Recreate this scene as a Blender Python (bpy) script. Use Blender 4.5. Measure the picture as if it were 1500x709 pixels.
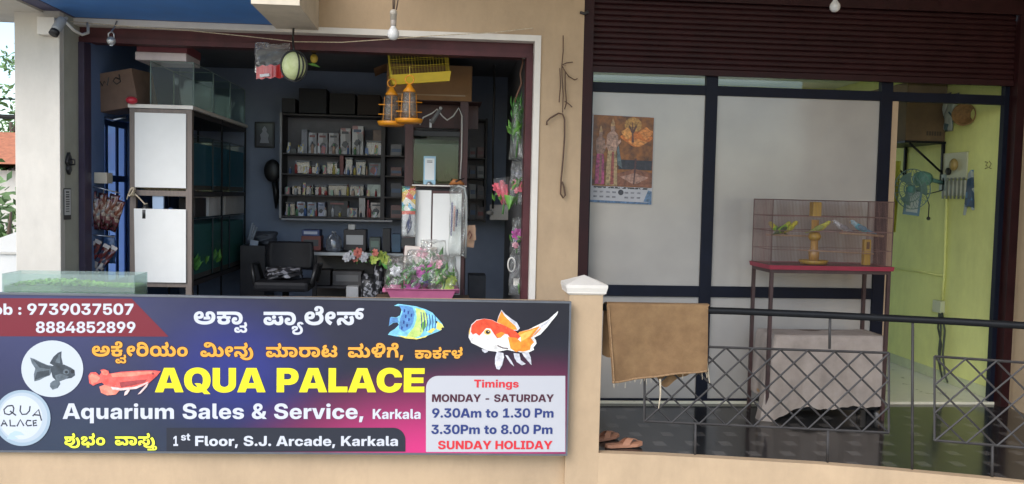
import bpy, bmesh, math, random
from mathutils import Vector, Matrix, Euler
from mathutils.geometry import delaunay_2d_cdt

random.seed(7)
for o in list(bpy.data.objects):
    bpy.data.objects.remove(o)
SC = bpy.context.scene
COL = SC.collection

# ------------------------------------------------------------------ camera
F_PX, CX, CY = 1250.0, 750.0, 354.5          # in pixels of the 1500 x 709 photograph
EYE = Vector((0.0, 0.0, 1.72))
ROLL = 0.018
_d = Vector((650 - CX, CY - 285, F_PX)).normalized()       # world +Y seen from the camera (right, up, forward)
_z = Vector((math.sin(ROLL), math.cos(ROLL), 0))
_z = (_z - _z.dot(_d) * _d).normalized()                    # world +Z
_x = _d.cross(_z) * -1
if _x.x < 0:
    _x = -_x
# rows: world axis expressed in (right, up, forward)
RIGHT = Vector((_x.x, _d.x, _z.x)); UP = Vector((_x.y, _d.y, _z.y)); FWD = Vector((_x.z, _d.z, _z.z))
cam_data = bpy.data.cameras.new("camera")
cam = bpy.data.objects.new("camera", cam_data); COL.objects.link(cam)
cam_data.sensor_fit = 'HORIZONTAL'; cam_data.sensor_width = 36.0
cam_data.lens = 36.0 * F_PX / 1500.0
cam_data.clip_start = 0.05; cam_data.clip_end = 2000
M = Matrix.Identity(4)
for i in range(3):
    M[i][0] = RIGHT[i]; M[i][1] = UP[i]; M[i][2] = -FWD[i]; M[i][3] = EYE[i]
cam.matrix_world = M
SC.camera = cam

# ------------------------------------------------------------------ light
SUN_EL, SUN_AZ = math.radians(40), math.radians(-146)     # azimuth measured from +Y towards +X: behind the camera's left shoulder
w = bpy.data.worlds.new("World"); SC.world = w; w.use_nodes = True
nt = w.node_tree; nt.nodes.clear()
wo = nt.nodes.new('ShaderNodeOutputWorld'); bg = nt.nodes.new('ShaderNodeBackground')
sky = nt.nodes.new('ShaderNodeTexSky'); sky.sky_type = 'NISHITA'; sky.sun_disc = False
sky.sun_elevation = SUN_EL; sky.sun_rotation = SUN_AZ
sky.air_density = 1.0; sky.dust_density = 1.0; sky.ozone_density = 1.0
bg.inputs['Strength'].default_value = 0.15
nt.links.new(sky.outputs[0], bg.inputs[0]); nt.links.new(bg.outputs[0], wo.inputs[0])
sun_d = bpy.data.lights.new("sun", 'SUN'); sun_d.energy = 1.4; sun_d.angle = math.radians(40); sun_d.color = (1.0, 0.97, 0.93)
sun = bpy.data.objects.new("sun", sun_d); COL.objects.link(sun)
sdir = Vector((math.sin(SUN_AZ) * math.cos(SUN_EL), math.cos(SUN_AZ) * math.cos(SUN_EL), math.sin(SUN_EL)))
sun.rotation_euler = sdir.to_track_quat('Z', 'Y').to_euler()
sun.location = sdir * 30
vs = SC.view_settings
vs.view_transform = 'Standard'; vs.look = 'None'; vs.exposure = 1.05; vs.gamma = 1.0; vs.use_curve_mapping = False
SC.render.engine = 'CYCLES'
SC.cycles.max_bounces = 9; SC.cycles.diffuse_bounces = 5; SC.cycles.glossy_bounces = 3
SC.cycles.transparent_max_bounces = 24; SC.cycles.transmission_bounces = 6
SC.cycles.use_denoising = True
SC.cycles.sample_clamp_indirect = 6.0

# ------------------------------------------------------------------ measuring the place
def ray(px, py):
    return (RIGHT * ((px - CX) / F_PX) + UP * ((CY - py) / F_PX) + FWD)
def P(px, py, Y):
    d = ray(px, py); return EYE + d * ((Y - EYE.y) / d.y)
def PZ(px, py, z):
    d = ray(px, py); return EYE + d * ((z - EYE.z) / d.z)
def PXc(px, py, x):
    d = ray(px, py); return EYE + d * ((x - EYE.x) / d.x)
def Xof(px, Y, py=285): return P(px, py, Y).x
def Zof(px, py, Y): return P(px, py, Y).z

# ------------------------------------------------------------------ materials
def srgb(r, g, b):
    f = lambda c: (c / 255 / 12.92) if c / 255 <= 0.04045 else ((c / 255 + 0.055) / 1.055) ** 2.4
    return (f(r), f(g), f(b), 1.0)
def _new(name):
    m = bpy.data.materials.new(name); m.use_nodes = True
    return m, m.node_tree, m.node_tree.nodes['Principled BSDF']
def col4(c): return tuple(c) if len(c) == 4 else (*c, 1.0)
def mat(name, c, rough=0.6, metal=0.0, vary=0.12, scale=6.0, bump=0.0, bscale=60.0, c2=None, spec=0.5, coat=0.0, wear=None, wear_amt=0.62, wear_scale=9.0, stretch=None, streak=0.0):
    """A worn painted/printed surface: colour varied by two noises, roughness varied, optional bump and flecks of a second colour."""
    m, t, b = _new(name)
    N, L = t.nodes, t.links
    tc = N.new('ShaderNodeTexCoord'); mp = N.new('ShaderNodeMapping'); L.new(tc.outputs['Object'], mp.inputs['Vector'])
    if stretch: mp.inputs['Scale'].default_value = stretch
    n1 = N.new('ShaderNodeTexNoise'); n1.inputs['Scale'].default_value = scale; n1.inputs['Detail'].default_value = 6; n1.inputs['Roughness'].default_value = 0.65
    L.new(mp.outputs[0], n1.inputs['Vector'])
    c = col4(c)
    lo = tuple(max(0, v * (1 - vary)) for v in c[:3]) + (1,)
    hi = tuple(min(1, v * (1 + vary)) for v in c[:3]) + (1,)
    if c2: hi = col4(c2)
    rp = N.new('ShaderNodeValToRGB'); rp.color_ramp.elements[0].position = 0.32; rp.color_ramp.elements[1].position = 0.68
    rp.color_ramp.elements[0].color = lo; rp.color_ramp.elements[1].color = hi
    L.new(n1.outputs['Fac'], rp.inputs[0])
    out = rp.outputs[0]
    if wear:
        n3 = N.new('ShaderNodeTexNoise'); n3.inputs['Scale'].default_value = wear_scale; n3.inputs['Detail'].default_value = 10; n3.inputs['Roughness'].default_value = 0.75
        L.new(mp.outputs[0], n3.inputs['Vector'])
        r3 = N.new('ShaderNodeValToRGB'); r3.color_ramp.elements[0].position = wear_amt; r3.color_ramp.elements[1].position = min(1, wear_amt + 0.06)
        L.new(n3.outputs['Fac'], r3.inputs[0])
        mx = N.new('ShaderNodeMix'); mx.data_type = 'RGBA'; L.new(r3.outputs[0], mx.inputs[0]); L.new(out, mx.inputs[6]); mx.inputs[7].default_value = col4(wear)
        out = mx.outputs[2]
    if streak:
        ms = N.new('ShaderNodeMapping'); ms.inputs['Scale'].default_value = (2.6, 2.6, .9); L.new(tc.outputs['Object'], ms.inputs[0])
        n4 = N.new('ShaderNodeTexNoise'); n4.inputs['Scale'].default_value = 1.6; n4.inputs['Detail'].default_value = 8; n4.inputs['Roughness'].default_value = .7; L.new(ms.outputs[0], n4.inputs[0])
        n5 = N.new('ShaderNodeTexNoise'); n5.inputs['Scale'].default_value = .9; n5.inputs['Detail'].default_value = 9; n5.inputs['Roughness'].default_value = .72; L.new(tc.outputs['Object'], n5.inputs[0])
        ad = N.new('ShaderNodeMath'); ad.operation = 'ADD'; L.new(n4.outputs[0], ad.inputs[0]); L.new(n5.outputs[0], ad.inputs[1])
        m4 = N.new('ShaderNodeMapRange'); m4.inputs[1].default_value = .86; m4.inputs[2].default_value = 1.22; m4.inputs[3].default_value = 1.0; m4.inputs[4].default_value = 1 - streak; L.new(ad.outputs[0], m4.inputs[0])
        mm = N.new('ShaderNodeMix'); mm.data_type = 'RGBA'; mm.blend_type = 'MULTIPLY'; mm.inputs[0].default_value = 1; L.new(out, mm.inputs[6]); L.new(m4.outputs[0], mm.inputs[7]); out = mm.outputs[2]
    L.new(out, b.inputs['Base Color'])
    mr = N.new('ShaderNodeMapRange'); mr.inputs[3].default_value = max(0.02, rough - 0.1); mr.inputs[4].default_value = min(1, rough + 0.1)
    L.new(n1.outputs['Fac'], mr.inputs[0]); L.new(mr.outputs[0], b.inputs['Roughness'])
    b.inputs['Metallic'].default_value = metal
    b.inputs['Specular IOR Level'].default_value = spec
    b.inputs['Coat Weight'].default_value = coat
    if bump:
        n2 = N.new('ShaderNodeTexNoise'); n2.inputs['Scale'].default_value = bscale; n2.inputs['Detail'].default_value = 4
        L.new(mp.outputs[0], n2.inputs['Vector'])
        bp = N.new('ShaderNodeBump'); bp.inputs['Strength'].default_value = bump; bp.inputs['Distance'].default_value = 0.01
        L.new(n2.outputs['Fac'], bp.inputs['Height']); L.new(bp.outputs[0], b.inputs['Normal'])
    return m
def flat(name, c, rough=0.5, metal=0.0, spec=0.5):
    m, t, b = _new(name); b.inputs['Base Color'].default_value = col4(c); b.inputs['Roughness'].default_value = rough
    b.inputs['Metallic'].default_value = metal; b.inputs['Specular IOR Level'].default_value = spec
    return m
def clear(name, tint=(1, 1, 1), gloss=0.12, rough=0.05, body=0.0, bodycol=(1, 1, 1), wrinkle=0.0, wscale=30):
    """Thin clear sheet (glass, cellophane): see-through, with a glossy share and a little milky body."""
    m = bpy.data.materials.new(name); m.use_nodes = True; t = m.node_tree; N, L = t.nodes, t.links; N.clear()
    o = N.new('ShaderNodeOutputMaterial'); tr = N.new('ShaderNodeBsdfTransparent'); tr.inputs[0].default_value = col4(tint)
    gl = N.new('ShaderNodeBsdfGlossy'); gl.inputs['Roughness'].default_value = rough; gl.inputs[0].default_value = (1, 1, 1, 1)
    lw = N.new('ShaderNodeLayerWeight'); lw.inputs['Blend'].default_value = 0.3
    mr = N.new('ShaderNodeMapRange'); mr.inputs[3].default_value = gloss * 0.5; mr.inputs[4].default_value = min(1.0, gloss * 5)
    L.new(lw.outputs['Fresnel'], mr.inputs[0])
    mx = N.new('ShaderNodeMixShader'); L.new(mr.outputs[0], mx.inputs[0]); L.new(tr.outputs[0], mx.inputs[1]); L.new(gl.outputs[0], mx.inputs[2])
    res = mx
    if body > 0:
        df = N.new('ShaderNodeBsdfDiffuse'); df.inputs[0].default_value = col4(bodycol)
        tl = N.new('ShaderNodeBsdfTranslucent'); tl.inputs[0].default_value = col4(bodycol)
        m0 = N.new('ShaderNodeMixShader'); m0.inputs[0].default_value = 0.5; L.new(df.outputs[0], m0.inputs[1]); L.new(tl.outputs[0], m0.inputs[2])
        m2 = N.new('ShaderNodeMixShader'); m2.inputs[0].default_value = body; L.new(mx.outputs[0], m2.inputs[1]); L.new(m0.outputs[0], m2.inputs[2]); res = m2
    if wrinkle:
        tc = N.new('ShaderNodeTexCoord'); n = N.new('ShaderNodeTexNoise'); n.inputs['Scale'].default_value = wscale; n.inputs['Detail'].default_value = 5; n.inputs['Distortion'].default_value = 1.2
        L.new(tc.outputs['Object'], n.inputs['Vector']); bp = N.new('ShaderNodeBump'); bp.inputs['Strength'].default_value = wrinkle; bp.inputs['Distance'].default_value = 0.02
        L.new(n.outputs['Fac'], bp.inputs['Height']); L.new(bp.outputs[0], gl.inputs['Normal'])
    L.new(res.outputs[0], o.inputs[0])
    return m
def spotted(name, cols, scale=40, rough=0.4, stretch=None, coat=0.0):
    """Printed packaging: cells of several colours."""
    m, t, b = _new(name); N, L = t.nodes, t.links
    tc = N.new('ShaderNodeTexCoord'); mp = N.new('ShaderNodeMapping'); L.new(tc.outputs['Object'], mp.inputs[0])
    if stretch: mp.inputs['Scale'].default_value = stretch
    v = N.new('ShaderNodeTexVoronoi'); v.inputs['Scale'].default_value = scale; L.new(mp.outputs[0], v.inputs['Vector'])
    sp = N.new('ShaderNodeSeparateColor'); L.new(v.outputs['Color'], sp.inputs[0])
    rp = N.new('ShaderNodeValToRGB'); rp.color_ramp.interpolation = 'CONSTANT'
    e = rp.color_ramp.elements
    while len(e) < len(cols): e.new(0.5)
    for i, c in enumerate(cols): e[i].position = i / len(cols); e[i].color = col4(c)
    L.new(sp.outputs[0], rp.inputs[0]); L.new(rp.outputs[0], b.inputs['Base Color'])
    b.inputs['Roughness'].default_value = rough; b.inputs['Coat Weight'].default_value = coat
    return m

# ------------------------------------------------------------------ mesh building
class MB:
    def __init__(s): s.v, s.f, s.mi, s.sm = [], [], [], []
    def add(s, vs_, fs, mi=0, smooth=False):
        n = len(s.v); s.v += [Vector(q) for q in vs_]
        for f in fs: s.f.append([n + i for i in f]); s.mi.append(mi); s.sm.append(smooth)
        return s
    def box(s, p0, p1, mi=0, rot=None, about=None):
        x0, y0, z0 = [min(a, b) for a, b in zip(p0, p1)]; x1, y1, z1 = [max(a, b) for a, b in zip(p0, p1)]
        V = [Vector(q) for q in ((x0,y0,z0),(x1,y0,z0),(x1,y1,z0),(x0,y1,z0),(x0,y0,z1),(x1,y0,z1),(x1,y1,z1),(x0,y1,z1))]
        if rot:
            c = Vector(about) if about else (V[0] + V[6]) / 2
            R = Euler(rot).to_matrix(); V = [c + R @ (q - c) for q in V]
        return s.add(V, [(0,3,2,1),(4,5,6,7),(0,1,5,4),(1,2,6,5),(2,3,7,6),(3,0,4,7)], mi)
    def tube(s, pts, r, n=8, mi=0, closed=False, cap=True):
        pts = [Vector(p) for p in pts]; L = len(pts)
        rs = r if isinstance(r, (list, tuple)) else [r] * L
        V = []; prev = None
        for i, p in enumerate(pts):
            a = pts[i - 1] if (i > 0 or closed) else p; b = pts[(i + 1) % L] if (i < L - 1 or closed) else p
            d = (b - a).normalized() if (b - a).length > 1e-9 else Vector((0, 0, 1))
            if prev is None:
                u = d.orthogonal().normalized()
            else:
                u = prev - prev.dot(d) * d
                u = u.normalized() if u.length > 1e-6 else d.orthogonal().normalized()
            prev = u; vv = d.cross(u)
            for k in range(n):
                t = 2 * math.pi * (k + 0.5) / n
                V.append(p + (u * math.cos(t) + vv * math.sin(t)) * rs[i])
        Fs = []
        for i in range(L if closed else L - 1):
            j = (i + 1) % L
            for k in range(n): Fs.append((i*n+k, i*n+(k+1)%n, j*n+(k+1)%n, j*n+k))
        if cap and not closed:
            Fs.append(tuple(range(n-1, -1, -1))); Fs.append(tuple((L-1)*n+k for k in range(n)))
        return s.add(V, Fs, mi, n > 5)
    def lathe(s, prof, n=20, axis=None, origin=(0,0,0), mi=0, smooth=True):
        """prof: (radius, height) pairs turned round +Z (or the given axis) at origin."""
        o = Vector(origin); R = (Vector(axis).to_track_quat('Z', 'Y').to_matrix() if axis else Matrix.Identity(3))
        V = []
        for r, h in prof:
            for k in range(n):
                t = 2*math.pi*k/n; V.append(o + R @ Vector((r*math.cos(t), r*math.sin(t), h)))
        Fs = []
        for i in range(len(prof)-1):
            for k in range(n): Fs.append((i*n+k, i*n+(k+1)%n, (i+1)*n+(k+1)%n, (i+1)*n+k))
        if prof[0][0] > 1e-4: Fs.append(tuple(range(n-1,-1,-1)))
        if prof[-1][0] > 1e-4: Fs.append(tuple((len(prof)-1)*n+k for k in range(n)))
        return s.add(V, Fs, mi, smooth)
    def ball(s, c, r, n=14, m=9, sc=(1,1,1), mi=0, rot=None):
        c = Vector(c); V = []; Rm = Euler(rot).to_matrix() if rot else None
        for i in range(m+1):
            t = math.pi*i/m
            for k in range(n):
                a = 2*math.pi*k/n
                q = Vector((r*sc[0]*math.sin(t)*math.cos(a), r*sc[1]*math.sin(t)*math.sin(a), -r*sc[2]*math.cos(t)))
                if Rm: q = Rm @ q
                V.append(c + q)
        Fs = [(i*n+k, i*n+(k+1)%n, (i+1)*n+(k+1)%n, (i+1)*n+k) for i in range(m) for k in range(n)]
        return s.add(V, Fs, mi, True)
    def prism(s, poly, fn, t0, t1, mi=0):
        """poly: 2-D outline; fn(u, v, t) gives the point at depth t."""
        n = len(poly)
        V = [fn(u, v, t0) for u, v in poly] + [fn(u, v, t1) for u, v in poly]
        Fs = [tuple(range(n)), tuple(range(2*n-1, n-1, -1))] + [(i, i+n, (i+1)%n+n, (i+1)%n) for i in range(n)]
        return s.add(V, Fs, mi)
    def grid(s, fn, nu, nv, mi=0, smooth=True):
        V = [fn(i/nu, j/nv) for j in range(nv+1) for i in range(nu+1)]
        return s.add(V, [(j*(nu+1)+i, j*(nu+1)+i+1, (j+1)*(nu+1)+i+1, (j+1)*(nu+1)+i) for j in range(nv) for i in range(nu)], mi, smooth)
    def build(s, name, m, parent=None, bevel=0.0, weld=True, normals=True):
        off = Vector((0, 0, 0)); q = parent
        while q is not None: off += q.location; q = q.parent
        me = bpy.data.meshes.new(name)
        me.from_pydata([tuple(v - off) for v in s.v], [], s.f)
        for mm in (m if isinstance(m, (list, tuple)) else [m]): me.materials.append(mm)
        me.polygons.foreach_set('material_index', s.mi); me.polygons.foreach_set('use_smooth', s.sm)
        bm = bmesh.new(); bm.from_mesh(me)
        if weld: bmesh.ops.remove_doubles(bm, verts=bm.verts, dist=1e-5)
        if normals: bmesh.ops.recalc_face_normals(bm, faces=bm.faces)
        if bevel:
            es = [e for e in bm.edges if len(e.link_faces) == 2 and e.calc_face_angle(0) > 0.6]
            bmesh.ops.bevel(bm, geom=es, offset=bevel, segments=2, affect='EDGES', clamp_overlap=True, profile=0.6)
        bm.to_mesh(me); bm.free(); me.update()
        o = bpy.data.objects.new(name, me); COL.objects.link(o)
        if parent is not None: o.parent = parent
        return o
def tag(o, label=None, cat=None, group=None, kind=None):
    if label: o['label'] = label
    if cat: o['category'] = cat
    if group: o['group'] = group
    if kind: o['kind'] = kind
    return o
def thing(name, label, cat, loc=(0,0,0), group=None):
    o = bpy.data.objects.new(name, None); COL.objects.link(o); o.location = loc; o.empty_display_size = 0.05
    return tag(o, label, cat, group)
def dup(root, loc, rz=0.0, label=None, scale=1.0):
    def cp(o, par):
        c = o.copy(); COL.objects.link(c)
        if par is not None: c.parent = par
        for ch in list(o.children): cp(ch, c)
        return c
    r = cp(root, None); r.location = loc; r.rotation_euler = (0, 0, rz); r.scale = (scale,)*3
    if label: r['label'] = label
    return r
def structure(o, label=None): return tag(o, label, None, None, 'structure')
def rnd(a, b): return random.uniform(a, b)

# ------------------------------------------------------------------ shared materials
C = {}
C['tan'] = mat('tan_plaster', (0.49, 0.355, 0.225), 0.8, vary=0.06, scale=2.2, bump=0.12, bscale=45, wear=(0.40, 0.29, 0.18), wear_amt=0.70, wear_scale=3.2, streak=.15)
C['cream'] = mat('cream_plaster', (0.60, 0.565, 0.505), 0.8, vary=0.05, scale=2.0, bump=0.1, bscale=45, wear=(0.55, 0.48, 0.38), wear_amt=0.71, wear_scale=4, streak=.14)
C['soffit'] = mat('stained_plaster', (0.62, 0.55, 0.44), 0.85, vary=0.14, scale=3.0, bump=0.15, bscale=40, wear=(0.45, 0.38, 0.3), wear_amt=0.6, wear_scale=6)
C['blue_ceiling'] = mat('blue_ceiling_paint', (0.065, 0.22, 0.58), 0.65, vary=0.1, scale=3)
C['trim'] = mat('white_trim_paint', (0.72, 0.68, 0.62), 0.55, vary=0.06)
C['maroon'] = mat('maroon_steel_paint', (0.025, 0.006, 0.007), 0.5, vary=0.25, scale=5, spec=.25, wear=(0.09, 0.04, 0.035), wear_amt=0.72)
C['maroon2'] = mat('plum_steel_paint', (0.075, 0.022, 0.026), 0.5, vary=0.25, scale=5, spec=.3, wear=(0.13, 0.06, 0.055), wear_amt=0.70)
C['purple'] = mat('purple_steel_paint', (0.050, 0.035, 0.065), 0.45, vary=0.2, scale=7, wear=(0.35, 0.33, 0.36), wear_amt=0.70, wear_scale=14)
C['navy'] = mat('navy_aluminium', (0.006, 0.008, 0.017), 0.5, vary=0.2, spec=.18)
C['black_steel'] = mat('black_steel', (0.008, 0.009, 0.011), 0.45, vary=0.25, spec=.2, wear=(0.10, 0.09, 0.09), wear_amt=0.72)
C['grey_steel'] = mat('dull_grey_steel', (0.050, 0.047, 0.047), 0.55, vary=0.25, spec=.3, wear=(0.07, 0.04, 0.025), wear_amt=0.66)
C['blue_wall'] = mat('blue_wall_paint', (0.11, 0.17, 0.32), 0.8, vary=0.08, scale=2)
C['back_wall'] = mat('pale_blue_wall_paint', (0.22, 0.26, 0.345), 0.8, vary=0.1, scale=2)
C['dark_wall'] = mat('dark_grey_wall_paint', (0.12, 0.12, 0.125), 0.85, vary=0.12, scale=2)
C['green_wall'] = mat('lime_green_wall_paint', (0.76, 0.78, 0.29), 0.75, streak=.14, vary=0.05, scale=2, bump=0.05, wear=(0.36, 0.42, 0.15), wear_amt=0.72)
C['white'] = mat('white_laminate', (0.74, 0.74, 0.72), 0.45, vary=0.03)
C['card'] = mat('brown_cardboard', (0.30, 0.165, 0.075), 0.85, vary=0.1, scale=5)
C['brown'] = mat('brown_wood', (0.10, 0.065, 0.045), 0.6, vary=0.25, stretch=(1, 1, 0.15), scale=20)
C['rackwood'] = mat('grey_brown_laminate', (0.17, 0.135, 0.115), 0.55, vary=0.18, stretch=(4, 4, 0.3), scale=12)
C['glass'] = clear('tank_glass', (0.93, 0.96, 0.95), 0.010, 0.03)
C['pane'] = clear('window_glass', (0.93, 0.95, 0.92), 0.06, 0.02)
C['cello'] = clear('clear_cellophane', (0.97, 0.98, 0.97), 0.12, 0.10, 0.06, (0.9, 0.95, 0.92), wrinkle=0.9, wscale=22)
C['poly'] = clear('clear_polythene', (0.95, 0.96, 0.96), 0.12, 0.15, 0.08, (0.85, 0.87, 0.88), wrinkle=0.8, wscale=35)
C['black'] = flat('black_plastic', (0.012, 0.012, 0.013), 0.45)
C['wire_white'] = flat('white_cable', (0.62, 0.60, 0.56), 0.5)
C['steel'] = flat('bright_steel', (0.55, 0.56, 0.58), 0.3, 1.0)
C['rope'] = mat('jute_rope', (0.56, 0.47, 0.34), 0.9, vary=0.3, scale=60)
C['leaf'] = mat('leaf_green', (0.07, 0.22, 0.045), 0.5, vary=0.5, scale=20)
C['leaf2'] = mat('bright_leaf_green', (0.12, 0.30, 0.05), 0.5, vary=0.4, scale=20)
# ================================================================== THE SETTING
YF, YP = 6.90, 7.00                       # facade face, shopfront line
XR = P(1462, 560, YP).x                   # right wall of the lit room

# --- ground far below the first floor, road level
g = MB().grid(lambda u, v: Vector(((u-.5)*900, (v-.5)*900, -3.5 + 0.12*math.sin(u*60)*math.sin(v*47))), 60, 60)
structure(g.build('ground', mat('dusty_earth', (0.40, 0.36, 0.29), 0.95, vary=0.3, scale=0.4)))

# --- floor of the walkway: polished black stone with small grey insets
def tile_mat():
    m, t, b = _new('polished_black_tiles'); N, L = t.nodes, t.links
    tc = N.new('ShaderNodeTexCoord'); mp = N.new('ShaderNodeMapping'); L.new(tc.outputs['Object'], mp.inputs[0])
    mp.inputs['Scale'].default_value = (4.2, 4.2, 4.2)
    sx = N.new('ShaderNodeSeparateXYZ'); L.new(mp.outputs[0], sx.inputs[0])
    def mth(op, a, bb=None):
        n = N.new('ShaderNodeMath'); n.operation = op
        for i, q in enumerate((a, bb)):
            if q is None: continue
            if isinstance(q, (int, float)): n.inputs[i].default_value = q
            else: L.new(q, n.inputs[i])
        return n.outputs[0]
    row = mth('FLOOR', sx.outputs[1]); off = mth('MULTIPLY', row, 0.5)
    fx = mth('FRACT', mth('ADD', sx.outputs[0], off)); fy = mth('FRACT', sx.outputs[1])
    inset = mth('MULTIPLY', mth('LESS_THAN', mth('ABSOLUTE', mth('SUBTRACT', fx, 0.5)), 0.17), mth('LESS_THAN', mth('ABSOLUTE', mth('SUBTRACT', fy, 0.5)), 0.22))
    n1 = N.new('ShaderNodeTexNoise'); n1.inputs['Scale'].default_value = 3; n1.inputs['Detail'].default_value = 8; L.new(tc.outputs['Object'], n1.inputs[0])
    rp = N.new('ShaderNodeValToRGB'); rp.color_ramp.elements[0].color = (0.010, 0.011, 0.012, 1); rp.color_ramp.elements[1].color = (0.030, 0.030, 0.030, 1)
    L.new(n1.outputs['Fac'], rp.inputs[0])
    mx = N.new('ShaderNodeMix'); mx.data_type = 'RGBA'; L.new(inset, mx.inputs[0]); L.new(rp.outputs[0], mx.inputs[6]); mx.inputs[7].default_value = (0.075, 0.072, 0.07, 1)
    L.new(mx.outputs[2], b.inputs['Base Color'])
    mr = N.new('ShaderNodeMapRange'); mr.inputs[3].default_value = 0.06; mr.inputs[4].default_value = 0.20; L.new(n1.outputs['Fac'], mr.inputs[0]); L.new(mr.outputs[0], b.inputs['Roughness']); b.inputs['Specular IOR Level'].default_value = .32
    return m
EDGE = [PZ(px, py, 0.0) for px, py in ((860, 665), (970, 669), (1060, 674), (1200, 682), (1300, 690), (1440, 703), (1600, 720))]
EDGE = [Vector((q.x, q.y, 0)) for q in EDGE]
XLEFT, XRIGHT = -6.5, EDGE[-1].x + 1.5
front = [Vector((XLEFT, 5.66, 0)), Vector((EDGE[0].x - .02, 5.66, 0))] + EDGE + [Vector((XRIGHT, EDGE[-1].y - .35, 0))]
poly = [(q.x, q.y) for q in front] + [(XRIGHT, YP + .02), (XLEFT, YP + .02)]
fl = MB().prism(poly, lambda u, v, t: Vector((u, v, t)), -0.12, 0.0)
structure(fl.build('walkway_floor', tile_mat(), normals=True))

# --- the building
bld = thing('shop_building', 'cream and tan plastered shop building with two maroon framed shopfronts', 'building', (0, YF, 0))
xo_l, xo_r = Xof(108, YF, 300), Xof(779, YF, 250)
xt_r = Xof(788, YF, 250)
x_sl, x_sr = Xof(850, YF, 250), Xof(1497, YF, 250)
z_trim_t, z_trim_b = Zof(400, 37.5, YF), Zof(400, 46.5, YF)
z_top = 4.6
zs = Zof(300, 33, YF)                                        # underside of the low ceiling slab
# front wall in pieces round the openings
fw = MB()
fw.box((xt_r, YF, -.12), (x_sl, YF + .22, z_top))                                # pier between the shops
fw.box((xo_l - .02, YF, z_trim_t), (xt_r, YF + .22, z_top))                       # over the left opening
fw.box((x_sl, YF, 3.62), (x_sr, YF + .22, z_top))                                # over the right shutter
fw.build('front_wall', C['tan'], bld)
MB().box((x_sr, YF - .03, -.12), (x_sr + .9, YF + .22, z_top)).build('front_wall', C['tan'], bld)
# white border round the opening
tr = MB()
tr.box((xo_l - .02, YF - .012, z_trim_b), (xt_r, YF + .20, z_trim_t))
tr.box((xo_r, YF - .012, -.0), (xt_r, YF + .20, z_trim_b))
tr.build('opening_border', C['trim'], bld)
# corner column
xc0, xc1 = Xof(22, 6.65, 200), Xof(88, 6.65, 200)
MB().box((xc0, 6.65, -.6), (xc1, YF + .22, z_top)).build('corner_column', C['cream'], bld, bevel=.006)
MB().box((xc1 + .001, 6.72, -.12), (xo_l - .021, YF + .2, zs)).build('column_return', mat('shade_toned_plaster', (0.36, 0.36, 0.30), 0.85, vary=.12, scale=3, wear=(.2, .2, .17), wear_amt=.66), bld)  # shade of this side face is put into the grey-green colour
# low ceiling slab, beam, strips
xb0, xb1 = Xof(405, YF, 38), Xof(467, YF, 38)
xp0, xp1 = Xof(86, YF, 30), Xof(112, YF, 34)
Y0 = 6.02
MB().box((xp1, Y0, zs), (xb0, YF - .013, zs + .45)).build('ceiling_slab', C['blue_ceiling'], bld)
MB().box((xp0, Y0, zs - .004), (xp1 - .002, YF - .013, zs + .45)).build('ceiling_strip', mat('violet_grey_paint', (0.085, 0.085, 0.16), .7), bld)
MB().box((xb0 + .002, Y0 - .02, zs - .03), (xb1, YF - .002, zs + .62)).build('ceiling_beam', C['soffit'], bld)
MB().box((XLEFT, Y0, zs - .02), (xp0 - .002, 7.1, zs + .45)).build('ceiling_slab', C['cream'], bld)
# unseen high ceiling, carried forward to shade the right half, and roof
MB().box((xb1 + .002, 2.2, 4.05), (XRIGHT, YF - .002, 4.30)).build('ceiling_slab', C['soffit'], bld)
MB().box((XLEFT, YF - .4, z_top + .002), (XRIGHT, 10.6, z_top + .25)).build('roof_slab', C['tan'], bld)
MB().box((XRIGHT - .6, 2.6, -.12), (XRIGHT - .35, YF - .05, 4.04)).build('shading_wall', C['tan'], bld)  # unseen wall, added to keep sky light off the right half

# left shop interior
xi_l = Xof(124, 7.0, 300); xi_r = Xof(770, 7.05, 300)
YB = 9.42; ZC = 3.02
wy0, wy1 = 7.40, 8.12
wz0, wz1 = Zof(165, 425, 7.5), Zof(165, 172, 7.5)
lw = MB()
lw.box((xi_l - .18, YF + .23, -.12), (xi_l, wy0, ZC)); lw.box((xi_l - .18, wy1, -.12), (xi_l, YB + .2, ZC))
lw.box((xi_l - .18, wy0, -.12), (xi_l, wy1, wz0)); lw.box((xi_l - .18, wy0, wz1), (xi_l, wy1, ZC))
lw.build('left_wall', C['blue_wall'], bld)
MB().box((xi_l + .002, YB, -.12), (xi_r + .15, YB + .18, ZC)).build('back_wall', C['back_wall'], bld)
MB().box((xi_r, 7.125, -.12), (xi_r + .14, YB - .002, ZC)).build('right_wall', C['dark_wall'], bld)
MB().box((xi_l + .002, YF + .23, ZC + .002), (xi_r + .14, YB + .2, ZC + .15)).build('ceiling', mat('grey_ceiling', (0.13, 0.135, 0.145), .9), bld)
MB().box((xi_l + .002, YP + .025, -.12), (xi_r - .002, YB - .002, -.002)).build('shop_floor', mat('dark_shop_floor', (0.055, 0.05, 0.05), .5), bld)
# window of the left wall: blue bars, frosted pane behind
wn = MB()
for y in (wy0 + .03, wy0 + .24, wy0 + .48, wy1 - .03): wn.box((xi_l - .082, y - .022, wz0), (xi_l - .07, y + .022, wz1))
for z in (wz0 + .03, (wz0 * .35 + wz1 * .65), wz1 - .03): wn.box((xi_l - .084, wy0, z - .028), (xi_l - .068, wy1, z + .028))
wo_ = wn.build('window', mat('dark_blue_bars', (0.02, 0.05, 0.13), .5), bld)
MB().box((xi_l - .098, wy0 + .001, wz0 + .001), (xi_l - .090, wy1 - .001, wz1 - .001)).build('pane', clear('blue_frosted_pane', (.75, .85, 1.0), .03, .2, .75, (.5, .66, .98)), wo_)

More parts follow.
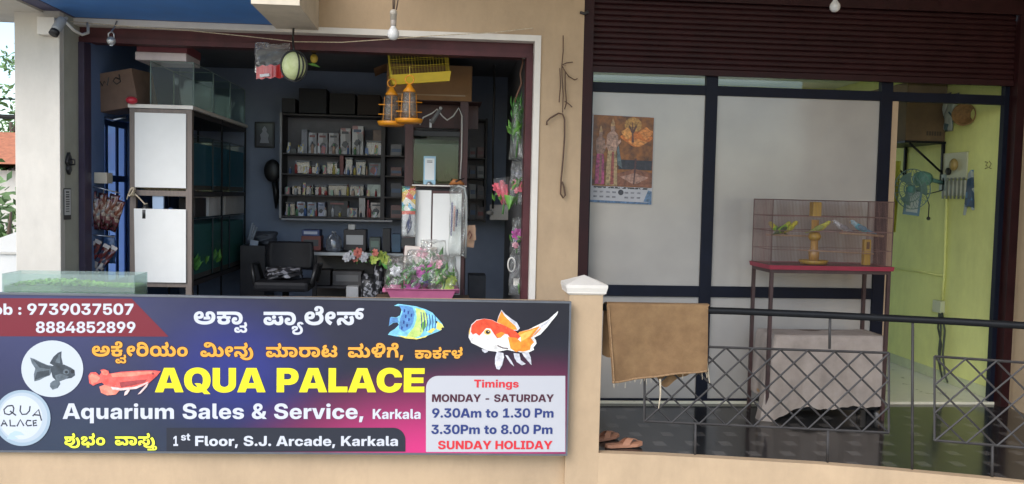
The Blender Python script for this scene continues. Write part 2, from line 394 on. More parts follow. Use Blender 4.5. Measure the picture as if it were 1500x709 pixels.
# right lit room
YB2 = 10.4; ZC2 = 3.15
xl2 = x_sl - .05
MB().box((XR, YP + .07, -.05), (XR + .15, YB2, ZC2)).build('green_wall', C['green_wall'], bld)
bw = MB()
bw.box((xl2, YB2, -.05), (x_sl + .15, YB2 + .15, ZC2)); bw.box((x_sl + 3.0, YB2, -.05), (XR + .15, YB2 + .15, ZC2))
bw.box((x_sl + .15, YB2, -.05), (x_sl + 3.0, YB2 + .15, .3)); bw.box((x_sl + .15, YB2, 3.0), (x_sl + 3.0, YB2 + .15, ZC2))  # wide unseen opening, added to let daylight into the room
bw.build('green_wall', C['green_wall'], bld)
MB().box((xi_r + .142, YP + .07, -.05), (xl2 + .02, YB2, ZC2)).build('green_wall', C['green_wall'], bld)
MB().box((xl2 + .021, YP + .07, ZC2 + .002), (XR + .15, YB2 + .15, ZC2 + .12)).build('ceiling', C['white'], bld)
MB().box((xl2 + .021, YP - .01, -.06), (XR - .002, YB2 - .002, .022)).build('room_floor', mat('pale_floor_tiles', (0.64, 0.62, 0.50), .3, vary=.08), bld)
MB().box((XR - .014, YP + .08, .024), (XR - .001, YB2 - .003, .12)).build('skirting', mat('pale_skirting', (.52, .55, .33), .4), bld)
# brick work under the walkway: fascia following the curved edge, parapet of the left half
fa = MB()
pf = [q + Vector((0, -.012, 0)) for q in front[1:]]
n = len(pf)
V = [Vector((q.x, q.y, -1.2)) for q in pf] + [Vector((q.x, q.y, .012)) for q in pf] + [Vector((q.x, q.y + .07, .012)) for q in pf] + [Vector((q.x, q.y + .07, -1.2)) for q in pf]
Fs = [(a*n+i, a*n+i+1, ((a+1) % 4)*n+i+1, ((a+1) % 4)*n+i) for a in range(4) for i in range(n-1)]
fa.add(V, Fs + [(0, n, 2*n, 3*n), (n-1, 4*n-1, 3*n-1, 2*n-1)])
fa.build('floor_fascia', C['tan'], bld)

# --- parapet carrying the signboard
xq1 = P(831, 600, 5.60).x
pw = MB().box((XLEFT, 5.625, -1.2), (xq1 + .02, 5.93, 1.0))
tag(pw.build('parapet_wall', C['tan'], None, bevel=.008), 'low tan plastered wall under the printed signboard', 'wall')

# --- gate post
xg0, xg1 = P(831, 560, 5.57).x, P(880, 560, 5.57).x
post = thing('gate_post', 'tan plastered post with white pyramid cap beside the signboard', 'post', ((xg0+xg1)/2, 5.57 + (xg1-xg0)/2, 0))
MB().box((xg0, 5.57, -1.2), (xg1, 5.57 + (xg1-xg0), Zof(855, 431, 5.57))).build('shaft', C['tan'], post, bevel=.004)
zc0, zc1, zc2 = Zof(855, 432, 5.57), Zof(855, 417, 5.57), Zof(855, 403, 5.66)
mx_, my_ = (xg0+xg1)/2, 5.57 + (xg1-xg0)/2; hw = (xg1-xg0)/2
cap = MB()
rings = [(hw + .004, zc0), (hw + .018, zc0 + .012), (hw + .018, zc0 + .02), (hw + .026, zc1 - .02), (hw + .026, zc1), (.0, zc2)]
V = []
for r, z in rings: V += [(mx_-r, my_-r, z), (mx_+r, my_-r, z), (mx_+r, my_+r, z), (mx_-r, my_+r, z)]
cap.add(V, [(0,3,2,1)] + [(i*4+k, i*4+(k+1)%4, (i+1)*4+(k+1)%4, (i+1)*4+k) for i in range(5) for k in range(4)])
cap.build('cap', C['trim'], post)

# --- left shop: rolled-up shutter box and jamb rails
sh = thing('shutter_housing', 'maroon steel shutter box over the open left shop with jamb rails', 'shutter', ((xo_l+xo_r)/2, YP, z_trim_b))
zl = Zof(450, 70, YP)
MB().box((xo_l, YP, zl), (xo_r - .002, YP + .24, z_trim_b + .12)).build('housing', C['maroon2'], sh, bevel=.004)
MB().box((xo_l, YP - .02, zl - .02), (xo_r - .002, YP - .002, zl + .02)).build('bottom_lip', C['maroon2'], sh)
MB().box((xo_l, YP - .03, 0), (xo_l + .055, YP + .10, zl - .022)).build('guide_rail', C['purple'], sh)
xg = Xof(766, YP, 300)
MB().box((xg, YP - .03, 0), (xo_r - .002, YP + .115, zl - .022)).build('guide_rail', C['maroon2'], sh)

# --- right shop: corrugated shutter, half pulled down
zsb = Zof(1170, 116, 6.97)
rs = thing('rolling_shutter', 'dark maroon corrugated rolling shutter pulled partly down over glass front', 'shutter', ((x_sl+x_sr)/2, 6.95, zsb))
ga, gb = Xof(863, 6.95, 250), Xof(1479, 6.95, 250)
cur = MB()
pitch = .046; nz = int((3.62 - zsb) / pitch)
prof = []
for i in range(nz + 1):
    for k in range(6):
        t = k / 6; prof.append((6.965 - .006 * math.sin(math.pi * t) ** .8 if t else 6.972, zsb + .05 + (i + t) * pitch))
cur.grid(lambda u, v: Vector((ga + .005 + u * (gb - ga - .01), prof[min(int(round(v * (len(prof)-1))), len(prof)-1)][0], prof[min(int(round(v * (len(prof)-1))), len(prof)-1)][1])), 4, len(prof) - 1, smooth=False)
cur.build('curtain', C['maroon'], rs)
MB().box((ga + .005, 6.945, zsb), (gb - .005, 6.985, zsb + .05)).build('bottom_bar', C['maroon'], rs, bevel=.004)
MB().box((x_sl, 6.905, 0), (ga, 7.04, 3.6)).build('guide_rail', C['maroon'], rs)
MB().box((gb, 6.905, 0), (x_sr - .002, 7.04, 3.6)).build('guide_rail', C['maroon'], rs)
MB().box((x_sl, 6.90, Zof(1170, 10, 6.95)), (x_sr - .004, 6.935, Zof(1170, 10, 6.95) + .6)).build('hood', C['maroon'], rs, bevel=.003)

# --- glazed partition behind it
pt = thing('glazed_partition', 'navy framed shopfront with frosted white panels and an open doorway', 'shopfront', ((ga+gb)/2, YP, 0))
zt0, zt1 = Zof(1150, 143, YP), Zof(1150, 129, YP)
zm0, zm1 = Zof(1080, 436, YP), Zof(1080, 420, YP)
zb1 = Zof(950, 584, YP)
v1a, v1b = Xof(1029, YP, 300), Xof(1046, YP, 300)
v2a, v2b = Xof(1284, YP, 300), Xof(1301, YP, 300)
v3a, v3b = Xof(1464, YP, 300), Xof(1479, YP, 300)
fr = MB()
x0f = ga + .004
for a, b_ in ((x0f, x0f + .02), (v1a, v1b), (v2a, v2b), (v3a, v3b)): fr.box((a, YP + .001, 0.0), (b_, YP + .055, 3.3))
segs = [(x0f + .02, v1a), (v1b, v2a), (v2b, v3a)]
for i, (a, b_) in enumerate(segs):
    fr.box((a, YP + .004, zt0), (b_, YP + .052, zt1))
    if i < 2:
        fr.box((a, YP + .004, zm0), (b_, YP + .052, zm1)); fr.box((a, YP + .004, 0), (b_, YP + .052, zb1))
fr.build('frame', C['navy'], pt, bevel=.002)
def panel_mat():
    m, t, b = _new('frosted_film_panel'); N, L = t.nodes, t.links
    tc = N.new('ShaderNodeTexCoord'); n1 = N.new('ShaderNodeTexNoise'); n1.inputs['Scale'].default_value = 1.6; n1.inputs['Detail'].default_value = 7; L.new(tc.outputs['Object'], n1.inputs[0])
    rp = N.new('ShaderNodeValToRGB'); rp.color_ramp.elements[0].color = (0.33, 0.315, 0.295, 1); rp.color_ramp.elements[1].color = (0.40, 0.38, 0.35, 1); rp.color_ramp.elements[0].position = .35; rp.color_ramp.elements[1].position = .65
    L.new(n1.outputs['Fac'], rp.inputs[0]); L.new(rp.outputs[0], b.inputs['Base Color'])
    b.inputs['Roughness'].default_value = .14; b.inputs['Specular IOR Level'].default_value = .55
    n2 = N.new('ShaderNodeTexNoise'); n2.inputs['Scale'].default_value = 2.2; L.new(tc.outputs['Object'], n2.inputs[0])
    bp = N.new('ShaderNodeBump'); bp.inputs['Strength'].default_value = .12; bp.inputs['Distance'].default_value = .02; L.new(n2.outputs['Fac'], bp.inputs['Height']); L.new(bp.outputs[0], b.inputs['Normal'])
    return m
PM = panel_mat()
for (a, b_) in segs[:2]:
    MB().box((a, YP + .024, zm1), (b_, YP + .032, zt0)).build('panel', PM, pt)
    MB().box((a, YP + .024, zb1), (b_, YP + .032, zm0)).build('panel', PM, pt)
for (a, b_) in segs: MB().box((a, YP + .026, zt1), (b_, YP + .031, 3.25)).build('transom_pane', C['pane'], pt)
MB().box((v2b + .001, YP + .008, .023), (v2b + .055, YP + .16, zt0)).build('door_jamb', C['tan'], pt)

# --- railing
rail_z = 0.985
rl = thing('railing', 'black balcony railing with grey diamond lattice panels', 'railing', (EDGE[3].x, EDGE[3].y, 0))
def edge_y(x):
    for a, b_ in zip(EDGE[:-1], EDGE[1:]):
        if a.x <= x <= b_.x: return a.y + (b_.y - a.y) * (x - a.x) / (b_.x - a.x)
    a, b_ = EDGE[-2], EDGE[-1]; return a.y + (b_.y - a.y) * (x - a.x) / (b_.x - a.x)
def rail_pt(px, py, off=.05):
    """point of the railing surface (a vertical sheet just inside the floor edge) seen at a pixel"""
    q = P(px, py, 5.6)
    for _ in range(12):
        q = P(px, py, edge_y(q.x) + off)
    return q
rp_ = [rail_pt(px, py) for px, py in ((881, 450), (960, 452.5), (1080, 456), (1200, 461), (1300, 466), (1400, 471), (1500, 477), (1570, 481))]
MB().tube(rp_, .024, 10).build('top_rail', C['black_steel'], rl)
def bar(mb, a, b_, wdt=.017):
    mb.tube([a, b_], wdt * .5, 4)
def lattice(x0, x1, top, bot, n, span):
    fr_ = MB(); la = MB()
    T = lambda t: rail_pt(x0 + (x1-x0)*t, top[0] + (top[1]-top[0])*t)
    B = lambda t: rail_pt(x0 + (x1-x0)*t, bot[0] + (bot[1]-bot[0])*t)
    k = 6
    for i in range(k):
        bar(fr_, T(i/k), T((i+1)/k)); bar(fr_, B(i/k), B((i+1)/k))
    bar(fr_, T(0), B(0)); bar(fr_, T(1), B(1))
    fr_.build('lattice_frame', C['grey_steel'], rl)
    for i in range(-span, n + 1):
        for sgn in (1, -1):
            a, e = (i, i + span) if sgn == 1 else (i + span, i)       # top node a to bottom node e
            lo, hi = 0.0, 1.0
            ta, te = a / n, e / n
            # clip to the panel
            s0, s1 = 0.0, 1.0
            for bound in (0, 1):
                if te != ta:
                    s = (bound - ta) / (te - ta)
                    if (ta < 0 and bound == 0) or (ta > 1 and bound == 1): s0 = max(s0, s)
                    if (te < 0 and bound == 0) or (te > 1 and bound == 1): s1 = min(s1, s)
            if s1 - s0 < .05: continue
            f = lambda s: T(ta + (te - ta) * s) * (1 - s) + B(ta + (te - ta) * s) * s + Vector((0, .006 * sgn, 0))
            bar(la, f(s0), f(s1), .013)
    la.build('lattice', C['grey_steel'], rl)
lattice(944, 1302, (505, 517), (617, 634), 9, 3)
lattice(1369, 1640, (522, 541), (645, 668), 6, 3)
for px, ya, yb in ((1216, 463, 511), (1213, 630, 678), (1337, 469, 690), (1019, 619, 672), (1454, 651, 703), (1592, 487, 530)):
    MB().tube([rail_pt(px, ya), rail_pt(px - 1, yb)], .009, 6).build('stanchion', C['grey_steel'], rl)

# ================================================================== THE SIGNBOARD
S0, S1 = P(0, 661, 5.60), P(830, 663, 5.50)
UX = Vector((S1.x - S0.x, S1.y - S0.y, 0)).normalized(); NRM = Vector((UX.y, -UX.x, 0))   # NRM points at the viewer
def suv(px, py):
    d = ray(px, py); t = (S0 - EYE).dot(NRM) / d.dot(NRM); q = EYE + d * t - S0
    return Vector((q.dot(UX), q.z))
def spt(u, v, lift=0.0): return S0 + UX * u + Vector((0, 0, v)) + NRM * lift
sa, sb = suv(-42, 661), suv(828.5, 663)
W0, W1 = sa.x, sb.x; H0, H1 = suv(400, 662).y, suv(400, 437.5).y
sign = thing('signboard', 'wide printed aquarium shop signboard with goldfish and yellow lettering', 'signboard', tuple(spt(0, H0)))
SN = []
def sign_print():
    m, t, b = _new('printed_banner_background'); N, L = t.nodes, t.links
    tc = N.new('ShaderNodeTexCoord')
    def radial(u, v, r, sx=1.0, sy=1.0):
        mp = N.new('ShaderNodeMapping'); mp.vector_type = 'POINT'; L.new(tc.outputs['UV'], mp.inputs[0])
        mp.inputs['Location'].default_value = (-u * sx, -v * sy, 0); mp.inputs['Scale'].default_value = (sx, sy, 1)
        ln = N.new('ShaderNodeVectorMath'); ln.operation = 'LENGTH'; L.new(mp.outputs[0], ln.inputs[0])
        mr = N.new('ShaderNodeMapRange'); mr.interpolation_type = 'SMOOTHSTEP'; mr.inputs[1].default_value = 0; mr.inputs[2].default_value = r; mr.inputs[3].default_value = 1; mr.inputs[4].default_value = 0
        L.new(ln.outputs['Value'], mr.inputs[0]); return mr.outputs[0]
    def over(base, c, fac, k=1.0):
        mx = N.new('ShaderNodeMix'); mx.data_type = 'RGBA'
        ml = N.new('ShaderNodeMath'); ml.operation = 'MULTIPLY'; ml.inputs[1].default_value = k; L.new(fac, ml.inputs[0]); L.new(ml.outputs[0], mx.inputs[0])
        if isinstance(base, tuple): mx.inputs[6].default_value = base
        else: L.new(base, mx.inputs[6])
        mx.inputs[7].default_value = c; return mx.outputs[2]
    uv = lambda px, py: suv(px, py)
    base = srgb(30, 32, 52)
    p = uv(60, 440); o = over(base, srgb(56, 60, 98), radial(p.x, p.y, 1.6, 1, 1.3))
    p = uv(345, 545); o = over(o, srgb(38, 46, 122), radial(p.x, p.y, .75, 1, 1.3), .9)
    p = uv(830, 440); o = over(o, srgb(18, 18, 30), radial(p.x, p.y, 1.5, 1, 1.6), .9)
    p = uv(640, 690); o = over(o, srgb(206, 50, 120), radial(p.x, p.y, 1.15, .75, 1.55))
    p = uv(800, 585); o = over(o, srgb(120, 30, 74), radial(p.x, p.y, .75, .7, 2.0), .8)
    p = uv(120, 660); o = over(o, srgb(48, 62, 80), radial(p.x, p.y, 1.0, .7, 1.5), .7)
    L.new(o, b.inputs['Base Color']); b.inputs['Roughness'].default_value = .33
    nz_ = N.new('ShaderNodeTexNoise'); nz_.inputs['Scale'].default_value = 3.5; nz_.inputs['Detail'].default_value = 3; L.new(tc.outputs['Object'], nz_.inputs[0])
    bp = N.new('ShaderNodeBump'); bp.inputs['Strength'].default_value = .25; bp.inputs['Distance'].default_value = .02; L.new(nz_.outputs[0], bp.inputs['Height']); L.new(bp.outputs[0], b.inputs['Normal'])
    return m
pb = MB()
pb.prism([(W0, H0), (W1, H0), (W1, H1), (W0, H1)], lambda u, v, t: spt(u, v, t), -.02, 0)
panel = pb.build('panel', sign_print(), sign)
uvl = panel.data.uv_layers.new(name='UVMap')
for lp in panel.data.loops:
    q = panel.data.vertices[lp.vertex_index].co + sign.location - S0
    uvl.data[lp.index].uv = (q.dot(UX), q.z)
ef = MB()
ew = .012
for a, b_ in (((W0 - ew, H1), (W1 + ew, H1 + ew)), ((W0 - ew, H0 - ew), (W1 + ew, H0)), ((W1, H0), (W1 + ew, H1)), ((W0 - ew, H0), (W0, H1))):
    ef.prism([(a[0], a[1]), (b_[0], a[1]), (b_[0], b_[1]), (a[0], b_[1])], lambda u, v, t: spt(u, v, t), -.03, .006)
ef.build('frame', mat('grey_sign_frame', (.12, .13, .15), .4, metal=.3), sign)

INK = {}
def ink(r, g, b_, rough=.35):
    k = (r, g, b_)
    if k not in INK: INK[k] = flat('print_ink_%d_%d_%d' % k, srgb(r, g, b_), rough)
    return INK[k]
_lift = [0.0012]
def next_lift():
    _lift[0] += .00005; return _lift[0]
def sheet(name, layers, label=None):
    """layers: (outline in photo pixels, ink); printed sheets lying one on the other on the board"""
    mb = MB(); ms = []
    for pl, c in layers:
        if c not in ms: ms.append(c)
        L_ = next_lift(); uvp = [suv(x, y) for x, y in pl]
        tris = tri2([[(q.x, q.y) for q in uvp]])
        mb.add([spt(u, v, L_) for u, v in tris[0]], tris[1], ms.index(c))
    o = mb.build(name, ms, sign, weld=False, normals=False)
    if label: o['label'] = label
    return o
def tri2(contours):
    vs_, es = [], []
    for c in contours:
        n0 = len(vs_); vs_ += [Vector(q) for q in c]; es += [(n0 + i, n0 + (i + 1) % len(c)) for i in range(len(c))]
    r = delaunay_2d_cdt(vs_, es, [], 0, 1e-7)
    ov, of = r[0], r[2]
    keep = []
    for f in of:
        x = sum(ov[i].x for i in f) / len(f); y = sum(ov[i].y for i in f) / len(f); wn_ = 0
        for c in contours:
            for i in range(len(c)):
                (x0, y0), (x1, y1) = c[i], c[(i + 1) % len(c)]
                if (y0 <= y) != (y1 <= y) and x0 + (y - y0) * (x1 - x0) / (y1 - y0) > x: wn_ += 1 if y1 > y0 else -1
        if wn_:
            a = sum(ov[f[i]].x * ov[f[(i+1) % len(f)]].y - ov[f[(i+1) % len(f)]].x * ov[f[i]].y for i in range(len(f)))
            keep.append(tuple(f) if a > 0 else tuple(reversed(f)))
    return [(q.x, q.y) for q in ov], keep
_tri = {}
def glyph(k):
    if k not in _tri:
        parts_ = GLYPHS[k].split('|'); cs = []
        for c in filter(None, parts_[1:]):
            x = y = 0; pts = []
            for q in c.split(' '):
                dx, dy_ = q.split(','); x += int(dx); y += int(dy_); pts.append((2.0 * x, 2.0 * y))
            cs.append(pts)
        _tri[k] = (2.0 * float(parts_[0]), tri2(cs) if cs else ([], []))
    return _tri[k]
def write(seq, x0, x1, yb, cap, c, label, unit=None, bold=False, track=0, outline=None, em_cap=727.0):
    """a line of lettering from x0 to x1 on baseline yb (photo pixels), capital height cap pixels"""
    keys = seq if isinstance(seq, list) else [('B' + ch if bold and 'B' + ch in GLYPHS else ch) for ch in seq]
    wd = sum(glyph(k)[0] + track for k in keys) - track
    a, b_ = suv(x0, yb), suv(x1, yb)
    top = suv((x0 + x1) / 2, yb - cap).y - suv((x0 + x1) / 2, yb).y
    sx = (b_.x - a.x) / wd; sy = (top / em_cap) if cap else sx
    dv = (b_.y - a.y) / (b_.x - a.x)
    mb = MB(); ms = [c] + ([outline] if outline else [])
    for ps in (([1] if outline else []) + [0]):
        x = 0.0; L_ = next_lift()
        for i, k in enumerate(keys):
            adv, (vv, ff) = glyph(k)
            shifts = [(0, 0)] if ps == 0 else [(28, 0), (-28, 0), (0, 28), (0, -28), (20, 20), (-20, -20), (20, -20), (-20, 20)]
            for q, (ox, oy) in enumerate(shifts):
                mb.add([spt(a.x + (x + px_ + ox) * sx, a.y + (py_ + oy) * sy + dv * (x + px_) * sx, L_ + .000008 * (i % 2) + .000004 * q) for px_, py_ in vv], ff, ps)
            x += adv + track
        _lift[0] += .00004
    o = mb.build('lettering', ms, sign, weld=False, normals=False); o['label'] = label
    return o
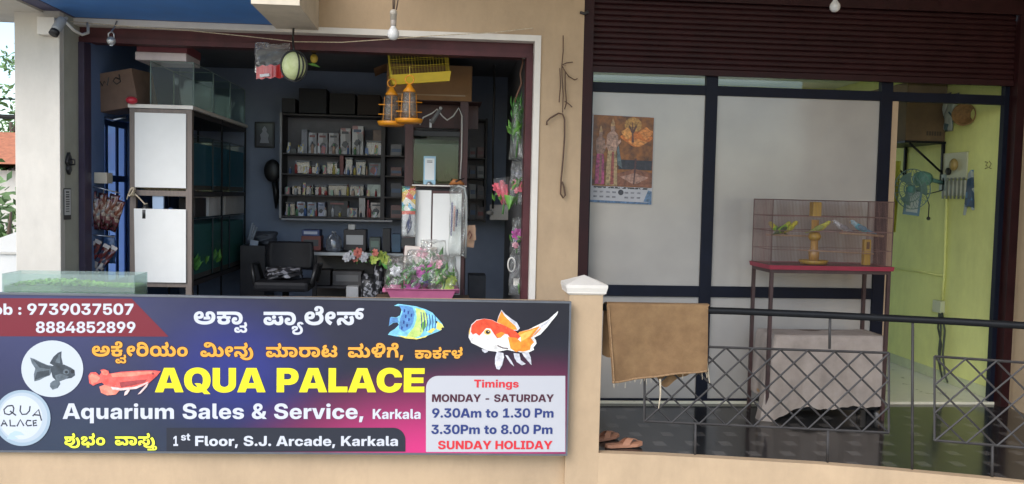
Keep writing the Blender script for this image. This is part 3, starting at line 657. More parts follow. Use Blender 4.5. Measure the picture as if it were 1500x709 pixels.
# letter outlines, in 1/500 of the type size: advance | contour as steps from point to point | ...
GLYPHS={
'k6':'312|154,-6 -26,2 -24,4 -22,9 -20,12 -16,15 -14,18 -9,21 -6,24 -2,27 2,24 5,23 9,21 13,18 16,16 19,12 23,10 26,6 28,2 30,-2 26,-6 22,-10 20,-13 15,-15 12,-19 9,-21 5,-22 2,-24 -2,-26 -5,-24 -10,-20 -12,-18 -17,-16 -19,-12 -23,-9 -25,-5|154,62 20,2 14,6 12,10 8,14 4,15 2,17 -2,19 -5,16 -8,13 -11,10 -14,5 -17,2 -13,-1 -11,-2 -9,-6 -8,-6 -7,-8 -5,-8 -3,-10 -3,-12 0,-11 2,-19 4,-15 9,-13 11,-10 14,-6',
'k9':'496|244,67 31,1 27,3 25,5 21,8 18,10 13,14 10,17 6,20 2,25 -1,8 0,10 -3,8 -3,8 -4,7 -5,6 -6,4 -7,3 -8,1 -6,-1 -4,-2 -5,-3 -3,-5 -2,-6 -2,-6 1,-6 1,-6 4,-5 2,-5 4,-4 6,-3 4,-3 6,-3 6,-2 0,-58 -146,0 0,61 60,0 -3,4 -3,5 -4,5 -2,4 -2,6 -2,6 -2,5 -1,6 0,7 1,12 3,12 5,12 7,10 10,8 12,7 15,5 18,4 20,1 25,-2 23,-5 19,-10 17,-12 14,-14 10,-17 8,-19 5,-20 1,-20 -2,-38 -10,-34 -16,-28 -22,-23 -28,-19 -32,-14 -38,-10 -42,-6 -47,-2 -48,2 -42,8 -37,11 -31,16 -25,19 -20,24 -14,26 -8,29 -3,31 1,26 6,22 9,20 12,18 15,14 18,12 20,8 21,5 23,2 18,-1 16,-4 14,-6 12,-8 10,-11 8,-12 6,-13 4,-14 1,-16 -1,-17 -4,-15 -6,-13 -9,-11 -11,-9 -13,-7 -15,-5 -18,-3 -18,-2 -12,2 -12,2 -11,2 -10,5 -10,5 -9,5 -8,5 -6,6 -6,6 12,56 4,-4 4,-5 4,-5 5,-6 7,-5 6,-5 8,-3 8,-2 10,-1 12,1 11,3 8,4 5,6 4,6 0,8 0,6 -2,6 -4,4 -4,4 -5,2 -7,0 -12,-2 -10,-6 -8,-9 -8,-13 -4,-16 0,-20 0,-10 0,-10 3,-10 4,-10 6,-9 9,-9 10,-9 13,-8 15,-7 18,-6 21,-4 24,-2',
'k23':'329|163,-6 -31,1 -25,4 -22,6 -18,8 -14,9 -11,12 -7,12 -5,13 -1,13 1,8 0,8 2,7 3,7 3,6 5,6 5,6 7,6 7,5 -4,-7 -40,-1 0,57 108,0 4,2 5,3 3,3 4,4 1,4 1,4 -1,5 -1,4 -2,5 -4,4 -4,3 -4,3 46,6 33,-6 3,-4 3,-4 2,-4 2,-4 1,-4 0,-5 0,-3 0,-4 -2,-4 0,-2 -2,-4 -2,-2 99,0 0,-57 -45,1 -2,8 8,-6 8,-5 6,-5 4,-7 4,-7 4,-6 2,-7 1,-8 0,-8 -1,-13 -4,-14 -8,-12 -10,-11 -15,-10 -18,-8 -23,-6 -27,-4|165,64 18,1 14,3 10,6 7,7 4,8 1,9 -1,6 -2,6 -3,6 -5,4 -6,4 -7,3 -9,3 -10,1 -11,1 -12,-1 -10,-1 -9,-3 -7,-3 -5,-4 -5,-5 -3,-5 -2,-6 0,-6 1,-10 5,-8 6,-6 10,-6 14,-3|18,211 0,70 155,0 15,1 12,0 8,1 6,1 6,2 4,2 4,2 2,4 2,2 1,4 1,4 0,5 -1,8 -2,9 -3,8 -5,8 -7,8 -7,10 62,36 15,-20 11,-18 7,-16 6,-16 2,-15 1,-15 -1,-10 -1,-10 -3,-10 -4,-10 -5,-9 -7,-9 -11,-8 -13,-7 -14,-5 -18,-4 -20,-2 -24,-1',
'k33':'470|140,-6 -18,1 -17,3 -15,4 -15,6 -13,8 -12,10 -10,12 -8,14 -7,14 -5,16 -2,18 -2,20 2,24 5,23 8,21 11,17 14,15 18,12 19,9 23,5 24,2 15,0 14,-4 13,-4 12,-7 10,-9 8,-10 7,-12 4,-14 1,-16 -1,-14 -3,-12 -6,-12 -6,-12 -10,-8 -12,-8 -16,-6 -17,-4 -21,0 -12,0 -12,2 -11,3 -11,3 -8,5 -9,5 5,51 6,-3 7,-4 7,-3 9,-3 9,-1 10,-1 10,2 9,2 6,3 4,5 3,5 0,5 0,6 -2,4 -3,4 -3,2 -6,2 -6,0 -5,0 -6,-2 -6,-4 -5,-5 -6,-7 -4,-9 -4,-11 -2,-14 0,-15 0,-5 0,-8 1,-8 3,-8 2,-6 4,-6 4,-4 5,-4 5,-4 7,-2 7,-2 8,-1 7,0 19,1 16,5 10,8 8,10 6,11 4,14 74,0 4,-12 4,-12 7,-10 9,-8 12,-5 16,-1 10,0 8,4 7,4 5,6 3,8 1,10 0,6 -2,8 -4,5 -4,5 -5,6 -7,4 -6,4 -9,2 -9,2 50,40 18,-5 14,-7 14,-9 10,-10 8,-11 7,-12 5,-12 2,-13 1,-13 -3,-26 -8,-24 -16,-18 -20,-14 -26,-9 -33,-3 -15,0 -15,2 -14,4 -13,4 -14,6 -12,9 -12,10 -12,13 -12,14 38,0 -12,-14 -12,-12 -12,-10 -13,-9 -13,-7 -15,-4 -15,-4 -18,-2|104,210 -18,8 -14,10 -10,11 -7,12 -4,11 -1,12 1,12 3,10 6,10 8,10 11,8 14,6 17,6 22,3 25,1 7,-66 -10,-1 -8,-1 -6,-3 -4,-3 -2,-4 0,-4 0,-4 3,-4 4,-4 5,-4 6,-2 8,-3|292,136 0,62 26,0 9,0 8,0 6,2 5,1 5,2 4,3 3,2 2,3 2,3 1,4 1,3 0,4 -2,7 -2,6 -5,6 -7,6 -12,6 -14,4 24,70 32,-10 26,-14 19,-17 13,-19 9,-22 3,-22 -2,-17 -6,-16 -8,-15 -13,-14 -17,-12 -20,-9 -4,-1 -5,-2 -5,-1 -4,-1 -4,-1 -4,-1 -5,0 -5,0 -6,0',
'k42':'394|268,-6 -17,1 -15,3 -15,4 -13,5 -12,7 -12,9 -11,11 -11,11 -12,13 -6,6 -5,6 -4,4 -3,4 -4,2 -3,2 -3,2 -3,0 -3,1 -6,-1 -4,-2 -4,-3 -2,-5 -2,-4 0,-6 0,-8 2,-8 3,-7 4,-8 5,-9 5,-8 -74,-28 -8,12 -7,12 -6,14 -4,15 -2,13 -2,14 2,16 4,16 5,14 9,12 10,10 13,8 15,7 18,4 20,1 19,-2 17,-4 16,-6 16,-10 16,-13 16,-17 7,-8 7,-8 6,-6 6,-6 6,-4 5,-2 5,-2 6,-2 6,0 9,0 7,4 6,5 4,8 2,10 2,12 -2,14 -3,13 -6,14 -7,12 -10,13 -12,11 -12,11 -15,10 -16,8 -195,0 0,70 220,0 15,1 12,0 9,1 6,1 6,2 4,2 3,2 3,4 1,2 1,4 1,4 0,5 -1,8 -2,9 -3,8 -5,8 -6,8 -8,10 62,36 16,-20 10,-18 8,-16 5,-16 3,-15 0,-15 0,-10 -2,-10 -2,-10 -4,-10 -6,-9 -7,-9 -8,-6 -9,-6 -10,-4 -10,-4 -12,-2 -14,-2 -10,0 22,10 14,-10 14,-12 11,-12 10,-13 8,-14 7,-15 5,-15 3,-17 1,-17 -3,-32 -10,-26 -16,-21 -21,-14 -27,-9',
'k46':'463|122,-6 -21,1 -18,4 -16,6 -13,8 -11,9 -8,12 -6,12 -3,14 -2,14 1,13 2,12 3,11 6,10 8,11 10,11 14,10 16,11 19,11 11,8 9,6 6,6 4,4 3,6 0,6 0,4 0,2 -2,2 -2,3 -2,1 -3,2 -3,1 -5,1 -5,0 -8,0 -6,-2 -4,-4 -4,-4 -2,-4 0,-6 0,-4 0,-4 2,-4 0,-4 2,-3 2,-3 -70,-24 -4,6 -4,9 -2,9 -3,10 -1,10 0,10 0,14 4,12 6,12 10,10 11,8 14,8 17,4 20,4 22,1 24,-1 21,-4 17,-6 12,-8 11,-10 7,-10 6,-12 2,-11 2,-11 -1,-12 -3,-12 -4,-10 -5,-10 -8,-10 -11,-10 -12,-10 -15,-10 -19,-12 -12,-8 -9,-6 -6,-6 -3,-4 -2,-6 -1,-4 1,-6 2,-5 4,-4 6,-3 8,-1 8,-1 16,2 13,4 10,8 8,10 5,12 3,14 75,0 2,-16 6,-12 7,-9 9,-7 12,-3 12,-1 14,1 12,5 9,7 7,11 4,12 2,16 -1,15 -3,14 -6,13 -8,12 -8,11 -12,10 -12,9 -14,8 -15,8 33,50 24,-11 22,-13 20,-14 18,-16 16,-16 12,-19 10,-21 6,-22 1,-24 -1,-22 -4,-20 -8,-19 -10,-17 -12,-14 -18,-11 -20,-9 -23,-4 -27,-2 -22,2 -20,4 -18,6 -16,10 -14,12 -14,16 18,-2 -12,-13 -12,-10 -13,-8 -13,-7 -12,-4 -14,-3 -12,-1 -13,-2|185,-73 7,76 72,0 6,-76|258,211 0,70 46,0 16,1 12,0 8,1 6,1 6,2 4,2 4,2 2,4 2,2 1,4 1,4 0,5 -1,8 -2,9 -3,8 -6,8 -6,8 -7,10 62,36 15,-20 11,-18 7,-16 6,-16 2,-15 1,-15 -1,-10 -1,-10 -3,-10 -4,-10 -5,-9 -7,-8 -11,-9 -13,-7 -14,-5 -18,-4 -20,-2 -24,-1',
'k47':'634|126,-6 -22,2 -20,3 -18,7 -16,8 -12,12 -10,13 -8,15 -4,17 -1,18 1,17 4,14 6,14 10,12 10,9 12,8 15,5 16,4 17,1 24,-1 18,-6 15,-8 10,-12 6,-14 2,-16 -1,-5 0,-5 -2,-6 -1,-6 -1,-4 -2,-4 -56,3 0,1 1,2 1,2 0,2 0,1 0,1 -1,5 -1,3 -2,4 -3,2 -4,1 -5,1 -5,-1 -5,-2 -4,-3 -2,-4 -2,-5 -1,-5 1,-9 5,-7 7,-6 10,-4 14,-2 16,-2 19,2 15,4 11,8 8,10 6,12 3,14 74,0 2,-16 4,-12 7,-9 8,-7 9,-3 10,-1 11,1 8,3 7,6 4,9 2,9 0,12 0,10 -2,10 -3,10 -5,10 -5,10 -7,9 -7,9 -9,8 -10,8 -10,8 -12,7 -12,6 94,13 14,-10 13,-12 11,-12 10,-13 8,-13 8,-15 4,-16 3,-17 1,-17 -2,-25 -4,-20 -8,-18 -10,-13 -12,-11 -14,-8 -16,-6 -16,-3 -17,-1 -17,0 -16,3 -14,3 -12,6 -12,6 -11,8 -9,10 -10,10 -10,12 35,-2 -12,-12 -12,-10 -12,-10 -13,-7 -13,-7 -14,-4 -16,-4 -17,-2|16,211 0,70 274,0 14,1 12,0 9,1 7,1 5,2 4,2 3,2 3,4 1,2 2,4 0,4 0,5 0,8 -2,9 -4,8 -4,8 -6,8 -8,10 62,36 15,-20 11,-18 8,-16 4,-16 3,-15 1,-15 0,-10 -2,-10 -3,-10 -4,-10 -5,-9 -8,-9 -10,-8 -13,-7 -15,-5 -16,-4 -22,-2 -24,-1|492,-6 -26,2 -25,6 -22,10 -21,14 -22,17 -20,21 44,51 12,-14 12,-12 12,-10 13,-7 15,-4 16,-2 16,2 12,4 11,8 8,10 5,14 1,15 -1,16 -4,14 -6,13 -8,11 -10,11 -11,9 -13,9 -13,8 -15,8 44,70 22,-12 20,-13 18,-15 18,-16 14,-20 12,-20 10,-22 4,-25 2,-27 -1,-24 -5,-22 -7,-20 -11,-17 -14,-14 -16,-12 -20,-8 -23,-5',
'k48':'710|172,-6 -28,2 -26,4 -20,8 -19,9 -16,12 -13,14 -11,15 -8,16 -7,18 -4,17 -2,18 -1,17 2,26 6,24 9,22 14,20 17,18 21,14 24,10 28,6 31,3 27,-1 24,-5 21,-7 18,-10 15,-12 14,-14 10,-15 8,-16 7,-17 4,-18 3,-17 0,-17 -2,-28 -6,-24 -10,-23 -13,-20 -17,-17 -20,-14 -24,-10 -27,-6|170,67 12,1 12,2 11,4 9,6 8,8 7,10 5,11 2,13 2,15 -2,15 -2,13 -4,13 -6,11 -8,9 -10,8 -10,6 -13,3 -15,1 -12,0 -12,-3 -11,-5 -9,-6 -8,-7 -7,-10 -5,-11 -2,-14 -2,-16 2,-14 2,-14 5,-12 6,-11 8,-9 9,-8 12,-5 12,-3|384,-6 -26,2 -24,6 -22,8 -21,13 -19,16 -20,19 36,62 12,-16 14,-14 12,-10 14,-8 14,-4 17,-2 15,2 14,4 10,8 8,10 4,14 2,15 -2,15 -3,14 -6,14 -8,11 -10,11 -11,10 -13,8 -13,8 -15,8 41,46 22,-11 21,-12 19,-13 18,-14 15,-16 12,-17 9,-19 6,-20 1,-24 -1,-18 -2,-18 -4,-16 -7,-14 -7,-14 -10,-11 -12,-9 -12,-9 -14,-7 -16,-4 -18,-3|570,-6 -26,2 -24,6 -22,9 -20,13 -20,16 -20,20 36,60 13,-16 13,-14 12,-10 14,-8 14,-4 18,-2 15,2 13,4 10,8 8,10 5,14 1,15 0,16 -4,14 -6,13 -8,11 -10,11 -12,9 -12,9 -14,8 -14,8 43,70 21,-12 21,-13 19,-15 17,-16 15,-20 12,-20 8,-22 6,-25 2,-27 -2,-24 -4,-22 -8,-20 -10,-17 -14,-14 -17,-12 -19,-8 -24,-5|508,296 -1,-10 -1,-10 -4,-10 -4,-10 -5,-9 -7,-8 -10,-9 -13,-7 -15,-5 -17,-4 -21,-2 -24,-1 -62,0 0,70 43,0 15,1 12,0 8,1 7,1 5,2 4,2 4,2 2,4 2,2 1,4 1,4 0,5 0,8 -2,9 -4,8 -5,8 -6,8 -7,10 62,36 14,-20 12,-18 7,-16 5,-16 2,-15',
'k52':'397|200,-6 -18,0 -16,2 -16,4 -14,5 -12,6 -9,8 -7,9 -4,10 -2,13 1,7 2,7 3,7 5,7 6,6 7,6 18,-17 -28,4 -23,7 -21,9 -18,12 -14,14 -12,16 -8,17 -5,18 -1,19 1,18 4,16 7,16 10,13 12,11 14,10 17,7 19,5 21,1 15,-1 14,-3 13,-5 11,-6 10,-8 9,-10 7,-12 3,-14 1,-16 0,-13 -4,-12 -4,-11 -8,-10 -8,-8 -12,-6 -13,-6 -15,-2 -16,-2 -16,1 -16,1 -13,4 -13,4 -10,4 -7,4 3,40 7,-3 7,-3 8,-4 8,-2 10,-2 9,0 12,0 9,2 6,4 5,5 3,6 0,7 0,6 -2,4 -2,4 -4,3 -6,1 -6,1 -9,-1 -9,-4 -6,-5 -6,-7 -3,-10 -1,-10 0,-8 2,-8 2,-8 4,-6 6,-6 6,-6 10,-4 12,-4 16,-4 17,-2 21,-2 25,0 29,1 25,4 19,6 14,8 8,11 2,13 0,8 -4,7 -5,6 -7,6 -8,4 -10,3 -36,0 0,70 14,0 16,1 12,0 8,1 6,1 6,2 4,2 4,2 2,4 2,2 1,4 1,4 0,5 -1,8 -2,9 -3,8 -5,8 -7,8 -7,10 62,36 15,-20 12,-18 7,-16 5,-16 2,-15 2,-15 -2,-18 -4,-16 -8,-14 -10,-11 -13,-9 -15,-8 -6,16 11,-3 10,-5 9,-6 8,-7 6,-8 6,-9 4,-10 2,-10 0,-12 0,-13 -4,-13 -4,-11 -7,-11 -9,-9 -10,-9 -11,-7 -13,-7 -14,-4 -15,-5 -17,-3 -17,-2 19,21 6,-6 6,-7 4,-6 3,-6 2,-8 1,-10 -3,-16 -9,-13 -14,-11 -19,-9 -25,-5|202,46 8,1 6,1 5,2 3,2 3,4 1,6 -2,4 -2,4 -4,2 -4,3 -7,2 -7,1 -7,-1 -6,-1 -5,-3 -4,-3 -2,-4 -2,-4 1,-4 3,-4 2,-4 6,-2 6,-1',
'k54':'363|154,-6 -26,1 -24,3 -22,6 -20,8 -16,9 -13,12 -10,15 -5,16 -2,19 1,16 4,13 7,12 9,10 12,9 14,7 17,7 18,5 21,6 13,2 10,4 8,2 6,2 6,4 4,3 2,3 2,5 0,5 0,4 -2,4 -2,2 -2,3 -2,2 -4,1 -4,2 -4,0 -4,0 -5,0 -4,0 -4,-2 -3,-1 -4,-2 -2,-3 -2,-2 -1,-4 0,-4 0,-2 0,-2 1,-2 0,-3 1,-3 1,-2 -81,-25 -3,6 -2,6 -2,6 -2,6 0,6 0,6 1,10 5,9 6,8 11,8 13,6 15,6 19,3 20,3 22,0 16,0 14,-3 14,-4 14,-6 12,-7 10,-8 7,-10 5,-12 1,-12 -1,-14 -2,-12 -6,-10 -6,-10 -10,-8 -12,-6 -14,-6 -18,-6 -21,-5 -13,-3 -11,-2 -9,-2 -6,-2 -6,-3 -3,-3 -2,-2 -1,-4 -1,-4 1,-4 1,-3 3,-3 4,-3 6,-3 8,-2 9,-1 11,-1 14,0 22,1 20,3 18,5 14,7 12,8 10,10 8,12 4,14 1,14 -1,16 -2,15 -6,13 -6,10 -6,10 -8,8 -8,7 -8,6 -8,5 1,15 47,11 20,-10 18,-11 14,-12 11,-13 9,-14 7,-14 5,-15 2,-15 2,-14 -3,-28 -7,-24 -11,-23 -16,-19 -21,-17 -26,-13 -30,-10 -36,-6|16,211 0,70 190,0 15,1 11,0 10,1 6,1 5,2 4,2 3,2 3,4 2,2 1,4 0,4 1,5 -1,8 -2,9 -4,8 -4,8 -6,8 -8,10 62,36 15,-20 11,-18 8,-16 5,-16 3,-15 0,-15 0,-10 -2,-10 -2,-10 -4,-10 -6,-9 -7,-9 -7,-6 -8,-4 -8,-5 -10,-4 -10,-3 -12,-2 -14,-2 -14,0 -17,-1 -39,0 -38,11 -51,-11',
'k56':'394|269,-6 -17,1 -16,3 -14,4 -14,6 -12,6 -12,10 -11,10 -11,11 -12,13 -6,6 -5,6 -4,4 -3,4 -4,2 -3,2 -3,2 -3,0 -3,1 -6,-1 -4,-2 -4,-3 -2,-5 -2,-4 0,-6 0,-8 2,-8 3,-7 4,-8 5,-9 5,-8 -74,-28 -8,12 -7,12 -6,14 -4,15 -2,13 -2,14 2,16 4,16 5,14 9,12 10,10 13,8 15,7 18,4 20,1 12,0 12,-2 10,-4 11,-4 11,-6 10,-6 10,-10 12,-10 11,-13 7,-7 6,-7 6,-5 6,-6 6,-4 6,-2 6,-2 6,-2 6,0 9,0 7,4 6,4 4,8 2,8 2,10 -1,12 -3,12 -4,12 -4,12 -7,12 -7,10 74,30 10,-16 10,-18 6,-18 5,-18 3,-18 1,-18 -3,-30 -10,-26 -16,-19 -20,-14 -28,-8|204,131 -12,1 -10,4 -8,6 -6,8 -4,8 -1,10 1,12 4,8 6,8 8,6 10,4 12,2 12,-2 10,-4 9,-6 7,-8 3,-8 1,-12 -1,-10 -3,-9 -6,-7 -9,-6 -10,-4|16,211 0,70 220,0 16,1 12,0 8,1 6,1 6,2 4,2 3,2 3,4 2,2 0,4 1,4 1,5 -1,8 -2,9 -3,8 -6,8 -6,8 -7,10 61,36 16,-20 11,-18 7,-16 5,-16 3,-15 1,-15 -1,-10 -1,-10 -3,-10 -4,-10 -6,-9 -6,-9 -12,-8 -12,-7 -14,-5 -18,-4 -20,-2 -25,-1',
'k60':'262|244,128 -2,-27 -4,-24 -10,-21 -12,-18 -14,-16 -18,-12 -20,-9 -23,-5 -25,-2 -22,1 -20,4 -18,6 -15,9 -13,10 -9,13 -7,15 -4,16 -2,18 1,14 3,12 4,12 6,10 8,8 10,8 11,5 13,3 13,1 16,-1 13,-4 10,-6 6,-9 5,-10 1,-11 -1,-11 -3,-9 -4,-7 -8,-5 -8,-4 -11,0 -5,0 -6,1 -6,1 -6,4 -4,4 -4,6 8,10 -1,-2 -1,-3 0,-3 0,-2 0,-2 0,-2 1,-8 3,-8 4,-7 8,-6 10,-4 13,-1 12,1 11,3 9,4 7,6 7,8 5,9 4,11 2,11 0,13 0,14 -2,12 -4,10 -5,10 -7,9 -7,7 -7,5 -6,5 -8,3 -8,3 -10,2 -11,2 -13,2 -16,1 -18,0 -172,0 0,70 184,0 26,-1 22,-1 20,-3 16,-3 16,-4 13,-5 13,-7 10,-7 10,-8 15,-14 11,-17 9,-18 7,-21 3,-21',
'k74':'248|238,202 -2,-16 -4,-14 -6,-14 -8,-11 -11,-9 -13,-8 -15,-5 -17,-3 -20,-2 -21,2 -19,4 -16,6 -13,8 -11,9 -10,9 11,56 3,-4 4,-6 5,-6 5,-5 6,-5 8,-4 7,-3 9,-2 8,-1 13,1 10,3 8,4 5,6 4,6 1,8 -1,6 -2,6 -3,4 -5,4 -4,2 -7,0 -7,0 -8,-3 -7,-3 -6,-6 -5,-6 -4,-8 -4,-10 -2,-10 0,-13 0,-13 0,-16 4,-14 6,-12 8,-11 9,-11 11,-8 12,-9 13,-8 13,-7 -43,-66 -22,12 -19,14 -18,15 -16,17 -14,18 -10,19 -8,21 -4,24 -2,25 2,25 5,24 9,20 12,17 14,15 18,12 20,8 22,5 23,2 20,-1 18,-4 16,-6 13,-8 12,-10 8,-12 6,-13 4,-15',
'k93':'305|296,212 -157,0 -9,0 -7,-1 -5,-1 -4,0 -4,-1 -3,-1 -3,-2 -2,-2 -2,-2 -2,-2 0,-4 0,-3 0,-3 0,-3 2,-3 2,-2 2,-2 2,-2 2,-1 4,-1 4,-1 5,-1 6,0 7,0 76,0 0,-69 -70,0 -5,0 -5,-1 -4,0 -3,0 -3,0 -2,0 -2,-1 -2,-1 -2,0 -4,-2 -2,-2 -2,-2 -2,-2 0,-3 -1,-3 1,-4 1,-4 2,-3 3,-3 4,-2 4,0 5,-2 5,0 6,0 11,0 0,-70 -19,0 -12,0 -14,2 -12,2 -13,2 -11,4 -12,6 -10,6 -8,8 -6,9 -6,11 -3,13 -1,15 0,9 2,9 4,8 4,8 5,8 7,7 8,7 8,6 11,4 -2,-14 -14,9 -12,9 -11,12 -7,12 -5,16 -2,18 2,10 2,10 3,8 5,8 6,8 6,6 8,6 8,4 10,4 10,4 11,2 13,2 14,2 16,1 19,0 151,0',
'k111':'24|50,-88 0,-12 -2,-12 -4,-10 -6,-8 -6,-8 -7,-6 -11,-6 -11,-6 -13,-4 -16,-2 -18,-1 -22,-1 -176,0 0,52 156,0 -10,-5 -2,5 -1,4 -1,6 0,5 -1,5 0,6 1,11 2,11 5,10 7,9 8,9 10,7 12,5 16,4 16,1 24,-2 18,-7 14,-11 10,-15 6,-16|-50,-92 0,-6 0,-4 1,-4 1,-4 2,-4 0,-2 -8,4 18,0 10,1 10,2 6,3 6,4 3,7 1,9 0,6 -2,5 -4,5 -4,2 -6,2 -8,2 -8,-2 -6,-2 -6,-4 -4,-6 -2,-7',
'k121':'144|5,-209 -23,1 -18,3 -16,5 -14,7 -10,8 -7,9 -5,10 -4,10 0,10 0,8 2,8 2,6 3,6 5,6 6,6 8,6 10,6 12,6 8,4 6,4 3,2 3,3 1,3 1,2 -1,2 -1,2 -2,2 -2,2 -4,0 -6,0 -6,0 -4,0 -3,-2 -3,-2 -1,-2 -1,-4 1,-2 0,-2 1,-2 0,-2 2,-1 0,-2 -44,-15 -2,5 -2,5 -2,6 -2,6 -1,6 0,6 1,12 6,10 10,9 14,7 16,4 22,0 16,0 12,-2 11,-4 9,-4 6,-6 4,-7 4,-7 2,-7 0,-8 0,-7 -1,-6 -2,-6 -3,-6 -4,-6 -6,-6 -8,-6 -10,-6 -12,-6 -8,-4 -6,-4 -4,-2 -2,-4 -2,-4 0,-3 0,-3 1,-4 3,-2 3,-2 5,-2 6,-2 7,-2 9,0 10,0 18,0 15,3 11,5 10,5 6,7 4,6 4,8 2,6 0,7 0,10 -3,9 -4,9 -5,9 -6,8 -6,7 -6,7 -7,8 -7,7 -6,7 -6,8 -5,8 -4,10 -2,8 -1,10 1,13 3,11 6,8 7,8 9,6 10,4 10,2 11,2 11,1 18,-1 15,-4 13,-8 10,-9 8,-13 4,-16 -50,-8 -2,4 -1,2 -1,3 -2,3 -2,1 -3,1 -2,1 -3,1 -2,0 -4,0 -3,-2 -3,-2 -2,-2 -2,-2 0,-4 1,-4 3,-6 3,-5 5,-6 6,-6 6,-7 8,-7 6,-8 7,-9 7,-8 6,-10 4,-11 4,-12 2,-13 2,-14 -2,-9 -1,-10 -3,-11 -4,-11 -6,-11 -8,-10 -10,-9 -12,-8 -16,-7 -18,-5 -20,-3',
'k126':'78|-125,-188 -23,2 -18,6 -15,10 -11,14 -6,16 -2,19 2,17 6,14 10,12 12,10 14,5 17,1 15,0 12,-4 10,-7 6,-9 4,-10 2,-12 0,-4 -1,-4 -1,-4 -1,-3 -1,-3 -2,-2 -37,2 1,2 0,1 0,1 0,2 0,2 0,3 0,3 -2,2 -2,2 -2,0 -2,0 -3,0 -3,-2 -2,-2 -2,-3 -1,-4 -1,-5 2,-7 2,-5 4,-5 6,-3 8,-2 11,-1 9,1 8,1 6,3 4,2 4,4 3,5 2,5 1,4 1,5 50,0 3,-9 3,-8 5,-5 5,-4 7,-3 8,0 9,0 7,2 4,4 4,4 2,6 1,8 -1,10 -4,10 -8,8 -8,8 -10,6 -12,4 39,24 9,-4 10,-6 8,-7 8,-8 8,-9 6,-9 4,-11 3,-12 1,-12 -2,-18 -6,-16 -11,-12 -15,-10 -18,-5 -21,-1 -13,0 -11,2 -9,2 -10,4 -8,6 -7,6 -7,7 -8,8 -8,9 37,-1 -9,-9 -8,-8 -8,-7 -8,-6 -9,-5 -9,-4 -10,-2 -13,-2|-84,-75 0,48 73,0 9,0 6,1 6,0 3,1 3,1 2,2 2,2 1,2 1,2 0,2 0,2 0,2 0,7 -2,7 -2,6 -4,8 -5,7 -5,7 48,21 9,-14 7,-13 4,-13 4,-11 1,-10 1,-10 -2,-13 -4,-11 -6,-10 -7,-7 -10,-6 -11,-5 -12,-2 -14,-2 -14,-1',
'k134':'329|163,-6 -31,1 -25,4 -22,6 -18,8 -14,9 -11,12 -7,12 -5,13 -1,13 1,8 0,8 2,7 3,7 3,6 5,6 5,6 7,6 7,5 -4,-7 -40,-1 0,57 108,0 4,2 5,3 3,3 4,4 1,4 1,4 -1,5 -1,4 -2,5 -4,4 -4,3 -4,3 46,6 33,-6 3,-4 3,-4 2,-4 2,-4 1,-4 0,-5 0,-3 0,-4 -2,-4 0,-2 -2,-4 -2,-2 99,0 0,-57 -45,1 -2,8 8,-6 8,-5 6,-5 4,-7 4,-7 4,-6 2,-7 1,-8 0,-8 -1,-13 -4,-14 -8,-12 -10,-11 -15,-10 -18,-8 -23,-6 -27,-4|165,64 18,1 14,3 10,6 7,7 4,8 1,9 -1,6 -2,6 -3,6 -5,4 -6,4 -7,3 -9,3 -10,1 -11,1 -12,-1 -10,-1 -9,-3 -7,-3 -5,-4 -5,-5 -3,-5 -2,-6 0,-6 1,-10 5,-8 6,-6 10,-6 14,-3|18,211 0,70 220,0 0,-70',
'k152':'447|126,-6 -22,2 -20,3 -18,7 -16,8 -12,12 -10,13 -8,15 -4,17 -1,18 1,17 4,14 6,14 10,12 10,9 12,8 15,5 16,4 17,1 24,-1 18,-6 15,-8 10,-12 6,-14 2,-16 -1,-5 0,-5 -2,-6 -1,-6 -1,-4 -2,-4 -56,3 0,1 1,2 1,2 0,2 0,1 0,1 -1,5 -1,3 -2,4 -3,2 -4,1 -5,1 -5,-1 -5,-2 -4,-3 -2,-4 -2,-4 -1,-6 1,-9 5,-7 7,-6 10,-4 14,-3 16,-1 19,2 15,4 10,8 9,9 6,12 3,14 74,0 2,-15 5,-12 7,-10 8,-6 8,-3 11,-1 8,0 7,2 4,2 4,4 4,4 2,6 2,5 0,5 0,6 0,12 -2,12 -4,12 -6,12 -6,12 -7,10 74,30 11,-16 8,-18 8,-18 4,-18 3,-19 1,-19 -2,-22 -4,-18 -8,-16 -10,-13 -12,-11 -14,-8 -16,-6 -16,-3 -18,-1 -17,0 -15,3 -14,3 -13,6 -11,6 -11,8 -10,10 -9,10 -10,12 35,-2 -12,-12 -12,-10 -12,-10 -13,-7 -13,-7 -14,-4 -16,-4 -17,-2|233,128 -12,2 -11,3 -8,5 -6,8 -3,10 -1,10 1,11 3,9 7,8 9,6 10,4 11,0 12,0 11,-4 8,-6 6,-8 4,-10 1,-10 -1,-10 -4,-10 -6,-8 -8,-5 -10,-3|16,211 0,70 342,0 0,-70',
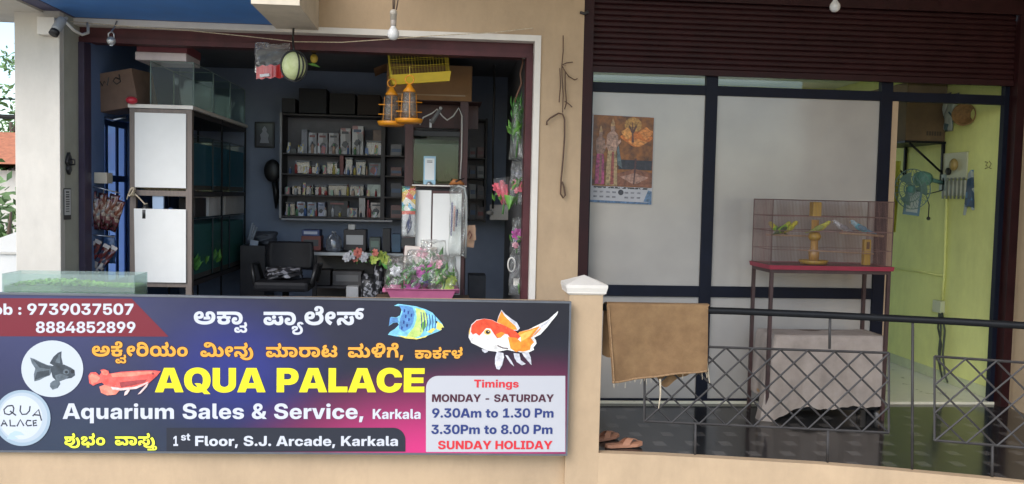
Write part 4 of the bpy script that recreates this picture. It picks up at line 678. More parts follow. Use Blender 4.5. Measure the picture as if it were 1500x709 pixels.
'k156':'634|126,-6 -22,2 -20,3 -18,7 -16,8 -12,12 -10,13 -8,15 -4,17 -1,18 1,17 4,14 6,14 10,12 10,9 12,8 15,5 16,4 17,1 24,-1 18,-6 15,-8 10,-12 6,-14 2,-16 -1,-5 0,-5 -2,-6 -1,-6 -1,-4 -2,-4 -56,3 0,1 1,2 1,2 0,2 0,1 0,1 -1,5 -1,3 -2,4 -3,2 -4,1 -5,1 -5,-1 -5,-2 -4,-3 -2,-4 -2,-5 -1,-5 1,-9 5,-7 7,-6 10,-4 14,-2 16,-2 19,2 15,4 11,8 8,10 6,12 3,14 74,0 2,-16 4,-12 7,-9 8,-7 9,-3 10,-1 11,1 8,3 7,6 4,9 2,9 0,12 0,10 -2,10 -3,10 -5,10 -5,10 -7,9 -7,9 -9,8 -10,8 -10,8 -12,7 -12,6 94,13 14,-10 13,-12 11,-12 10,-13 8,-13 8,-15 4,-16 3,-17 1,-17 -2,-25 -4,-20 -8,-18 -10,-13 -12,-11 -14,-8 -16,-6 -16,-3 -17,-1 -17,0 -16,3 -14,3 -12,6 -12,6 -11,8 -9,10 -10,10 -10,12 35,-2 -12,-12 -12,-10 -12,-10 -13,-7 -13,-7 -14,-4 -16,-4 -17,-2|16,211 0,70 274,0 14,1 12,0 9,1 7,1 5,2 4,2 3,2 3,4 1,2 2,4 0,4 0,5 0,8 -2,9 -4,8 -4,8 -6,8 -8,10 62,36 15,-20 11,-18 8,-16 4,-16 3,-15 1,-15 0,-10 -2,-10 -3,-10 -4,-10 -5,-9 -8,-9 -10,-8 -13,-7 -15,-5 -16,-4 -22,-2 -24,-1|492,-6 -26,2 -23,6 -23,9 -20,13 -20,16 -19,20 36,60 13,-16 12,-14 13,-10 13,-8 16,-4 16,-2 16,2 12,4 11,8 8,10 5,14 1,15 -1,15 -4,15 -6,13 -8,11 -10,11 -11,10 -13,8 -14,8 -14,8 36,46 24,-11 22,-12 20,-13 18,-16 15,-16 13,-18 9,-20 5,-22 2,-24 0,-16 -3,-16 -4,-14 -5,-14 -8,-13 -10,-11 -10,-10 -13,-8 -15,-7 -16,-5 -19,-3|446,211 0,70 100,0 0,-70',
'k158':'354|176,-6 -31,2 -29,4 -25,9 -21,11 -19,15 -15,17 -10,21 -6,23 -2,26 0,15 3,15 4,13 6,13 8,11 9,11 12,8 14,8 15,8 11,-13 -82,0 0,70 265,0 0,-70 -7,0 2,10 12,-8 11,-8 9,-9 8,-10 6,-11 6,-11 3,-13 2,-13 1,-16 -2,-25 -6,-23 -10,-20 -14,-18 -18,-15 -22,-11 -26,-9 -28,-5|177,67 16,1 14,3 12,5 11,7 8,9 6,10 5,10 3,12 0,14 0,14 -4,13 -4,11 -8,10 -8,9 -10,7 -12,5 -14,3 -15,1 -15,-1 -14,-3 -13,-5 -11,-8 -8,-8 -6,-11 -6,-11 -2,-13 -1,-13 2,-22 7,-17 12,-14 15,-10 19,-6',
'k161':'448|126,-6 -22,2 -20,3 -18,7 -16,8 -12,12 -10,13 -8,15 -4,17 -1,18 1,17 4,14 6,14 10,12 10,9 12,8 15,5 16,4 17,1 24,-1 18,-6 15,-8 10,-12 6,-14 2,-16 -1,-5 0,-5 -2,-6 -1,-6 -1,-4 -2,-4 -56,3 0,1 1,2 1,2 0,2 0,1 0,1 -1,5 -1,3 -2,4 -3,2 -4,1 -5,1 -5,-1 -5,-2 -4,-3 -2,-4 -2,-5 -1,-5 1,-9 5,-7 7,-6 10,-4 14,-2 16,-2 19,2 15,4 11,8 8,10 6,12 3,14 74,0 2,-16 4,-12 7,-9 8,-7 9,-3 10,-1 11,1 8,3 7,6 4,9 2,9 0,12 0,10 -2,10 -3,10 -5,10 -5,10 -7,9 -7,9 -9,8 -10,8 -10,8 -12,7 -12,6 94,12 14,-11 13,-11 11,-12 10,-13 8,-13 8,-15 4,-15 3,-17 1,-17 -2,-25 -4,-20 -8,-18 -10,-13 -12,-11 -14,-8 -16,-6 -16,-3 -17,-1 -17,0 -16,3 -14,3 -12,6 -12,6 -11,8 -9,10 -10,10 -10,12 35,-2 -12,-12 -12,-10 -12,-10 -13,-7 -13,-7 -14,-4 -16,-4 -17,-2|16,211 0,70 352,0 0,-70',
'k201':'584|269,-6 -17,1 -16,3 -14,4 -14,6 -12,6 -12,10 -11,10 -11,11 -12,13 -6,6 -5,6 -4,4 -3,4 -4,2 -3,2 -3,2 -3,0 -3,1 -6,-1 -4,-2 -4,-3 -2,-5 -2,-4 0,-6 0,-8 2,-8 3,-7 4,-8 5,-9 5,-8 -74,-28 -8,12 -7,12 -6,14 -4,15 -2,13 -2,14 2,16 4,16 5,14 9,12 10,10 13,8 15,7 18,4 20,1 12,0 12,-2 10,-4 11,-4 11,-6 10,-6 10,-10 12,-10 11,-13 7,-7 6,-7 6,-5 6,-6 6,-4 6,-2 6,-2 6,-2 6,0 9,0 7,4 6,4 4,8 2,8 2,10 -1,12 -3,12 -4,12 -4,12 -7,12 -7,10 74,30 10,-16 10,-18 6,-18 5,-18 3,-18 1,-18 -3,-30 -10,-26 -16,-19 -20,-14 -28,-8|204,131 -12,1 -10,4 -8,6 -6,8 -4,8 -1,10 1,12 4,8 6,8 8,6 10,4 12,2 12,-2 10,-4 9,-6 7,-8 3,-8 1,-12 -1,-10 -3,-9 -6,-7 -9,-6 -10,-4|16,211 0,70 288,0 0,-70|490,118 -28,4 -24,8 -20,16 -14,20 -9,26 -3,32 0,10 2,26 5,24 9,20 11,18 15,14 16,11 19,8 21,5 22,1 17,-1 15,-1 14,-3 12,-3 11,-5 10,-4 -33,-50 -7,3 -7,3 -6,2 -8,1 -8,1 -8,0 -10,0 -10,-3 -8,-3 -8,-6 -6,-8 -6,-8 -3,-12 -3,-12 0,-15 0,-25 0,-11 2,-9 4,-9 6,-6 7,-4 9,-1 5,0 5,2 4,2 2,4 2,4 1,6 0,4 -1,2 -1,4 -1,2 -2,2 -2,1 -4,2 -4,1 -4,2 -6,0 -6,1 -7,0 -168,0 0,70 162,0 18,-1 17,-2 14,-2 14,-5 12,-7 11,-8 7,-7 6,-9 6,-9 4,-11 2,-11 0,-13 -2,-23 -8,-19 -14,-16 -16,-11 -21,-7',
'k228':'653|122,-6 -22,2 -20,3 -17,7 -15,8 -13,12 -10,13 -7,15 -5,17 -1,18 1,17 4,14 7,14 8,12 11,9 13,8 14,5 16,4 18,1 22,-1 20,-6 14,-8 10,-12 6,-14 2,-16 0,-5 -1,-5 -1,-6 -2,-6 -2,-4 -2,-4 -54,3 0,1 0,2 0,2 0,2 0,1 0,1 0,5 -2,3 -2,4 -2,2 -4,1 -5,1 -5,-1 -4,-2 -4,-3 -4,-4 -2,-5 0,-5 2,-9 4,-7 7,-6 10,-4 13,-2 18,-2 18,2 14,4 12,8 8,10 6,12 4,14 74,0 2,-16 4,-12 8,-9 9,-7 11,-3 12,-1 5,0 5,1 6,1 6,2 4,4 5,4 4,6 4,7 3,9 2,10 2,12 0,14 -2,28 -4,26 -6,26 -9,24 -11,22 -13,20 -15,18 -16,15 -18,12 -20,9 -20,6 -21,2 -9,-1 -7,-1 -5,-3 -4,-3 -2,-6 -2,-5 2,-5 2,-5 4,-4 4,-3 6,-1 6,-1 10,2 9,3 7,6 5,7 3,8 2,10 70,-6 -6,-18 -8,-17 -10,-13 -11,-12 -13,-10 -14,-6 -14,-5 -17,-3 -17,0 -18,0 -15,2 -15,5 -14,6 -11,9 -9,10 -8,12 -4,13 -1,16 1,15 4,12 6,12 10,11 11,9 15,7 17,5 21,4 22,0 36,-2 33,-6 30,-10 27,-15 26,-18 21,-21 19,-24 16,-28 12,-29 8,-33 6,-33 2,-36 -1,-25 -3,-22 -4,-20 -6,-16 -7,-14 -8,-13 -9,-11 -10,-8 -10,-7 -10,-5 -12,-4 -10,-3 -12,-1 -10,-2 -10,0 -17,0 -15,3 -14,3 -12,6 -12,6 -10,8 -10,10 -10,10 -9,12 35,-2 -12,-12 -12,-10 -12,-10 -12,-7 -14,-7 -14,-4 -16,-4 -18,-2|512,-6 -26,2 -25,6 -22,10 -21,14 -21,17 -21,21 44,51 12,-14 12,-12 12,-10 13,-7 15,-4 16,-2 16,2 12,4 11,8 7,10 6,14 1,15 -1,16 -4,14 -6,13 -8,11 -10,11 -11,9 -13,9 -13,8 -15,8 44,70 21,-12 21,-13 18,-15 18,-16 14,-20 12,-20 9,-22 5,-25 2,-27 -1,-24 -5,-22 -8,-20 -10,-17 -14,-14 -16,-12 -20,-8 -23,-5',
'k230':'354|176,-6 -31,2 -29,5 -24,9 -22,12 -19,16 -15,20 -10,23 -6,26 -2,29 1,24 5,20 7,19 10,17 12,15 14,13 15,11 16,9 18,6 18,6 18,2 18,2 17,-2 16,-2 14,-4 11,-6 11,-6 9,-6 7,-8 6,-6 5,-8 2,2 -5,10 -6,12 -7,10 -8,10 -8,9 -9,9 -10,6 -11,7 -12,5 -12,4 -14,2 -15,1 -15,-1 -11,-3 -8,-5 -5,-6 -4,-8 -1,-8 1,-6 1,-6 3,-5 2,-5 4,-4 4,-5 -54,-41 -12,13 -10,13 -6,15 -5,15 -3,13 0,13 1,20 5,18 9,15 11,12 14,10 16,7 18,5 20,3 20,1 28,-1 26,-6 22,-8 22,-12 18,-14 18,-16 12,-16 10,-16 10,-18 8,-18 6,-20 4,-21 4,-22 1,-23 1,-24 -2,-36 -6,-30 -12,-26 -14,-21 -18,-17 -22,-14 -26,-8 -28,-6|177,67 16,1 14,3 12,5 11,7 8,9 6,10 5,10 3,12 0,14 0,14 -4,13 -4,11 -8,10 -8,9 -10,7 -12,5 -14,3 -15,1 -15,-1 -14,-3 -13,-5 -11,-8 -8,-8 -6,-11 -6,-11 -2,-13 -1,-13 2,-22 7,-17 12,-14 15,-10 19,-6',
'k232':'413|200,-6 -18,0 -16,2 -16,4 -14,5 -12,6 -9,8 -7,9 -4,10 -2,13 1,7 2,7 3,7 5,7 6,6 7,6 18,-17 -28,4 -23,7 -21,9 -18,12 -14,14 -12,16 -8,17 -5,18 -1,19 1,18 4,16 7,16 10,13 12,11 14,10 17,7 19,5 21,1 15,-1 14,-3 14,-5 11,-6 10,-8 8,-10 7,-12 3,-14 1,-16 0,-13 -4,-12 -4,-11 -8,-10 -8,-8 -12,-6 -13,-6 -15,-2 -16,-2 -16,1 -16,1 -13,4 -13,4 -10,4 -7,4 3,40 7,-3 7,-3 8,-4 8,-2 10,-2 9,0 12,0 9,2 6,4 5,5 3,6 0,7 0,6 -2,4 -2,4 -4,3 -6,1 -6,1 -9,-1 -9,-4 -6,-5 -6,-7 -3,-10 -1,-10 0,-8 2,-8 2,-8 4,-6 6,-6 6,-6 10,-4 12,-4 16,-4 17,-2 21,-2 25,0 27,2 22,6 18,8 15,9 11,11 8,14 6,14 3,15 1,16 0,15 -2,14 -2,13 -4,13 -4,12 -6,12 -7,10 -8,8 -9,8 -10,6 -11,2 -13,2 -6,-1 -6,-1 -4,-3 -4,-3 -2,-6 -1,-5 1,-5 2,-5 4,-4 6,-3 5,-1 7,-1 10,2 8,3 7,6 5,7 3,8 2,10 59,-3 -5,-19 -7,-18 -8,-14 -10,-12 -12,-9 -12,-7 -15,-5 -15,-3 -17,0 -12,0 -11,2 -12,2 -10,4 -10,4 -9,6 -8,6 -7,8 -5,10 -5,10 -2,10 0,12 2,22 8,18 15,14 19,12 24,6 28,2 25,-1 23,-5 22,-8 19,-10 17,-12 14,-15 13,-17 10,-18 8,-20 5,-20 4,-20 1,-22 -1,-26 -4,-23 -7,-21 -9,-18 -10,-16 -12,-14 -14,-12 -15,-9 -15,-8 -16,-6 -16,-5 -16,-2 18,21 6,-6 6,-7 4,-6 3,-6 2,-8 1,-10 -3,-16 -9,-13 -14,-11 -19,-9 -25,-5|202,46 8,1 6,1 5,2 3,2 3,4 1,6 -2,4 -2,4 -4,2 -4,3 -7,2 -7,1 -7,-1 -6,-1 -5,-3 -4,-3 -2,-4 -2,-4 1,-4 3,-4 2,-4 6,-2 6,-1',
'k240':'329|163,-6 -31,1 -25,4 -22,6 -18,8 -14,9 -11,12 -7,12 -5,13 -1,13 1,8 0,8 2,7 3,7 3,6 5,6 5,6 7,6 7,5 -4,-7 -40,-1 0,57 108,0 4,2 5,3 3,3 4,4 1,4 1,4 -1,5 -1,4 -2,5 -4,4 -4,3 -4,3 46,6 33,-6 3,-4 3,-4 2,-4 2,-4 1,-4 0,-5 0,-3 0,-4 -2,-4 0,-2 -2,-4 -2,-2 99,0 0,-57 -45,1 -2,8 8,-6 8,-5 6,-5 4,-7 4,-7 4,-6 2,-7 1,-8 0,-8 -1,-13 -4,-14 -8,-12 -10,-11 -15,-10 -18,-8 -23,-6 -27,-4|165,64 18,1 14,3 10,6 7,7 4,8 1,9 -1,6 -2,6 -3,6 -5,4 -6,4 -7,3 -9,3 -10,1 -11,1 -12,-1 -10,-1 -9,-3 -7,-3 -5,-4 -5,-5 -3,-5 -2,-6 0,-6 1,-10 5,-8 6,-6 10,-6 14,-3|18,211 0,70 149,0 15,1 13,0 10,2 8,2 7,3 6,3 3,4 3,4 2,4 2,5 0,5 1,6 -1,8 -2,7 -5,7 -7,4 -8,4 -10,1 -9,-1 -8,-2 -7,-4 -6,-6 -2,-6 -2,-9 0,-2 0,-1 0,-2 0,-2 1,-3 1,-3 -24,30 2,3 4,3 3,2 4,0 3,2 4,0 8,-1 8,-3 6,-4 4,-5 4,-7 0,-7 0,-9 -4,-7 -5,-6 -7,-5 -10,-2 -12,0 -13,0 -11,4 -8,7 -6,9 -4,11 -1,13 1,10 4,11 4,11 8,9 10,9 12,7 16,5 16,4 20,0 22,-1 19,-5 17,-6 14,-10 12,-12 9,-13 7,-15 4,-16 0,-18 0,-16 -4,-15 -4,-13 -7,-10 -8,-10 -9,-9 -8,-5 -8,-4 -9,-4 -11,-3 -12,-3 -12,-2 -15,-2 -15,0 -18,-1',
'k242':'360|180,211 -10,-1 -10,-2 -8,-5 -8,-7 -6,-7 -6,-9 -5,-10 -4,-12 -4,-12 -1,-8 -2,-8 -2,-10 -1,-11 -1,-12 -1,-13 -1,-14 0,-14 0,-16 0,-40 -87,0 0,59 1,25 2,23 4,22 5,21 8,18 10,18 13,15 16,13 18,10 16,-13 -96,0 0,70 172,0 16,1 12,0 10,2 8,2 6,3 6,3 4,4 2,4 3,4 1,5 1,5 1,6 -2,8 -2,7 -4,7 -7,4 -9,4 -10,1 -8,-1 -8,-2 -8,-4 -5,-6 -3,-6 -1,-9 0,-2 0,-1 0,-2 1,-2 0,-3 0,-3 -24,30 3,3 3,3 4,2 4,0 3,2 3,0 8,-1 8,-3 6,-4 5,-5 3,-7 1,-7 -1,-9 -3,-7 -5,-6 -8,-5 -10,-2 -12,0 -12,0 -11,4 -9,7 -6,9 -3,11 -1,13 0,10 4,11 5,11 8,9 10,9 12,7 15,5 17,4 20,0 21,-1 20,-5 16,-6 14,-10 12,-12 10,-13 6,-15 4,-16 1,-18 -1,-16 -2,-14 -6,-14 -6,-11 -8,-10 -10,-8 -11,-7 -12,-6 -13,-4 5,4 17,-14 14,-14 10,-17 8,-17 7,-18 3,-20 3,-20 1,-20 1,-22 0,-60 -87,0 0,38 0,18 0,16 -2,14 0,14 -1,12 -1,11 -2,10 -2,9 -2,8 -6,17 -8,15 -8,12 -10,10 -13,6',
'k265':'432|218,-6 -42,2 -36,8 -33,11 -27,16 -24,19 -18,23 -12,26 -8,29 -2,30 1,26 5,23 10,21 12,18 14,14 18,12 20,8 22,5 24,2 19,-1 17,-4 14,-6 13,-8 10,-10 9,-12 5,-13 3,-15 2,-16 -2,-16 -3,-14 -6,-14 -9,-11 -10,-9 -13,-8 -15,-5 -18,-3 -18,-2 -14,2 -13,2 -12,2 -11,5 -10,5 -9,5 -7,5 -8,6 -6,6 12,57 4,-5 4,-6 5,-6 5,-5 6,-5 8,-4 7,-3 9,-2 8,-1 13,1 11,3 7,4 6,5 3,7 1,8 -1,6 -2,6 -3,4 -5,4 -5,2 -7,0 -6,-1 -8,-2 -6,-4 -7,-5 -5,-8 -5,-9 -3,-11 -2,-14 -1,-16 1,-16 4,-16 8,-14 10,-13 14,-11 16,-9 20,-7 24,-4 27,-2 23,2 21,2 18,6 16,6 13,9 11,11 7,12 6,14 1,16 -2,16 -5,16 -8,14 -12,12 -14,11 -16,9 42,50 20,-10 16,-10 16,-12 14,-12 11,-14 9,-14 6,-17 4,-19 2,-20 -2,-26 -7,-26 -11,-24 -16,-20 -20,-18 -27,-16 -32,-11 -38,-7|248,211 0,70 23,0 15,1 13,0 10,2 8,2 7,3 5,3 4,4 3,4 2,4 2,5 0,5 0,6 0,8 -3,7 -5,7 -6,4 -8,4 -11,1 -9,-1 -7,-2 -7,-4 -6,-6 -3,-6 -1,-9 0,-2 0,-1 0,-2 0,-2 0,-3 1,-3 -24,30 3,3 3,3 4,2 3,0 4,2 4,0 8,-1 7,-3 7,-4 4,-5 4,-7 0,-7 -1,-9 -3,-7 -6,-6 -7,-5 -9,-2 -12,0 -13,0 -11,4 -8,7 -6,9 -4,11 -2,13 2,10 3,11 5,11 8,9 10,9 12,7 15,5 17,4 20,0 22,-1 18,-5 18,-6 14,-10 12,-12 8,-13 7,-15 4,-16 1,-18 0,-16 -4,-15 -4,-13 -8,-10 -8,-10 -8,-9 -8,-5 -8,-4 -10,-4 -10,-3 -12,-3 -13,-2 -14,-2 -16,0 -17,-1',
'k276':'151|-177,30 11,-11 12,-11 12,-8 13,-8 13,-7 15,-5 16,-4 17,-2 19,-2 22,2 19,4 16,7 12,9 11,12 9,13 5,16 3,17 2,20 -2,26 -6,25 -10,24 -12,23 -16,22 -18,23 69,47 25,-30 20,-32 14,-30 10,-30 6,-32 2,-32 0,-26 -4,-23 -6,-21 -8,-20 -11,-18 -13,-16 -16,-14 -18,-12 -21,-8 -23,-8 -26,-4 -28,0 -24,0 -24,4 -21,4 -21,7 -20,9 -18,11 -20,13 -18,14 -18,16',
' ':'134',
'&':'332|136,-6 -24,2 -22,4 -20,8 -16,10 -15,12 -11,15 -8,16 -6,17 -1,18 1,14 2,12 4,10 6,11 7,9 9,10 10,10 13,9 13,9 77,50 5,4 5,4 3,4 4,4 2,4 2,4 2,4 0,3 0,4 0,7 -3,6 -5,6 -6,4 -8,2 -8,2 -6,-1 -6,-1 -5,-2 -5,-3 -3,-3 -3,-5 -2,-5 -2,-5 0,-6 0,-7 2,-7 4,-7 4,-8 4,-8 7,-8 7,-9 9,-10 9,-11 174,-196 -86,0 -146,158 -10,12 -9,12 -9,11 -8,12 -8,13 -6,12 -5,14 -3,14 -1,14 1,18 5,16 7,16 10,13 12,11 14,10 16,7 18,5 20,0 18,0 17,-4 15,-7 14,-9 11,-10 9,-13 6,-14 4,-15 2,-16 -1,-10 -2,-11 -3,-10 -4,-10 -6,-9 -6,-10 -8,-8 -9,-8 -10,-8 -75,-54 -6,-6 -7,-6 -5,-6 -4,-6 -3,-8 -1,-8 1,-8 2,-7 3,-6 5,-6 5,-5 7,-4 7,-2 9,-2 9,0 12,0 12,4 13,4 12,8 11,8 10,10 10,12 8,12 7,14 5,16 3,16 1,16 68,0 0,-19 -2,-19 -4,-18 -4,-18 -7,-17 -8,-15 -10,-15 -11,-13 -14,-11 -22,-13 -14,-8 -16,-8 -16,-6 -17,-4 -17,-3',
',':'134|15,-79 17,141 79,0 -37,-141',
'-':'322|245,174 0,-66 -167,0 0,66',
'.':'134|68,-4 -12,1 -12,5 -9,7 -7,9 -5,12 -1,12 1,12 5,10 7,10 9,8 12,4 12,2 12,-2 10,-4 10,-8 8,-10 4,-10 2,-12 -2,-12 -4,-12 -8,-9 -10,-7 -10,-5',
'0':'322|161,-6 -30,2 -27,8 -24,13 -20,17 -16,22 -14,26 -9,30 -5,33 -2,37 2,36 5,34 9,30 14,26 16,22 20,17 24,13 27,7 30,3 31,-3 26,-7 24,-13 20,-17 17,-22 13,-26 10,-30 5,-34 2,-36 -2,-37 -5,-33 -10,-30 -13,-26 -17,-22 -20,-17 -24,-13 -26,-8|161,63 14,1 12,6 11,7 8,11 8,14 5,16 4,19 3,21 0,24 0,23 -3,21 -4,20 -5,16 -8,14 -8,10 -11,8 -12,6 -14,1 -13,-1 -13,-6 -10,-8 -9,-10 -8,-14 -5,-16 -3,-20 -3,-21 -1,-23 1,-24 3,-21 3,-19 5,-16 8,-14 9,-11 10,-7 13,-6',
'1':'322|44,0 0,69 246,0 0,-69|216,364 0,-364 -84,0 0,285 -1,0 -83,-52 0,75 90,56',
'2':'322|28,0 0,62 134,113 10,7 8,8 8,8 7,7 7,8 5,8 4,9 3,10 0,10 0,10 -2,9 -4,8 -5,7 -6,6 -7,4 -8,4 -10,2 -10,1 -11,-1 -9,-2 -10,-5 -8,-5 -6,-8 -6,-9 -3,-11 -3,-11 0,-13 -81,0 2,26 5,24 10,21 12,19 16,15 20,12 21,9 25,6 26,2 25,-2 23,-4 22,-8 18,-11 16,-13 12,-16 10,-18 6,-20 2,-23 -1,-17 -3,-16 -6,-14 -8,-14 -9,-14 -11,-12 -13,-14 -15,-13 -15,-13 -69,-58 0,-1 151,0 0,-69',
'3':'322|159,-6 -29,2 -26,6 -24,10 -19,13 -16,16 -13,18 -8,20 -6,21 -2,22 84,0 0,-11 3,-11 4,-10 5,-8 8,-8 8,-6 9,-4 11,-2 10,-1 12,1 10,2 8,4 8,6 7,6 5,8 4,9 3,9 1,11 -2,11 -2,8 -4,8 -6,8 -7,6 -9,4 -10,4 -11,2 -13,0 -50,0 0,50 80,76 -146,0 0,70 246,0 0,-66 -113,-104 0,18 28,0 24,-2 21,-6 18,-10 14,-12 12,-14 8,-16 4,-18 2,-20 -2,-22 -6,-21 -9,-19 -13,-17 -17,-14 -19,-11 -22,-9 -26,-5',
'4':'322|8,74 0,68 154,222 86,0 -152,-223 0,-1 218,0 0,-66|188,0 0,95 0,29 0,102 80,0 0,-226',
'5':'322|160,-6 -26,2 -23,5 -21,8 -20,11 -16,14 -13,16 -11,20 -6,21 -4,23 82,0 2,-10 2,-9 5,-8 5,-8 8,-6 8,-5 8,-4 10,-2 11,-2 11,2 10,2 9,4 7,6 8,7 5,9 4,10 3,10 0,12 0,11 -3,11 -4,10 -5,8 -7,8 -8,6 -9,4 -10,2 -10,1 -14,-1 -12,-3 -11,-5 -9,-7 -6,-9 -5,-9 -79,0 10,215 243,0 0,-70 -165,0 -6,-72 10,7 10,7 11,4 12,4 13,2 14,1 16,-1 16,-3 14,-5 14,-8 14,-8 12,-10 10,-12 10,-14 7,-14 5,-15 4,-17 0,-16 -2,-24 -5,-23 -10,-20 -13,-19 -16,-14 -20,-13 -22,-9 -24,-6',
'7':'322|56,0 147,291 0,1 -173,0 0,72 262,0 0,-70 -148,-294',
'8':'322|161,-6 -27,2 -26,4 -22,7 -20,10 -18,12 -13,15 -10,16 -6,18 -2,20 1,16 4,15 6,13 9,12 11,10 12,9 15,7 16,6 18,3 0,-1 -23,6 -20,9 -16,13 -12,15 -7,19 -3,20 2,20 6,16 10,16 12,14 16,12 18,9 21,7 23,4 25,2 25,-2 24,-4 20,-6 19,-10 15,-12 13,-14 9,-15 6,-17 2,-20 -3,-20 -7,-19 -12,-15 -16,-13 -20,-9 -22,-6 0,1 17,-3 17,-6 14,-7 12,-9 12,-10 8,-12 6,-13 4,-15 2,-16 -2,-20 -7,-18 -10,-16 -13,-15 -18,-12 -20,-10 -22,-7 -26,-4|161,55 11,1 9,2 9,4 8,4 6,6 6,7 4,8 2,9 1,8 -1,10 -2,8 -4,8 -6,8 -6,6 -8,4 -9,4 -9,2 -11,1 -11,-1 -9,-2 -9,-4 -8,-4 -6,-6 -6,-8 -4,-8 -2,-8 -1,-10 1,-9 2,-9 4,-7 6,-7 6,-6 8,-4 9,-4 9,-2|161,218 9,0 9,2 7,4 8,4 5,4 5,7 3,7 2,8 1,8 -1,9 -2,8 -3,7 -5,6 -5,5 -7,5 -8,2 -9,2 -9,0 -9,0 -9,-2 -7,-2 -8,-5 -5,-5 -5,-6 -3,-7 -2,-8 -1,-9 1,-8 2,-8 3,-7 5,-6 5,-5 8,-4 7,-4 9,-2',
'9':'322|158,369 28,-2 24,-5 22,-9 20,-12 16,-15 14,-18 10,-20 6,-22 2,-23 -1,-19 -4,-20 -7,-19 -9,-19 -11,-20 -14,-22 -85,-124 -93,0 112,162 19,0 -3,-5 -4,-5 -6,-6 -6,-5 -6,-5 -8,-4 -10,-3 -10,-2 -12,-1 -24,2 -20,5 -20,8 -16,11 -14,14 -12,16 -8,18 -4,21 -2,23 2,23 6,22 10,19 12,18 16,15 20,12 22,9 23,5|162,302 -11,0 -10,-3 -9,-5 -8,-5 -7,-7 -5,-8 -5,-10 -3,-10 0,-10 0,-12 3,-10 5,-8 5,-9 7,-7 8,-6 9,-4 10,-2 11,-1 10,1 10,2 8,4 8,6 8,7 5,9 4,8 3,10 0,12 0,10 -3,10 -4,10 -5,8 -8,7 -8,5 -8,5 -10,3',
':':'134|68,-4 -12,1 -12,5 -9,7 -7,9 -5,12 -1,12 1,12 5,10 7,10 9,8 12,4 12,2 12,-2 10,-4 10,-8 8,-10 4,-10 2,-12 -2,-12 -4,-12 -8,-9 -10,-7 -10,-5|68,158 -12,1 -12,5 -9,7 -7,10 -5,11 -1,12 1,12 5,10 7,10 9,8 12,4 12,2 12,-2 10,-4 10,-8 8,-10 4,-10 2,-12 -2,-12 -4,-11 -8,-10 -10,-7 -10,-5',
'A':'369|1,0 125,364 116,0 126,-364 -98,0 -50,160 -8,26 -8,28 -8,26 -7,28 -9,30 -8,31 24,0 -8,-31 -8,-30 -8,-28 -8,-26 -8,-28 -8,-26 -52,-160|87,70 0,68 195,0 0,-68',
'D':'353|158,0 -96,0 0,73 92,0 21,1 19,4 15,8 13,9 11,12 8,15 6,18 3,20 2,22 -2,22 -3,20 -6,18 -9,15 -10,12 -14,9 -16,7 -18,4 -21,1 -93,0 0,74 98,0 36,-2 32,-8 28,-12 26,-18 21,-20 17,-26 12,-28 8,-32 2,-36 -2,-36 -8,-32 -12,-28 -17,-26 -21,-20 -25,-18 -29,-12 -32,-8|112,364 0,-364 -88,0 0,364',
'F':'296|24,0 0,364 262,0 0,-75 -174,0 0,-77 163,0 0,-72 -163,0 0,-140',
'H':'361|24,0 0,364 88,0 0,-142 138,0 0,142 88,0 0,-364 -88,0 0,148 -138,0 0,-148',
'I':'206|14,0 0,70 46,0 0,224 -46,0 0,70 178,0 0,-70 -45,0 0,-224 45,0 0,-70',
'J':'286|136,-6 -36,4 -30,10 -24,17 -19,23 -11,30 -4,35 0,27 82,0 0,-28 2,-13 4,-11 6,-9 8,-7 10,-3 11,-1 12,1 10,3 8,7 6,9 3,11 2,13 0,252 88,0 0,-254 -4,-34 -12,-28 -18,-24 -25,-16 -31,-10',
'K':'353|88,64 0,108 8,10 8,10 8,11 8,10 9,11 8,10 9,10 8,10 8,10 82,100 102,0 -152,-182 -8,0|24,0 0,364 88,0 0,-90 0,-98 0,-42 0,-134|251,0 -99,156 52,66 148,-222',
'L':'283|24,0 0,364 88,0 0,-290 160,0 0,-74',
'M':'454|24,0 0,364 130,0 46,-143 3,-9 3,-11 4,-12 3,-13 4,-12 3,-14 4,-14 4,-13 3,-13 3,-12 2,-10 3,-9 -23,0 2,9 4,10 2,12 4,13 3,13 3,14 4,14 4,12 4,13 2,12 4,11 2,9 47,143 130,0 0,-364 -87,0 0,158 1,8 0,10 0,12 1,12 0,14 0,14 1,14 0,14 1,14 0,14 0,14 0,14 10,0 -4,-14 -3,-14 -4,-14 -4,-15 -4,-15 -4,-14 -3,-14 -4,-12 -4,-12 -3,-12 -3,-10 -3,-8 -52,-158 -71,0 -53,158 -3,8 -3,10 -3,12 -4,12 -4,12 -4,14 -4,14 -4,15 -4,15 -4,14 -4,14 -4,14 12,0 0,-14 0,-14 1,-14 0,-14 1,-14 0,-14 0,-14 1,-14 0,-12 1,-12 0,-10 0,-8 0,-158',
'N':'366|24,0 0,364 90,0 104,-166 4,-6 4,-8 6,-10 6,-10 6,-11 6,-11 6,-12 6,-10 6,-11 -10,-24 -1,13 -1,14 0,14 0,16 -1,15 0,15 -1,13 0,11 0,10 0,158 88,0 0,-364 -90,0 -96,152 -4,8 -6,9 -7,11 -7,12 -8,14 -8,14 -8,16 -8,15 -9,15 17,8 0,-18 2,-16 0,-16 0,-16 1,-14 0,-13 0,-11 0,-10 1,-8 0,-152',
